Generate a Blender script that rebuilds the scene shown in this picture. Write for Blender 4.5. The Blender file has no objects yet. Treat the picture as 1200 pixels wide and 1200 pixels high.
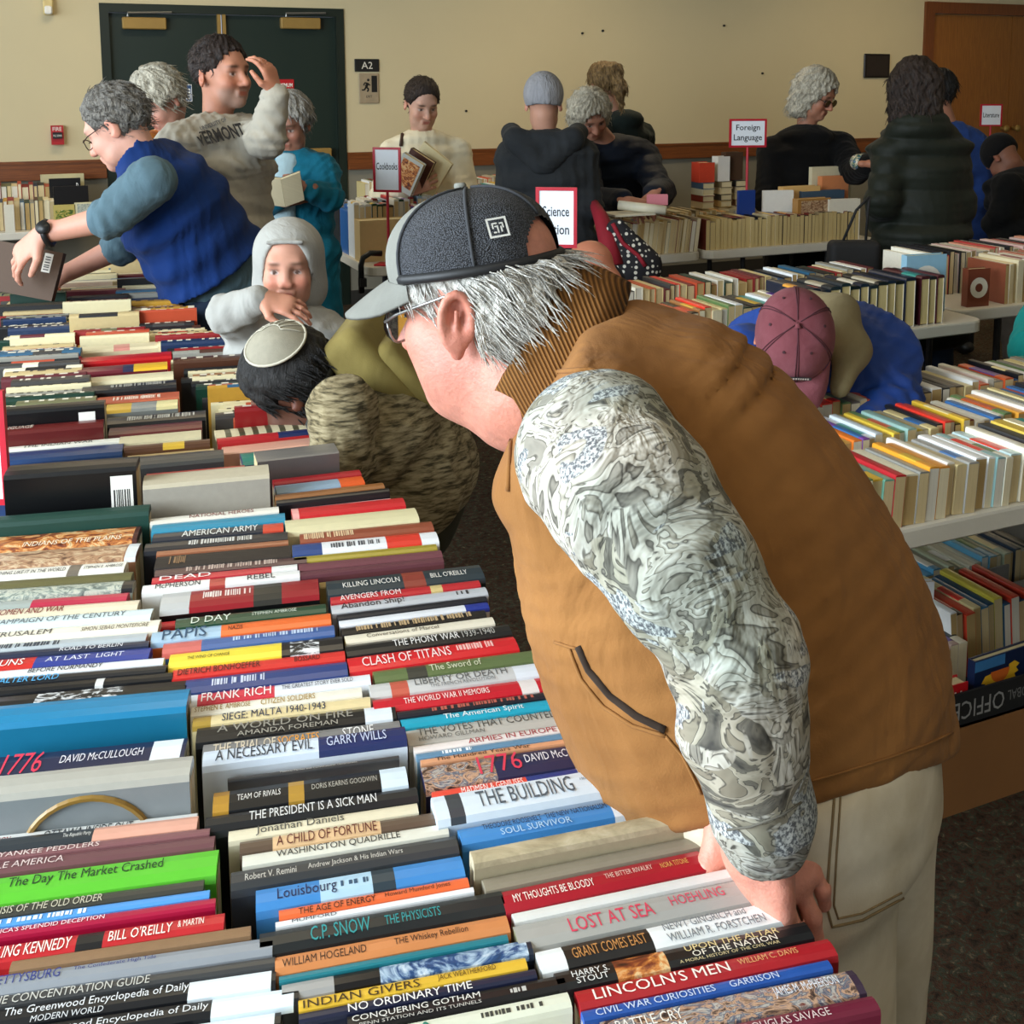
import bpy, math, random
import numpy as np
from mathutils import Vector, Matrix
from mathutils.bvhtree import BVHTree

# ------------------------------------------------------------------ camera
F, PX, PY, CAMH = 1350.0, 650.0, 270.0, 1.62
HY, VPX = 90.0, 20.0
PITCH = math.atan((PY-HY)/F)
YAW = math.atan((PX-VPX)*math.cos(PITCH)/F)
SC = bpy.context.scene
COL = SC.collection
camd = bpy.data.cameras.new('camera')
cam = bpy.data.objects.new('camera', camd)
COL.objects.link(cam)
camd.sensor_width = 36.0
camd.lens = 36.0*F/1200.0
camd.shift_x = (600.0-PX)/1200.0
camd.shift_y = -(600.0-PY)/1200.0
camd.clip_start = 0.05
cam.location = (0, 0, CAMH)
cam.rotation_euler = (math.pi/2-PITCH, 0, -YAW)
SC.camera = cam
# ------------------------------------------------------------------ light
w = bpy.data.worlds.new('world'); SC.world = w; w.use_nodes = True
w.node_tree.nodes['Background'].inputs[0].default_value = (0.75, 0.85, 1.0, 1)
w.node_tree.nodes['Background'].inputs[1].default_value = 0.5
SC.view_settings.view_transform = 'Standard'
SC.view_settings.look = 'None'
SC.view_settings.gamma = 1.0
SC.view_settings.use_curve_mapping = False
SC.view_settings.exposure = 0.2
ROOM = dict(x0=-2.9, x1=10.2, y0=-3.4, y1=8.0, h=3.05)
WIN = [(-2.6, -0.5), (0.0, 2.1), (2.6, 4.7), (5.2, 7.3)]     # windows in the left wall (y range)
WZ = (1.0, 2.95)
def area(name, loc, rot, sx, sy, e, col, spread=math.pi):
    d = bpy.data.lights.new(name, 'AREA'); d.shape = 'RECTANGLE'
    d.size, d.size_y, d.energy, d.color = sx, sy, e, col
    d.spread = spread
    o = bpy.data.objects.new(name, d); COL.objects.link(o)
    o.location = loc; o.rotation_euler = rot
    return o
for i, (a, b) in enumerate(WIN):
    area('window_daylight', (ROOM['x0']+0.06, (a+b)/2, sum(WZ)/2), (0, -math.pi/2, 0), WZ[1]-WZ[0], b-a, [45, 275, 115, 44][i], (0.80, 0.91, 1.0))
# windows behind the photographer
BWIN = [(-1.9, 0.2), (0.9, 3.0)]
for a, b in BWIN:
    area('rear_window_daylight', ((a+b)/2, ROOM['y0']+0.06, sum(WZ)/2), (math.pi/2, 0, 0), b-a, WZ[1]-WZ[0], 4, (0.84, 0.93, 1.0))
CL = [(x, y) for x in (0.6, 3.6, 6.6) for y in (0.2, 3.2, 6.6)]
for x, y in CL:
    area('ceiling_lamp_light', (x, y, ROOM['h']-0.07), (0, 0, 0), 1.1, 0.55, 2 if y < 6 else 12.5, (1.0, 0.78, 0.48), 2.6)

# ------------------------------------------------------------------ pixel rays
fw = np.array([math.sin(YAW)*math.cos(PITCH), math.cos(YAW)*math.cos(PITCH), -math.sin(PITCH)])
rt = np.array([math.cos(YAW), -math.sin(YAW), 0.0])
up = np.cross(rt, fw)
CAM = np.array([0, 0, CAMH])
def ray(x, y): return fw + (x-PX)/F*rt - (y-PY)/F*up
def atz(x, y, z): d = ray(x, y); return CAM + d*(z-CAMH)/d[2]
def atY(x, y, Y): d = ray(x, y); return CAM + d*Y/d[1]
def atX(x, y, X): d = ray(x, y); return CAM + d*X/d[0]
def P(x, y, Z): return CAM + ray(x, y)*Z
def V(*a): return np.array(a, dtype=float)
def nrm(v): v = np.asarray(v, float); return v/np.linalg.norm(v)
R_ = random.Random(7)

# ------------------------------------------------------------------ colour and materials
def lin(c):
    return c/12.92 if c <= 0.04045 else ((c+0.055)/1.055)**2.4
def hexc(h):
    h = h.lstrip('#')
    if len(h) == 3: h = ''.join(c*2 for c in h)
    return tuple(lin(int(h[i:i+2], 16)/255) for i in (0, 2, 4))
MATS = {}
def node(nt, t, **kw):
    n = nt.nodes.new(t)
    for k, v in kw.items():
        if k.startswith('i_'):
            key = k[2:]
            key = int(key) if key.isdigit() else key.replace('_', ' ')
            n.inputs[key].default_value = v
        else: setattr(n, k, v)
    return n
def newmat(name, rough=0.7, col=None, metal=0, spec=0.5):
    m = bpy.data.materials.new(name); m.use_nodes = True
    nt = m.node_tree; b = nt.nodes['Principled BSDF']
    b.inputs['Roughness'].default_value = rough
    b.inputs['Metallic'].default_value = metal
    b.inputs['Specular IOR Level'].default_value = spec
    if col is not None: b.inputs['Base Color'].default_value = (*hexc(col), 1)
    MATS[name] = m
    return m, nt, b
def ramp(nt, fac, stops, interp='LINEAR'):
    r = nt.nodes.new('ShaderNodeValToRGB'); r.color_ramp.interpolation = interp
    els = r.color_ramp.elements
    while len(els) < len(stops): els.new(0.5)
    for e, (p, c) in zip(els, stops):
        e.position = p; e.color = (*(hexc(c) if isinstance(c, str) else c), 1)
    nt.links.new(fac, r.inputs[0])
    return r.outputs[0]
def noise(nt, scale, detail=3, rough=0.5, dist=0, vec=None, ntype='FBM'):
    n = node(nt, 'ShaderNodeTexNoise', i_Scale=scale, i_Detail=detail, i_Roughness=rough, i_Distortion=dist)
    if vec is not None: nt.links.new(vec, n.inputs['Vector'])
    return n.outputs[0]
def objco(nt, scale=(1, 1, 1), rot=(0, 0, 0)):
    tc = nt.nodes.new('ShaderNodeTexCoord'); mp = nt.nodes.new('ShaderNodeMapping')
    mp.inputs['Scale'].default_value = scale; mp.inputs['Rotation'].default_value = rot
    nt.links.new(tc.outputs['Object'], mp.inputs[0])
    return mp.outputs[0]
def bump(nt, b, h, strength=0.3, dist=0.01):
    n = node(nt, 'ShaderNodeBump', i_Strength=strength, i_Distance=dist)
    nt.links.new(h, n.inputs['Height']); nt.links.new(n.outputs[0], b.inputs['Normal'])
def plain(name, col, rough=0.7, metal=0, var=0.12, vscale=12, bscale=0, bstr=0.2, spec=0.5, bdist=0.004):
    """solid colour with a slight noise variation and optional fine relief"""
    if name in MATS: return MATS[name]
    m, nt, b = newmat(name, rough, None, metal, spec)
    c = hexc(col); co = objco(nt)
    f = noise(nt, vscale, 4, 0.6, 0, co)
    o = ramp(nt, f, [(0.3, tuple(x*(1-var) for x in c)), (0.7, tuple(min(1, x*(1+var)) for x in c))])
    nt.links.new(o, b.inputs['Base Color'])
    if bscale:
        bump(nt, b, noise(nt, bscale, 3, 0.6, 0, co), bstr, bdist)
    return m
def attrmat(name, rough=0.5, spec=0.5, var=0.06, vscale=60, bscale=0, bstr=0.15, coat=0, bdist=0.003):
    m, nt, b = newmat(name, rough, None, 0, spec)
    a = node(nt, 'ShaderNodeAttribute', attribute_name='Col')
    co = objco(nt)
    f = noise(nt, vscale, 4, 0.6, 0, co)
    mm = node(nt, 'ShaderNodeMapRange', i_3=1-var, i_4=1+var); nt.links.new(f, mm.inputs[0])
    mx = node(nt, 'ShaderNodeVectorMath', operation='SCALE')
    nt.links.new(a.outputs['Color'], mx.inputs[0]); nt.links.new(mm.outputs[0], mx.inputs['Scale'])
    nt.links.new(mx.outputs[0], b.inputs['Base Color'])
    b.inputs['Coat Weight'].default_value = coat; b.inputs['Coat Roughness'].default_value = 0.15
    if bscale: bump(nt, b, noise(nt, bscale, 3, 0.6, 0, co), bstr, bdist)
    return m

# ------------------------------------------------------------------ objects
def thing(name, label, cat, loc=(0, 0, 0), group=None, rot=(0, 0, 0)):
    o = bpy.data.objects.new(name, None); COL.objects.link(o)
    o.empty_display_size = 0.05
    o.location = loc; o.rotation_euler = rot
    o['label'] = label; o['category'] = cat
    if group: o['group'] = group
    return o
def tag(o, label, cat, group=None):
    o['label'] = label; o['category'] = cat
    if group: o['group'] = group
    return o
def addobj(name, me, mat=None, parent=None, label=None, kind=None):
    o = bpy.data.objects.new(name, me); COL.objects.link(o)
    if mat is not None and not me.materials:
        for m in (mat if isinstance(mat, (list, tuple)) else [mat]): me.materials.append(m)
    if parent is not None: o.parent = parent
    if label: o['label'] = label
    if kind: o['kind'] = kind
    return o
class MB:
    """collects faces of one mesh"""
    def __init__(s): s.v = []; s.f = []; s.m = []; s.c = []
    def add(s, verts, faces, mi=0, col=None):
        o = len(s.v); s.v += [tuple(map(float, p)) for p in verts]
        for k, f in enumerate(faces):
            s.f.append([i+o for i in f]); s.m.append(mi)
            s.c.append(col[k] if isinstance(col, list) else col)
        return s
    def box(s, lo, hi, mi=0, col=None):
        x0, y0, z0 = lo; x1, y1, z1 = hi
        return s.add([(x0,y0,z0),(x1,y0,z0),(x1,y1,z0),(x0,y1,z0),(x0,y0,z1),(x1,y0,z1),(x1,y1,z1),(x0,y1,z1)],
              [(0,3,2,1),(4,5,6,7),(0,1,5,4),(1,2,6,5),(2,3,7,6),(3,0,4,7)], mi, col)
    def cbox(s, lo, hi, b=0.005, mi=0, col=None):
        """box with bevelled vertical and top edges"""
        x0, y0, z0 = lo; x1, y1, z1 = hi
        r = [(x0+b,y0),(x1-b,y0),(x1,y0+b),(x1,y1-b),(x1-b,y1),(x0+b,y1),(x0,y1-b),(x0,y0+b)]
        cx, cy = (x0+x1)/2, (y0+y1)/2
        def ins(p): return (p[0]+(b if p[0] < cx else -b)*0.7, p[1]+(b if p[1] < cy else -b)*0.7)
        vs = [(*ins(p), z0) for p in r]+[(*p, z0+b) for p in r]+[(*p, z1-b) for p in r]+[(*ins(p), z1) for p in r]
        fs = [tuple(range(7, -1, -1)), tuple(range(24, 32))]
        for k in range(3):
            for i in range(8):
                j = (i+1) % 8; fs.append((k*8+i, k*8+j, k*8+8+j, k*8+8+i))
        return s.add(vs, fs, mi, col)
    def tube(s, pts, r, n=8, mi=0, col=None, caps=True):
        pts = [np.asarray(p, float) for p in pts]; N = len(pts)
        rr = r if isinstance(r, (list, tuple, np.ndarray)) else [r]*N
        vs = []; fs = []
        ref = V(0.13, 0.31, 0.94)
        t0 = nrm(pts[1]-pts[0]); a = nrm(np.cross(t0, ref if abs(t0@nrm(ref)) < .9 else V(1, 0, 0)))
        for i, p in enumerate(pts):
            t = nrm(pts[min(i+1, N-1)]-pts[max(i-1, 0)])
            a = nrm(a-t*(a@t)); b = np.cross(t, a)
            for k in range(n):
                an = 2*math.pi*k/n
                vs.append(p+rr[i]*(math.cos(an)*a+math.sin(an)*b))
        for i in range(N-1):
            for k in range(n):
                j = (k+1) % n
                fs.append((i*n+k, i*n+j, (i+1)*n+j, (i+1)*n+k))
        if caps: fs += [tuple(range(n-1, -1, -1)), tuple(range((N-1)*n, N*n))]
        return s.add(vs, fs, mi, col)
    def quad(s, a, b, c, d, mi=0, col=None): return s.add([a, b, c, d], [(0, 1, 2, 3)], mi, col)
    def mesh(s, name, smooth=False):
        me = bpy.data.meshes.new(name)
        me.from_pydata(s.v, [], s.f)
        if any(s.m): me.polygons.foreach_set('material_index', s.m)
        if s.c and s.c[0] is not None:
            at = me.color_attributes.new('Col', 'FLOAT_COLOR', 'CORNER')
            buf = []
            for f, c in zip(s.f, s.c): buf += [*c, 1.0]*len(f)
            at.data.foreach_set('color', buf)
        if smooth: me.polygons.foreach_set('use_smooth', [True]*len(me.polygons))
        me.update()
        return me
    def obj(s, name, mat=None, parent=None, smooth=False, label=None, kind=None):
        return addobj(name, s.mesh(name, smooth), mat, parent, label, kind)
def struct(name, mb, mat, smooth=False):
    return mb.obj(name, mat, None, smooth, None, 'structure')
def local(mb, o):
    """shift mesh points into the frame of an unrotated empty"""
    l = o.location; mb.v = [(x-l[0], y-l[1], z-l[2]) for x, y, z in mb.v]; return mb

# flat lettering: collected here, turned into meshes at the end in one go
TEXTS = []
def lettering(txt, origin, xd, yd, width, height, mat, parent, name='lettering', thick=0.0002, bold=0.0, align='L', stretch=True):
    """text inside the rectangle origin + width*xd + height*yd (parent frame)"""
    TEXTS.append((txt, V(*origin), nrm(xd), nrm(yd), width, height, mat, parent, name, thick, bold, align, stretch))
def flush_texts():
    objs = []
    for t in TEXTS:
        c = bpy.data.curves.new('txt', 'FONT'); c.body = t[0]; c.size = 1; c.resolution_u = 2; c.offset = t[10]; c.fill_mode = 'FRONT'
        o = bpy.data.objects.new('txt', c); COL.objects.link(o); objs.append(o)
    bpy.context.view_layer.update()
    dg = bpy.context.evaluated_depsgraph_get()
    for t, o in zip(TEXTS, objs):
        me = bpy.data.meshes.new_from_object(o.evaluated_get(dg))
        txt, og, xd, yd, wd, ht, mat, parent, name, thick, bold, align, stretch = t
        n = len(me.vertices)
        if n:
            co = np.empty(n*3, np.float32); me.vertices.foreach_get('co', co); co = co.reshape(-1, 3).astype(float)
            lo, hi = co.min(0), co.max(0)
            sz = np.maximum(hi-lo, 1e-5)
            sx, sy = wd/sz[0], ht/sz[1]
            if not stretch: sx = sy = min(sx, sy)
            else: sx = min(sx, sy*1.6); sy = min(sy, sx*2.4)
            ox = 0 if align == 'L' else (wd-sx*sz[0])*(0.5 if align == 'C' else 1.0)
            oy = (ht-sy*sz[1])*0.5
            zd = np.cross(xd, yd)
            q = og + np.outer((co[:, 0]-lo[0])*sx+ox, xd) + np.outer((co[:, 1]-lo[1])*sy+oy, yd) + zd*thick
            me.vertices.foreach_set('co', q.astype(np.float32).ravel())
            me.materials.clear(); me.materials.append(mat); me.update()
            addobj(name, me, None, parent)
        bpy.data.objects.remove(o)
    for c in [c for c in bpy.data.curves if c.users == 0]: bpy.data.curves.remove(c)
def inkmat(col):
    k = 'ink_'+col.lstrip('#')
    return MATS.get(k) or plain(k, col, 0.5, 0, 0.03)
# ================================================================== the room
X0, X1, Y0, Y1, HH = (ROOM[k] for k in ('x0', 'x1', 'y0', 'y1', 'h'))
m, nt, b = newmat('carpet', 0.95, None, 0, 0.1)
co = objco(nt)
f1 = noise(nt, 55, 4, 0.7, 0.6, co); f2 = noise(nt, 16, 3, 0.6, 1.2, co)
c1 = ramp(nt, f1, [(0.3, '#15110d'), (0.43, '#3a3028'), (0.49, '#553226'), (0.54, '#2f4436'), (0.6, '#4c443a'), (0.7, '#86765c')], 'LINEAR')
c2 = ramp(nt, f2, [(0.4, '#2b221b'), (0.6, '#4a4338')])
mx = node(nt, 'ShaderNodeMix', data_type='RGBA', blend_type='MIX'); mx.inputs[0].default_value = 0.25
nt.links.new(c1, mx.inputs[6]); nt.links.new(c2, mx.inputs[7]); nt.links.new(mx.outputs[2], b.inputs['Base Color'])
bump(nt, b, noise(nt, 350, 2, 0.5, 0, co), 0.6, 0.004)
CARPET = m
WALLP = plain('wall_paint', '#c6b995', 0.85, 0, 0.025, 1.3, 220, 0.06)
DADO = plain('dado_paint', '#7c786a', 0.8, 0, 0.04, 2, 220, 0.06)
CEILM = plain('ceiling_paint', '#9a9488', 0.9, 0, 0.03, 3)
def woodmat(name, c0, c1, scale=(1.2, 1.2, 14), rough=0.4):
    m, nt, b = newmat(name, rough)
    co = objco(nt, scale)
    f = noise(nt, 6, 6, 0.65, 1.4, co)
    nt.links.new(ramp(nt, f, [(0.3, c0), (0.7, c1)]), b.inputs['Base Color'])
    return m
OAKR = woodmat('red_oak', '#5a2f14', '#83491f', (0.6, 14, 14))
OAKD = woodmat('oak_door', '#7a471b', '#9c6428', (14, 14, 0.7))
OAKF = woodmat('oak_frame', '#5e3014', '#7c431c', (14, 14, 0.7))
struct('floor', MB().box((X0-0.2, Y0-0.2, -0.06), (X1+0.2, Y1+0.2, 0)), CARPET)
struct('ceiling', MB().box((X0-0.2, Y0-0.2, HH), (X1+0.2, Y1+0.2, HH+0.06)), CEILM)
RAILZ = 1.035
# back wall with two door openings
D1a, D1b = atY(120, 90, Y1)[0], atY(404, 90, Y1)[0]
D1h = atY(262, 7, Y1)[2]
D2a, D2b = atY(1090, 90, Y1)[0], atY(1090, 90, Y1)[0]+1.86
D2h = atY(1140, 17, Y1)[2]
def panels(mb, a, b, z0, z1, mi=0): mb.box((a, Y1, z0), (b, Y1+0.12, z1), mi)
mb = MB()
for a, b_ in ((X0-0.2, D1a), (D1b, D2a), (D2b, X1+0.2)):
    panels(mb, a, b_, RAILZ, HH); panels(mb, a, b_, 0, RAILZ, 1)
panels(mb, D1a, D1b, D1h, HH); panels(mb, D2a, D2b, D2h, HH)
mb.obj('wall_back', [WALLP, DADO], None, kind='structure')
for i, (a, b_) in enumerate(((X0, D1a-0.005), (D1b+0.005, D2a-0.11), (D2b+0.11, X1))):
    struct('trim_%d' % (i+1), MB().box((a, Y1-0.028, RAILZ-0.065), (b_, Y1-0.001, RAILZ+0.04)).box((a, Y1-0.036, RAILZ+0.04), (b_, Y1-0.001, RAILZ+0.056)), OAKR)
    struct('baseboard_back', MB().box((a, Y1-0.014, 0), (b_, Y1-0.001, 0.10)), plain('rubber_base', '#2b2925', 0.6))
# left wall with windows
mb = MB()
ys = [Y0-0.2]+[v for ab in WIN for v in ab]+[Y1+0.12]
for i in range(0, len(ys), 2): mb.box((X0-0.12, ys[i], 0), (X0, ys[i+1], HH))
for a, b_ in WIN: mb.box((X0-0.12, a, 0), (X0, b_, WZ[0])).box((X0-0.12, a, WZ[1]), (X0, b_, HH))
struct('wall_left', mb, plain('left_wall_paint', '#a89f8a', .85))
mb = MB()
xs = [X0-0.2]+[v for ab in BWIN for v in ab]+[X1+0.2]
for i in range(0, len(xs), 2): mb.box((xs[i], Y0-0.12, 0), (xs[i+1], Y0, HH))
for a, b_ in BWIN: mb.box((a, Y0-0.12, 0), (b_, Y0, WZ[0])).box((a, Y0-0.12, WZ[1]), (b_, Y0, HH))
struct('wall_front', mb, plain('left_wall_paint', '#a89f8a', .85))
struct('wall_right', MB().box((X1, Y0-0.2, 0), (X1+0.12, Y1+0.12, HH)), WALLP)
gm, nt, b = newmat('window_glass', 0.02, '#e8f2f4'); b.inputs['Transmission Weight'].default_value = 1; b.inputs['IOR'].default_value = 1.45
WF = plain('window_frame', '#d9d5ca', 0.5)
n_ = 0
for a, b_ in WIN:
    n_ += 1
    mb = MB(); t = 0.05; x0, x1 = X0-0.10, X0-0.03
    for lo, hi in (((x0, a, WZ[0]), (x1, a+t, WZ[1])), ((x0, b_-t, WZ[0]), (x1, b_, WZ[1])), ((x0, a+t, WZ[0]), (x1, b_-t, WZ[0]+t)),
                   ((x0, a+t, WZ[1]-t), (x1, b_-t, WZ[1])), ((x0, (a+b_)/2-t/2, WZ[0]+t), (x1, (a+b_)/2+t/2, WZ[1]-t))): mb.box(lo, hi)
    o = struct('window_%d' % n_, mb, WF)
    for k in (0, 1):
        ya, yb = (a+t, (a+b_)/2-t/2) if k == 0 else ((a+b_)/2+t/2, b_-t)
        MB().box((X0-0.072, ya, WZ[0]+t), (X0-0.066, yb, WZ[1]-t)).obj('pane', gm, o)
for a, b_ in BWIN:
    n_ += 1
    mb = MB(); t = 0.05; y0, y1 = Y0-0.10, Y0-0.03
    for lo, hi in (((a, y0, WZ[0]), (a+t, y1, WZ[1])), ((b_-t, y0, WZ[0]), (b_, y1, WZ[1])), ((a+t, y0, WZ[0]), (b_-t, y1, WZ[0]+t)), ((a+t, y0, WZ[1]-t), (b_-t, y1, WZ[1]))): mb.box(lo, hi)
    o = struct('window_%d' % n_, mb, WF)
    MB().box((a+t, Y0-0.072, WZ[0]+t), (b_-t, Y0-0.066, WZ[1]-t)).obj('pane', gm, o)
# doors
GREEN = plain('green_door_paint', '#0a2018', 0.5, 0, 0.06, 3)
GREENF = plain('green_frame_paint', '#08190f', 0.5, 0, 0.06, 3)
BRASS = plain('dull_brass', '#9a7c42', 0.5, 0.35, 0.06)
STEEL = plain('brushed_steel', '#8e8d88', 0.4, 0.8, 0.05)
mb = MB(); t = 0.055
mb.box((D1a, Y1-0.012, 0), (D1a+t, Y1+0.11, D1h)).box((D1b-t, Y1-0.012, 0), (D1b, Y1+0.11, D1h)).box((D1a+t, Y1-0.012, D1h-t), (D1b-t, Y1+0.11, D1h))
door1 = struct('door_1', mb, GREENF)
mid = atY(261, 60, Y1)[0]
for k, (a, b_) in enumerate(((D1a+t, mid-0.012), (mid+0.012, D1b-t))):
    lf = MB().box((a+.003, Y1+0.03, 0.01), (b_, Y1+0.075, D1h-t-.004)).obj('door_leaf', GREEN, door1)
    zb = atY(390, 178, Y1)[2]
    MB().cbox((a+0.10, Y1-0.045, zb-0.035), (b_-0.06, Y1-0.005, zb+0.03), 0.006).box((a+.10, Y1-.006, zb-.02), (a+.15, Y1+.03, zb+.02)).box((b_-.11, Y1-.006, zb-.02), (b_-.06, Y1+.03, zb+.02)).obj('push_bar', BRASS, lf)
    cxp = (169, 352)[k]
    c = atY(cxp, 27, Y1)
    MB().cbox((c[0]-0.135, Y1-0.03, c[2]-0.04), (c[0]+0.135, Y1+0.03, c[2]+0.035), 0.006).obj('door_closer', BRASS, lf)
    MB().tube([(c[0]-0.1, Y1-0.02, c[2]+0.04), (c[0]-0.1, Y1-0.02, c[2]+0.062), (c[0]+0.17, Y1-0.03, c[2]+0.07)], 0.008, 6).obj('closer_arm', STEEL, lf)
for dx in (-0.020, 0.012):
    MB().box((mid+dx-0.008, Y1-0.006, 0.01), (mid+dx+0.014, Y1+0.03, D1h-t)).obj('astragal', BRASS, door1)
mb = MB(); t = 0.10
mb.box((D2a-t, Y1-0.03, 0), (D2a, Y1+0.06, D2h+t)).box((D2b, Y1-0.03, 0), (D2b+t, Y1+0.06, D2h+t)).box((D2a, Y1-0.03, D2h), (D2b, Y1+0.06, D2h+t))
door2 = struct('door_2', mb, OAKF)
dm = atY(1184, 90, Y1)[0]
for k, (a, b_) in enumerate(((D2a+.003, dm-.003), (dm+.003, D2b-.003))):
    lf = MB().box((a, Y1+0.01, 0.01), (b_, Y1+0.055, D2h-.004)).obj('door_leaf', OAKD, door2)
    kx = dm+(-0.07 if k == 0 else 0.07); kz = atY(1192, 150, Y1)[2]
    mb = MB().tube([(kx, Y1+0.012, kz), (kx, Y1-0.05, kz)], 0.018, 10).tube([(kx, Y1-0.03, kz), (kx, Y1-0.055, kz), (kx, Y1-.075, kz)], [0.022, 0.034, 0.02], 12)
    mb.obj('door_knob', BRASS, lf, True)
    if k == 0:
        for hz in (D2h-0.28, 1.1, 0.25): MB().box((a-0.006, Y1-0.012, hz-0.05), (a+0.012, Y1+0.012, hz+0.05)).obj('hinge', STEEL, lf)
# ceiling light fixtures
m, nt, b = newmat('lamp_diffuser', 0.6, '#fff4d8'); b.inputs['Emission Color'].default_value = (1, 0.86, 0.6, 1); b.inputs['Emission Strength'].default_value = 2.5
for i, (x, y) in enumerate(CL):
    t = thing('ceiling_light', 'recessed ceiling light panel with pale diffuser', 'ceiling light', (x, y, HH), 'ceiling light panels')
    MB().box((-0.61, -0.31, -0.02), (0.61, -0.28, 0)).box((-0.61, 0.28, -0.02), (0.61, 0.31, 0)).box((-0.61, -0.28, -0.02), (-0.58, 0.28, 0)).box((0.58, -0.28, -0.02), (0.61, 0.28, 0)).obj('frame', WF, t)
    MB().box((-0.58, -0.28, -0.012), (0.58, 0.28, -0.004)).obj('diffuser', m, t)

# ------------------------------------------------------------------ things on the back wall and doors
def wallrect(px0, py0, px1, py1, Y=Y1):
    a, b_ = atY(px0, py0, Y), atY(px1, py1, Y); return a[0], b_[0], b_[2], a[2]
XD, ZD = V(1, 0, 0), V(0, 0, 1)
BLK = plain('black_plastic', '#141414', 0.45); WHT = plain('white_plastic', '#e6e3da', 0.5); REDP = plain('red_enamel', '#a8141c', 0.45)
# fire alarm pull station
x0, x1, z0, z1 = wallrect(59, 147, 75, 169)
t = thing('fire_alarm_pull', 'small red fire alarm pull station on cream wall', 'fire alarm', ((x0+x1)/2, Y1-.002, (z0+z1)/2))
hw, hh = (x1-x0)/2, (z1-z0)/2
MB().box((-hw, -0.045, -hh), (hw, 0, hh)).obj('housing', REDP, t)
MB().box((-hw*.75, -0.06, -hh*.35), (hw*.75, -0.045, hh*.3)).obj('pull_handle', BLK, t)
lettering('FIRE', (-hw*.7, -0.046, hh*.45), XD, ZD, hw*1.4, hh*.4, WHT, t, align='C')
lettering('PULL DOWN', (-hw*.65, -0.061, -hh*.15), XD, ZD, hw*1.3, hh*.22, WHT, t, align='C')
# horn strobe
x0, x1, z0, z1 = wallrect(49, -12, 63, 18)
t = thing('alarm_sounder', 'beige wall alarm sounder with white lens high above wood rail', 'alarm', ((x0+x1)/2, Y1-.002, (z0+z1)/2))
hw, hh = (x1-x0)/2, (z1-z0)/2
MB().cbox((-hw, -0.05, -hh), (hw, 0, hh), 0.008).obj('housing', plain('beige_plastic', '#cbb67c', 0.5), t)
MB().cbox((-hw*.75, -0.075, -hh*.95), (hw*.75, -0.05, -hh*.3), 0.008).obj('lens', WHT, t)
# A2 room sign and exit pictogram
x0, x1, z0, z1 = wallrect(415, 69, 444, 84)
t = thing('room_number_sign', 'small black room sign reading A2 beside green door', 'sign', ((x0+x1)/2, Y1-.002, (z0+z1)/2))
hw, hh = (x1-x0)/2, (z1-z0)/2
MB().cbox((-hw, -0.010, -hh), (hw, 0, hh), 0.003).obj('plate', BLK, t)
lettering('A2', (-hw*.45, -0.0104, -hh*.55), XD, ZD, hw*.9, hh*1.1, inkmat('#d8d4c8'), t, align='C')
x0, x1, z0, z1 = wallrect(420, 86, 444, 121)
t = thing('exit_sign', 'beige exit plate with running man pictogram under room sign', 'sign', ((x0+x1)/2, Y1-.002, (z0+z1)/2))
hw, hh = (x1-x0)/2, (z1-z0)/2
MB().cbox((-hw, -0.010, -hh), (hw, 0, hh), 0.004).obj('plate', plain('taupe_plastic', '#9a8a70', 0.6), t)
mb = MB(); yy = -0.012
mb.box((hw*.25, yy, -hh*.25), (hw*.8, -0.010, hh*.85))
def stroke(mb, a, b_, wd):
    a, b_ = V(a[0]*hw, yy, a[1]*hh), V(b_[0]*hw, yy, b_[1]*hh); d = nrm(b_-a); n = V(-d[2], 0, d[0])*wd*hw/2
    mb.quad(a-n, b_-n, b_+n, a+n)
for a, b_, wd in (((-.15,.35),(-.3,.1),.28), ((-.3,.1),(-.05,-.05),.16), ((-.05,-.05),(-.2,-.22),.14), ((-.3,.1),(-.5,-.1),.16), ((-.5,-.1),(-.75,-.1),.13), ((-.15,.35),(.1,.2),.12), ((-.15,.35),(-.45,.38),.12), ((-.45,.38),(-.55,.2),.12)): stroke(mb, a, b_, wd)
mb.add([(hw*(-.08+.13*math.cos(a)), yy, hh*.56+hw*.13*math.sin(a)) for a in np.linspace(0, 2*math.pi, 10, endpoint=False)], [tuple(range(10))])
mb.obj('pictogram', BLK, t)
lettering('EXIT', (-hw*.3, -0.0104, -hh*.62), XD, ZD, hw*.6, hh*.16, inkmat('#1a1a1a'), t, align='C')
# occupancy sign on the door
x0, x1, z0, z1 = wallrect(321, 93, 346, 126)
t = thing('occupancy_sign', 'red occupancy notice with white capitals on green door', 'sign', ((x0+x1)/2, Y1+.028, (z0+z1)/2))
hw, hh = (x1-x0)/2, (z1-z0)/2
MB().box((-hw, -0.006, -hh), (hw, 0, hh)).obj('plate', plain('sign_red', '#b3121b', 0.5), t)
for s, z, h in (('MAXIMUM', .45, .28), ('OCCUPANCY', .02, .28), ('160', -.55, .42)):
    lettering(s, (-hw*.86, -0.0064, hh*z), XD, ZD, hw*1.72, hh*h, inkmat('#f2eee6'), t, align='C', bold=.02)
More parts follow.
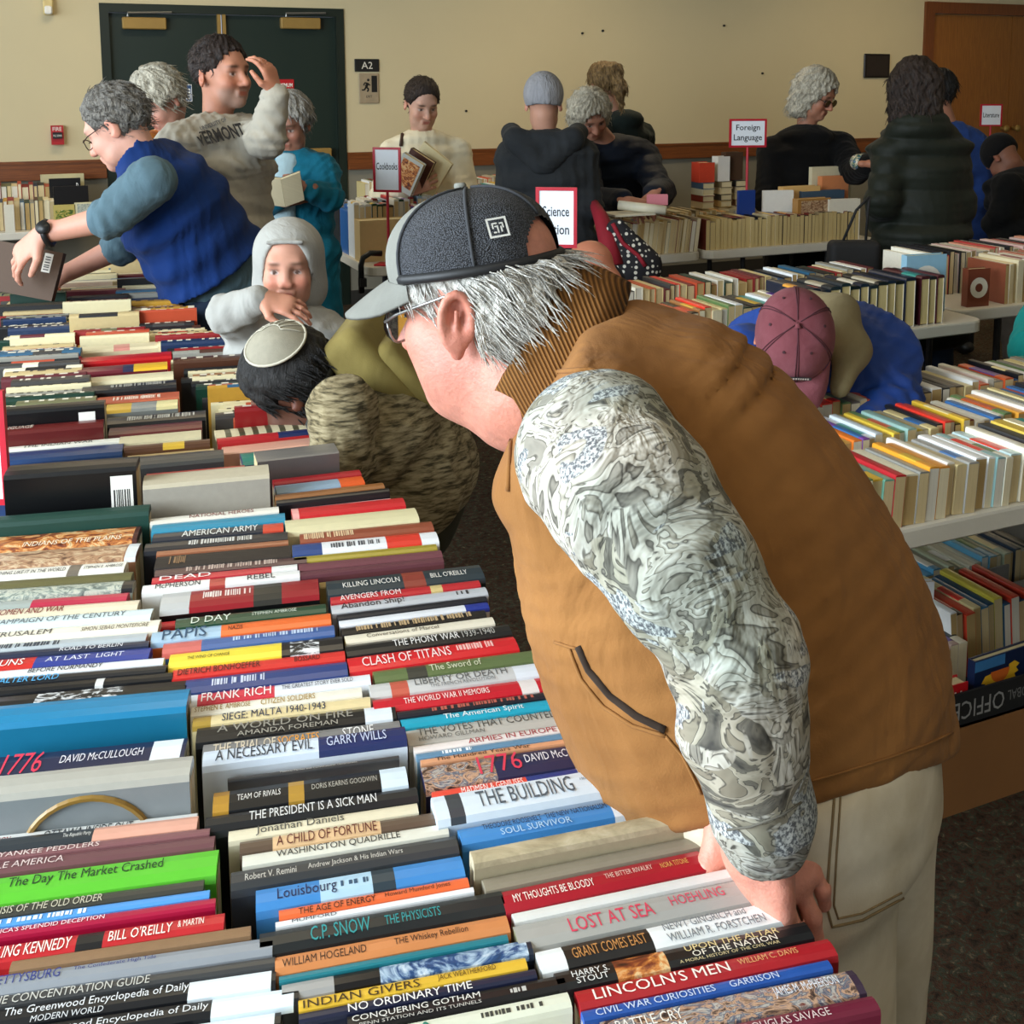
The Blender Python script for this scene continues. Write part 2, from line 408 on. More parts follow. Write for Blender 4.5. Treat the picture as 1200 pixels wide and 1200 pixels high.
# blue lettered notice on the other leaf
x0, x1, z0, z1 = wallrect(200, 99, 226, 119)
t = thing('door_notice', 'white notice with dark blue letters behind a grey haired woman', 'sign', ((x0+x1)/2, Y1+.028, (z0+z1)/2))
hw, hh = (x1-x0)/2, (z1-z0)/2
MB().box((-hw, -0.005, -hh), (hw, 0, hh)).obj('plate', plain('notice_white', '#dfe3e6', 0.5), t)
MB().box((-hw*.94, -0.0056, -hh*.9), (hw*.94, -0.005, hh*.9)).obj('blue_panel', plain('notice_blue', '#274a78', 0.5), t)
MB().box((-hw*.94, -0.0062, -hh*.75), (hw*.86, -0.0056, hh*.5)).obj('white_panel', plain('notice_white', '#dfe3e6', 0.5), t)
lettering('CE', (hw*.05, -0.0066, -hh*.55), XD, ZD, hw*.75, hh*.9, inkmat('#1c3358'), t, align='R', bold=.03)
# dark plaque
x0, x1, z0, z1 = wallrect(1012, 63, 1041, 91)
t = thing('wall_plaque', 'dark bronze square plaque on cream wall near oak door', 'plaque', ((x0+x1)/2, Y1-.002, (z0+z1)/2))
hw, hh = (x1-x0)/2, (z1-z0)/2
MB().cbox((-hw, -0.016, -hh), (hw, 0, hh), 0.006).obj('plate', plain('dark_bronze', '#221b18', 0.4, 0.4), t)
MB().box((-hw*.82, -0.0175, -hh*.82), (hw*.82, -0.016, hh*.82)).obj('inset', plain('dark_bronze_inset', '#2d2421', 0.5, 0.3), t)
for k, (px, py) in enumerate(((682, 39), (706, 36), (848, 30), (893, 86), (546, 130))):
    p = atY(px, py, Y1)
    o = MB().tube([(0, 0.0, 0), (0, -0.012, 0)], 0.009, 8).obj('wall_screw', BLK); o.location = (p[0], Y1-.001, p[2])
    tag(o, 'tiny dark screw left in the bare cream wall', 'screw', 'screws in the cream wall')

# ------------------------------------------------------------------ folding tables
TZ = 0.74
PLASTIC = plain('table_plastic', '#cfc9ba', 0.45, 0, 0.03, 8, 160, 0.08)
LEGM = plain('table_leg_steel', '#3d3d3f', 0.4, 0.7)
def table(x0, x1, y0, y1, label, rz=0.0, group='folding tables', along='x'):
    cx, cy = (x0+x1)/2, (y0+y1)/2; hx, hy = (x1-x0)/2, (y1-y0)/2
    t = thing('folding_table', label, 'table', (cx, cy, 0), group, (0, 0, rz))
    mb = MB(); r = 0.06; n = 5
    ring = []
    for sx, sy, a0 in ((1, 1, 0), (-1, 1, 90), (-1, -1, 180), (1, -1, 270)):
        for k in range(n+1):
            a = math.radians(a0+90*k/n); ring.append((sx*(hx-r)+r*math.cos(a), sy*(hy-r)+r*math.sin(a)))
    N = len(ring)
    lev = [(0.985, TZ-0.045), (1.0, TZ-0.04), (1.0, TZ-0.006), (0.996, TZ)]
    vs = [(x*s, y*s, z) for s, z in lev for x, y in ring]
    fs = [tuple(range(N-1, -1, -1)), tuple(range(3*N, 4*N))]
    for l in range(3):
        for i in range(N): j = (i+1) % N; fs.append((l*N+i, l*N+j, (l+1)*N+j, (l+1)*N+i))
    mb.add(vs, fs).obj('tabletop', PLASTIC, t)
    lx, ly = (hx-0.28, hy-0.09) if hx > hy else (hx-0.09, hy-0.28)
    for sx in (-1, 1):
        for sy in (-1, 1):
            MB().tube([(sx*lx, sy*ly, TZ-0.045), (sx*lx, sy*ly, 0.02), (sx*lx, sy*ly, 0)], [0.014, 0.014, 0.018], 8).obj('leg', LEGM, t)
        a, b_ = ((sx*lx, -ly, 0.12), (sx*lx, ly, 0.12)) if hx > hy else ((-lx, sx*ly, 0.12), (lx, sx*ly, 0.12))
        MB().tube([a, b_], 0.010, 6).obj('crossbar', LEGM, t)
    return t
# ================================================================== tables
table(-0.15, 0.575, 0.20, 2.50, 'long white folding table crowded with three rows of spine-up books')
table(-0.15, 0.50, 2.52, 4.85, 'white folding table where the man in blue vest reaches across')
TAY, TBY, TCY, TDY = atz(1100, 624, .72)[1], atz(1100, 388, .72)[1], atz(1170, 366, .72)[1], atz(900, 294, .72)[1]
table(1.25, 3.69, TAY, TAY+0.76, 'white folding table of paperbacks with boxes of books beneath')
TBX1 = atz(1152, 380, .72)[0]
table(1.45, TBX1, TBY, TBY+0.76, 'white folding table of dark hardbacks behind the pink cap man')
table(TBX1+0.03, TBX1+2.47, TCY, TCY+0.55, 'white folding table carrying large picture books with round discs')
TDX0 = atz(820, 298, .72)[0]
table(TDX0+0.01, TDX0+1.12, TDY, TDY+0.50, 'white folding table of childrens books under Foreign Language sign')
table(TDX0-0.86, TDX0-0.01, TDY, TDY+0.50, 'white folding table where the navy jacket woman leans')
table(TDX0+2.6, TDX0+5.0, TDY+.05, TDY+0.81, 'white folding table under the Literature sign')
CKX = 1.43
table(CKX, CKX+0.80, atz(448, 318, .72)[1], atz(448, 318, .72)[1]+.78, 'white folding table with the Cookbooks sign and a clamped black hook')
table(-2.6, 0.35, Y1-0.80, Y1-0.06, 'white folding table of books against the wood-railed wall')
table(2.05, 4.2, Y1-0.82, Y1-0.08, 'white folding table of small books below the exit plate')

# ================================================================== books
COVM = attrmat('book_cover_matte', 0.55, 0.4, 0.10, 90, 400, 0.05)
COVG = attrmat('book_cover_gloss', 0.30, 0.5, 0.08, 50)
m, nt, b = newmat('paper_pages', 0.9, None, 0, 0.2)
co = objco(nt, (1, 1, 1)); co2 = objco(nt, (8, 900, 8))
a_ = node(nt, 'ShaderNodeAttribute', attribute_name='Col')
f = noise(nt, 1, 2, 0.6, 0, co2); g_ = node(nt, 'ShaderNodeMapRange', i_3=0.8, i_4=1.12); nt.links.new(f, g_.inputs[0])
mx = node(nt, 'ShaderNodeVectorMath', operation='SCALE'); nt.links.new(a_.outputs['Color'], mx.inputs[0]); nt.links.new(g_.outputs[0], mx.inputs['Scale'])
nt.links.new(mx.outputs[0], b.inputs['Base Color']); bump(nt, b, f, 0.25, 0.002)
PAGEM = m
def artmat(name, stops, scale=18, dist=2.5, detail=6, rough=0.35, stretch=(1, 1.6, 1.6)):
    m, nt, b = newmat(name, rough)
    f = noise(nt, scale, detail, 0.6, dist, objco(nt, stretch))
    nt.links.new(ramp(nt, f, stops), b.inputs['Base Color']); return m
ART = dict(
 paint=artmat('art_battle_painting', [(.30, '#15131c'), (.40, '#5a4338'), (.47, '#c7a080'), (.53, '#3d4c66'), (.60, '#b9b3a8'), (.70, '#6b2f28')], 34),
 bw=artmat('art_black_white_photo', [(.38, '#08090a'), (.5, '#2a2c2e'), (.56, '#c9cccd'), (.68, '#f0f0ee')], 26),
 map=artmat('art_grey_map', [(.35, '#55605a'), (.48, '#98a196'), (.55, '#c2c2b0'), (.7, '#7f8c86')], 40),
 tan=artmat('art_tan_engraving', [(.35, '#5a3d2c'), (.5, '#a8805f'), (.6, '#cbb492'), (.72, '#8a5a40')], 30),
 warm=artmat('art_orange_scene', [(.30, '#231611'), (.42, '#7c3a20'), (.52, '#c97f3c'), (.60, '#dfc08c'), (.72, '#5b2a22')], 22),
 blue=artmat('art_blue_photo', [(.3, '#0d1420'), (.45, '#274a7a'), (.55, '#9db4c8'), (.68, '#dfe6ea')], 20),
 beige=artmat('art_mottled_beige', [(.3, '#8f8469'), (.55, '#b7ab8c'), (.75, '#cfc5aa')], 14),
 green=artmat('art_garden', [(.3, '#14201a'), (.45, '#4d6b2c'), (.55, '#b9a34a'), (.68, '#e3dcc0')], 20),
)
CNAMES = [('beige', '#c9b68a'), ('khaki', '#a39674'), ('light brown', '#9c6a3c'), ('rust', '#b5482c'), ('charcoal', '#2e2e30'), ('slate blue', '#4a6478'), ('pale green', '#9ab49a'), ('silver', '#bcbec0'), ('black', '#15161a'), ('dark grey', '#4a4b4d'), ('grey', '#8c8c88'), ('white', '#eeeeea'), ('cream', '#e2d6b4'), ('tan', '#b8935c'), ('brown', '#6a4326'), ('red', '#c01c22'),
          ('maroon', '#5c1f28'), ('pink', '#d98c94'), ('orange', '#dd6a24'), ('yellow', '#e8c83a'), ('gold', '#b98f2a'), ('olive', '#6e6a30'), ('green', '#3e9c3a'), ('dark green', '#143c2c'),
          ('teal', '#1f8a94'), ('light blue', '#8fbad6'), ('blue', '#2a62b4'), ('navy', '#1a2650'), ('purple', '#5d3a86')]
CNV = [(n, np.array([int(h[i:i+2], 16) for i in (1, 3, 5)], float)) for n, h in CNAMES]
def cname(h):
    h = h.lstrip('#'); v = np.array([int(h[i:i+2], 16) for i in (0, 2, 4)], float)
    return min(CNV, key=lambda t: np.sum(((t[1]-v)*V(1, 1.2, .8))**2))[0]
NB = {'h': 0, 'p': 0}; COVER = {}
def book(o, rz, L, T, D, col, hard=True, bands=(), art=None, face=None, pages='#d8c8a0', lean=0.0, gloss=True, label='', group=None, flat=False, artspan=(0, 1), rot=None):
    """spine-up book; local x along the spine, y across its thickness, z up; origin bottom centre"""
    kind = 'hardcover_book' if hard else 'paperback_book'
    NB['h' if hard else 'p'] += 1
    t = thing(kind, label, 'hardcover' if hard else 'paperback', o, group, rot or (lean, 0, rz))
    L2, T2 = L/2, T/2
    bt = 0.0024 if hard else 0.0007; over = 0.003 if hard else 0.0
    bt = min(bt, T*0.2)
    cuts = sorted({-L2, L2, *[-L2+L*a for a, _, _ in bands], *[-L2+L*b_ for _, b_, _ in bands], *([-L2+L*artspan[0], -L2+L*artspan[1]] if art else [])})
    rd = min(0.006, T*0.22) if hard else min(0.002, T*.1)
    outer = [(-T2, 0), (-T2, D-rd*1.4), (-T2*0.86, D-rd*.35), (-T2*.35, D), (T2*.35, D), (T2*.86, D-rd*.35), (T2, D-rd*1.4), (T2, 0)]
    inner = [(T2-bt, 0), (T2-bt, D-rd*1.6-bt), (-T2+bt, D-rd*1.6-bt), (-T2+bt, 0)]
    prof = outer+inner; n = len(prof)
    base = hexc(col); facec = hexc(face) if face else base
    mb = MB(); mb.v = [(x, y, z) for x in cuts for y, z in prof]
    for s in range(len(cuts)-1):
        xm = (cuts[s]+cuts[s+1])/2; fr = (xm+L2)/L
        c = base; isart = art and artspan[0] <= fr <= artspan[1]
        for a, b_, h in bands:
            if a <= fr <= b_: c = hexc(h); isart = False
        for i in range(n):
            j = (i+1) % n
            mb.f.append([s*n+i, s*n+j, (s+1)*n+j, (s+1)*n+i][::-1])
            spine = 1 <= i <= 5
            mb.c.append(c if spine else facec if i in (0, 6) else hexc('#d9d2c0')); mb.m.append(1 if (isart and spine) else 0)
    for s, flip in ((0, 1), (len(cuts)-1, 0)):
        for q in ((0, 1, 10, 11), (1, 2, 3, 4, 5, 6, 9, 10), (6, 7, 8, 9)):
            mb.f.append([s*n+i for i in (q if flip else q[::-1])]); mb.c.append(facec); mb.m.append(0)
    mats = [COVG if gloss else COVM]+([ART[art]] if art else [])
    COVER[t.name] = mb.obj('cover', mats, t, False)
    pc = hexc(pages)
    MB().box((-L2+over, -T2+bt, 0.0035 if hard else 0.0), (L2-over, T2-bt, D-rd*1.6-bt), 0, pc).obj('page_block', PAGEM, t)
    return t
def word_marks(L, T, D, a, b_, h, v, seed):
    """print too small to read: a row of short strokes"""
    mb = MB(); rr = random.Random(seed); x = -L/2+L*a; x1 = -L/2+L*b_
    while x < x1:
        wd = rr.uniform(.0012, .0035); hh = T*h*rr.uniform(.35, .5); y = -T/2+T*v; mb.box((x, y-hh, D), (min(x+wd, x1), y+hh, D+.0003)); x += wd+(rr.uniform(.0008, .0018) if rr.random() < .8 else .005)
    return mb
def spine_text(t, L, T, D, txts):
    for k, (s, a, b_, c, h, v) in enumerate(txts):
        if s == '~': word_marks(L, T, D, a, b_, h, v, int(L*1e6)+k).obj('spine_marks', inkmat(c), COVER[t.name], kind='stuff')
        else: lettering(s, (-L/2+L*a, -T/2+T*(v-h/2), D+0.00025), (1, 0, 0), (0, 1, 0), L*(b_-a), T*h, inkmat(c), COVER[t.name], 'spine_lettering')
def barcode(t, L, T, D, a, b_, face='y', n=9):
    """white sticker with black bars on the near cover face"""
    w_ = L*(b_-a); x0 = -L/2+L*a; z0 = D*.62; z1 = D*.93; y = -T/2-0.0004
    lb = MB().box((x0, y, z0), (x0+w_, -T/2, z1), 0).obj('barcode_label', WHT, COVER[t.name])
    mb = MB(); r = random.Random(int(a*1000)); x = x0+w_*.12
    while x < x0+w_*.85:
        bw = w_*r.uniform(.03, .08); mb.box((x, y-.0003, z0+(z1-z0)*.2), (x+bw, y, z1-(z1-z0)*.35)); x += bw+w_*r.uniform(.03, .07)
    o = mb.obj('barcode_bars', BLK, t, kind='stuff')

# measured books: (row, xl, yl, xr, yr, thickness in px, colour, options)
W_, K_, CR = '#e9ebea', '#17171a', '#ded6bd'
BK = []
def B(row, xl, yl, xr, yr, t, col, **kw): BK.append((row, xl, yl, xr, yr, t, col, kw))
# ---- row by the photographer's left (its far ends run out of the frame)
B(1,0,1233,329,1197,24,'#16181b',bands=[(.72,.98,'#dfe9ee')],tx=[('Encyclopedia of Daily',.3,.7,'#cfd2d4',.45,.55)],lab='black encyclopedia volume with a pale label, third of its series')
B(1,0,1212,350,1168,22,'#14161a',bands=[(.74,.985,'#dcebf2')],tx=[('The Greenwood Encyclopedia of Daily',.14,.73,'#d6d9db',.42,.55)],lab='black encyclopedia volume with a pale label, second of its series')
B(1,0,1192,323,1143,22,'#17181b',bands=[(.72,.985,'#e3eef3')],tx=[('The Greenwood Encyclopedia of Daily',.15,.72,'#d6d9db',.5,.62),('MODERN WORLD',.24,.46,'#c8cbcd',.3,.18)],lab='black encyclopedia volume with a pale label and Modern World subtitle')
B(1,0,1172,322,1126,14,'#3c3d3e',tx=[('THE CONCENTRATION GUIDE',.1,.6,'#b9b8b0',.7,.5)],lab='dark grey hardcover with outlined capitals beside the black encyclopedia set')
B(1,0,1152,319,1103,30,'#8a9097',gloss=1,tx=[('GETTYSBURG',.10,.32,'#26337a',.42,.66),('The Confederate High Tide',.36,.62,'#2c3878',.22,.7)],face='#7c8288',lab='grey plastic-wrapped hardcover with dark blue title Gettysburg')
B(1,12,1133,294,1089,19,'#86684a',gloss=0,lab='worn brown cloth hardcover behind the grey Gettysburg book')
B(1,0,1122,264,1083,14,'#b8262b',tx=[('KILLING KENNEDY',.10,.42,'#efe6da',.7,.5),("BILL O'REILLY",.56,.8,'#efe6da',.55,.5),('& MARTIN',.82,.92,'#efe6da',.35,.6)],bands=[(.44,.54,'#1b1a1b')],lab='red hardcover with white block capitals and a small black panel')
B(1,60,1104,242,1078,5,'#dd7c78',hard=0,lab='thin pink paperback behind the red block-lettered hardcover')
B(1,0,1100,254,1059,22,'#a3123a',tx=[("AMERICA'S SPLENDID DECEPTION",.08,.56,'#ead4d6',.42,.6)],lab='crimson hardcover titled Splendid Deception')
B(1,0,1083,246,1045,9,'#4f93d6',tx=[('~',.1,.5,'#e4ecf4',.5,.5)],lab='bright blue slim hardcover in front of the lime green book')
B(1,0,1068,239,1035,10,'#3b3b35',tx=[('CRISIS OF THE OLD ORDER',.12,.58,'#b9b49e',.6,.5)],lab='charcoal hardcover titled Crisis of the Old Order')
B(1,0,1038,254,1007,27,'#59b92f',tx=[('The Day The Market Crashed',.18,.78,'#14301a',.4,.62)],lab='lime green hardcover titled The Day the Market Crashed')
B(1,0,1014,251,985,16,'#6a4548',tx=[('ABLE AMERICA',.08,.4,'#cdb9b4',.45,.55)],lab='brownish mauve hardcover with title ending in America')
B(1,0,1002,246,976,7,'#7d5355',tx=[('YANKEE PEDDLERS',.15,.55,'#d6c2bc',.6,.5)],lab='mauve slim hardcover between a white and a brown one')
B(1,0,992,232,967,11,'#dfe1df',tx=[('CAMERON',.08,.2,'#8c2a2a',.7,.5),('OTTAWA INSIDE OUT',.34,.72,'#25262a',.75,.5)],hard=0,lab='white paperback titled Ottawa Inside Out')
B(1,0,982,230,952,19,'#d69f8a',bands=[(.0,.55,'#2d3338')],tx=[('The Republic Party',.42,.54,'#cfcfca',.6,.5)],lab='pink and charcoal hardcover titled The Republic Party')
B(1,0,921,225,897,7,'#aaa89e',dz=.03,face='#7f8688',ring=1,lab='tall grey hardcover with a bronze ring on its cover')
B(1,0,880,212,856,24,'#1d2342',art='paint',artspan=(.0,.0),tx=[('1776',.16,.34,'#d2344f',.75,.6),('DAVID McCULLOUGH',.42,.8,'#d8d6dc',.3,.6)],bands=[(.84,.98,'#dfe8ee')],face='#3a332c',lab='navy hardcover titled 1776 with a white call label')
B(1,0,838,222,821,14,'#1779a4',dz=.02,face='#1a6f92',lab='tall teal blue hardcover with a broad glossy front board')
B(1,0,818,216,803,16,'#0e0f10',art='bw',artspan=(.3,.7),lab='black hardcover with a night photograph and white flecks on its spine')
B(1,0,804,203,791,8,'#141416',bands=[(.62,.66,'#d7d7d4')],lab='black slim hardcover with one white bar across its spine')
B(1,0,795,195,781,8,'#1b1d21',tx=[('WALTER LORD',.1,.45,'#4aa6dc',.7,.5)],lab='black hardcover with bright blue lettering')
B(1,0,787,192,773,9,'#dcdedf',tx=[('BEFORE NORMANDY',.3,.68,'#202226',.6,.5)],lab='white hardcover titled Before Normandy')
B(1,0,774,176,763,15,'#2b3a86',bands=[(.0,.36,'#c22a24')],tx=[('GUNS',.12,.3,'#e8e4dc',.5,.5),('AT LAST',.42,.66,'#d9dcea',.35,.5),('LIGHT',.7,.85,'#d9dcea',.35,.5)],lab='blue and red spined hardcover with pale lettering')
B(1,0,763,175,753,7,'#232a40',tx=[('ROAD TO BERLIN',.5,.85,'#d5d6da',.6,.5)],lab='dark navy slim book with white Berlin title')
B(1,0,754,172,744,9,'#aab2b6',tx=[('~',.1,.5,'#39404a',.5,.5)],lab='silver grey hardcover beside the cream Jerusalem book')
B(1,0,743,187,731,13,'#e6e0cd',tx=[('JERUSALEM',.1,.42,'#56504a',.5,.5),('SIMON SEBAG MONTEFIORE',.58,.94,'#6a5c4a',.5,.5)],lab='cream hardcover titled Jerusalem')
B(1,0,727,178,717,12,'#cfe0e2',tx=[('CAMPAIGN OF THE CENTURY',.12,.85,'#59646a',.4,.6)],lab='pale blue hardcover titled Campaign of the Century')
B(1,0,717,163,708,7,'#d8cbb0',tx=[('WOMEN AND WAR',.12,.55,'#7a201c',.7,.5)],lab='cream slim hardcover titled Women and War')
B(1,0,709,150,701,6,'#e6e2d6',hard=0,tx=[('VOICES OF WOMEN KINGS',.2,.9,'#8a2a24',.5,.5)],lab='white thin paperback with small red title')
B(1,0,702,149,693,8,'#b02a44',bands=[(.0,.38,'#9aa29c')],lab='crimson and grey banded hardcover')
B(1,0,692,157,683,11,'#8d9589',art='map',artspan=(.1,.93),bands=[(.93,1,'#15161a')],lab='hardcover with a grey map printed on its spine')
B(1,0,682,155,673,9,'#5f5a35',gloss=0,lab='olive cloth hardcover behind the map-patterned spine')
B(1,0,671,147,662,12,'#e8e4d8',bands=[(.62,.7,'#6f665a')],tx=[('NOTHING LIKE IT IN THE WORLD',.1,.6,'#33302c',.6,.5),('STEPHEN E. AMBROSE',.72,.98,'#33302c',.6,.5)],lab='white hardcover titled Nothing Like It in the World')
B(1,0,655,162,645,17,'#93694c',art='tan',artspan=(.1,.92),bands=[(.93,1,'#cfd2d2')],lab='brown hardcover with an engraved landscape on its spine')
B(1,0,632,162,620,17,'#4a2620',art='warm',artspan=(.0,.97),tx=[('INDIANS OF THE PLAINS',.3,.9,'#e8dcc4',.3,.2)],lab='hardcover with orange battle scene titled Indians of the Plains')
B(1,0,607,175,595,13,'#123a30',dz=.02,gloss=0,lab='dark green cloth hardcover, tallest near the barcode cover')
B(1,8,562,165,550,6,'#101114',dz=.075,bar=(.80,.97),face='#0a0a0c',lab='tall black hardcover with large barcode label on back cover')
B(1,20,551,137,539,9,'#a08c66',hard=0,lab='tan paperback between tall black cover and blue hardcover')
B(1,0,537,145,524,12,'#1c3a66',lab='dark blue hardcover beside a thin white book')
B(1,0,523,140,515,6,'#dedccf',tx=[('THE INDIAN WAR',.3,.8,'#3c3a36',.5,.5)],lab='white slim hardcover in front of a brick red one')
B(1,4,505,122,493,8,'#5e1a18',dz=.03,face='#5a1b19',tx=[('LANGUAGE',.1,.4,'#d9cbbb',.5,.5)],lab='tall brick red hardcover below a black barcode cover')
B(1,4,479,123,469,6,'#0f1013',dz=.06,bar=(.78,.92),face='#0a0b0d',lab='tall black hardcover with small barcode near its corner')
# ---- middle row
B(2,507,1203,668,1170,22,'#d9dcc8',tx=[('AMERICA',.1,.62,'#2b7a66',.55,.5),('~',.68,.9,'#3a3c36',.3,.5)],lab='pale green-white hardcover with teal title ending in America',ext=1)
B(2,407,1197,662,1149,20,'#131316',tx=[('CONQUERING GOTHAM',.02,.6,'#d8d6cf',.4,.62),('PENN STATION AND ITS TUNNELS',.05,.6,'#b9b7b0',.2,.25),('~',.74,.84,'#b9b7b0',.3,.5)],lab='black hardcover titled Conquering Gotham')
B(2,350,1193,628,1139,14,'#1b2038',tx=[('NO ORDINARY TIME',.2,.72,'#e3e1dc',.75,.5)],lab='black and navy hardcover titled No Ordinary Time')
B(2,350,1180,617,1127,15,'#d9b036',tx=[('INDIAN GIVERS',.02,.52,'#3a2a10',.62,.45),('JACK WEATHERFORD',.6,.86,'#5a4014',.55,.5)],lab='mustard yellow hardcover titled Indian Givers')
B(2,330,1160,623,1108,20,'#1a2434',art='blue',artspan=(.38,.98),bands=[(.0,.2,'#9a9a98'),(.2,.38,'#121214')],lab='hardcover with photo collage spine of blue cloth and white sails')
B(2,327,1147,595,1098,9,'#1f7480',lab='teal slim hardcover behind the photo collage spine')
B(2,323,1133,597,1083,20,'#c9824e',tx=[('WILLIAM HOGELAND',.03,.38,'#3a2416',.38,.5),('THE Whiskey Rebellion',.5,.82,'#3a2416',.4,.5)],lab='orange tan hardcover titled The Whiskey Rebellion')
B(2,303,1100,588,1050,26,'#1d2224',tx=[('C.P. SNOW',.2,.44,'#2b8f92',.6,.5),('THE PHYSICISTS',.5,.73,'#2b8f92',.5,.5)],lab='black plastic-wrapped hardcover titled The Physicists in teal')
B(2,323,1085,555,1041,7,'#e4e6e6',tx=[('MUMFORD',.08,.3,'#3c4250',.6,.5)],lab='white slim hardcover in front of The Age of Energy')
B(2,327,1073,549,1032,11,'#dd6536',tx=[('THE AGE OF ENERGY',.1,.5,'#3a2014',.55,.45),('Howard Mumford Jones',.55,.9,'#4a281a',.5,.5)],lab='orange hardcover titled The Age of Energy')
B(2,300,1055,543,1013,20,'#3d83c4',bands=[(.30,.55,'#a9cbe0'),(.55,.66,'#2a3a44')],tx=[('Louisbourg',.1,.38,'#14204a',.55,.5),('~',.4,.55,'#32506a',.22,.55)],lab='sky blue hardcover titled Louisbourg')
B(2,270,1030,535,985,18,'#34373a',tx=[('Robert V. Remini',.06,.28,'#c2c0b8',.3,.5),('Andrew Jackson & His Indian Wars',.33,.75,'#c2c0b8',.32,.5)],lab='dark grey hardcover with white cursive title behind Louisbourg')
B(2,284,1008,525,970,12,'#d5d4c6',tx=[('WASHINGTON QUADRILLE',.16,.76,'#33332e',.6,.5)],lab='ivory hardcover titled Washington Quadrille')
B(2,281,992,514,957,12,'#5b4a3c',bands=[(.16,.7,'#d8b58a')],tx=[('A CHILD OF FORTUNE',.18,.68,'#5a1a16',.75,.5)],lab='brown hardcover titled A Child of Fortune on a tan panel')
B(2,268,980,490,946,9,'#d8d0b4',tx=[('Jonathan Daniels',.14,.6,'#4a4a44',.8,.5)],lab='cream hardcover behind A Child of Fortune')
B(2,240,961,488,927,15,'#1c1e21',tx=[('THE PRESIDENT IS A SICK MAN',.2,.8,'#d5d6d4',.5,.55)],lab='black hardcover titled The President Is a Sick Man')
B(2,251,944,479,911,17,'#121315',bands=[(.0,.08,'#b0842c'),(.38,.46,'#a9822e'),(.86,1,'#cfe0ea')],tx=[('TEAM OF RIVALS',.12,.34,'#d9d9d4',.5,.5),('DORIS KEARNS GOODWIN',.5,.84,'#a8a69c',.35,.5)],lab='black and gold hardcover titled Team of Rivals')
B(2,262,930,468,900,6,'#e4e2dc',hard=0,tx=[('TRUST OR CONTEMPT?',.2,.8,'#a83a2a',.6,.5)],lab='white thin paperback with red title behind black and gold spine')
B(2,268,922,466,894,6,'#a86642',hard=0,lab='copper brown thin paperback in front of a dark grey one')
B(2,267,914,468,887,7,'#3d3c3c',tx=[('Political Parties and Constitutional Government',.3,.75,'#b9b7b0',.45,.5)],lab='dark grey slim hardcover with tiny pale title')
B(2,239,891,478,862,13,'#cfdcea',bands=[(.56,1,'#1e2a5c')],tx=[('A NECESSARY EVIL',.06,.53,'#2c3440',.75,.5),('GARRY WILLS',.6,.9,'#b9c4de',.7,.5)],face='#d3dde6',dz=.012,lab='white and navy hardcover titled A Necessary Evil')
B(2,237,877,468,849,11,'#7d7d7c',tx=[('THE TRIAL OF',.05,.36,'#d5c8b0',.55,.5),('SOCRATES',.37,.58,'#e39a3a',.75,.5),('STONE',.7,.86,'#e6e6e4',.65,.5)],lab='grey hardcover titled The Trial of Socrates')
B(2,230,860,463,831,15,'#1a1a1b',bands=[(.84,.98,'#d9e3ea')],tx=[('A WORLD ON FIRE',.1,.78,'#8f8c82',.42,.65),('AMANDA FOREMAN',.2,.7,'#9a978c',.28,.22)],lab='black hardcover titled A World on Fire')
B(2,226,845,434,820,10,'#dccb9a',tx=[('SIEGE: MALTA 1940-1943',.16,.74,'#23304a',.7,.5)],bands=[(0,.1,'#a88a3a')],lab='yellowish hardcover titled Siege Malta 1940-1943')
B(2,224,833,424,809,9,'#e6e2d2',tx=[('STEPHEN E. AMBROSE',.02,.34,'#9a7a2a',.6,.5),('CITIZEN SOLDIERS',.4,.72,'#a5842e',.75,.5)],lab='cream hardcover titled Citizen Soldiers in gold')
B(2,223,818,434,795,10,'#dfe4ea',bands=[(.04,.46,'#d23a4a')],tx=[('FRANK RICH',.06,.44,'#f0e8e4',.7,.5),('THE GREATEST STORY EVER SOLD',.5,.9,'#4a4e58',.4,.55)],lab='white hardcover with a pink-red name panel')
B(2,217,804,407,781,13,'#2b3f78',tx=[('~',.16,.5,'#c9cfe0',.45,.5)],lab='mid blue hardcover between a white and a red one')
B(2,202,790,404,765,9,'#cf2f2a',tx=[('DIETRICH BONHOEFFER',.03,.5,'#3a1412',.75,.5),('BOSSARD',.7,.85,'#3a1412',.5,.5)],lab='scarlet hardcover with dark capitals before the yellow spine')
B(2,198,773,401,750,14,'#ecd23a',bands=[(.64,.69,'#141416'),(.86,1,'#16161a')],tx=[('THE WIND OF CHANGE',.1,.34,'#4a4220',.45,.5)],art='bw',artspan=(.69,.86),lab='bright yellow hardcover with black blotched end')
B(2,191,759,392,737,11,'#3a5c96',bands=[(.0,.22,'#c4605a')],tx=[('~',.4,.9,'#b9c9dd',.35,.6)],lab='blue and rose hardcover behind the yellow spine')
B(2,178,745,388,725,10,'#e4682a',bands=[(.0,.38,'#9cbad0')],tx=[('PAPIS',.06,.3,'#2c4a66',.8,.5),('NAZIS',.42,.5,'#3a1c10',.6,.5)],lab='orange hardcover with pale blue Papis panel')
B(2,188,735,275,724,7,'#d22a2c',hard=0,tx=[('IN BERLIN',.2,.7,'#3a1012',.6,.5)],lab='short red paperback ending In Berlin',ext=0)
B(2,205,725,380,708,12,'#16402a',tx=[('D DAY',.1,.36,'#cfd8c8',.6,.5),('STEPHEN AMBROSE',.5,.8,'#cfd8c8',.3,.5)],lab='bottle green hardcover with white lettering')
B(2,188,703,372,683,18,'#8f1420',bands=[(.0,.18,'#b9bab8'),(.58,.76,'#2c2c28')],tx=[('~',.26,.56,'#e3d4cc',.35,.6)],face='#111112',lab='dark red hardcover with black panel and silver figure')
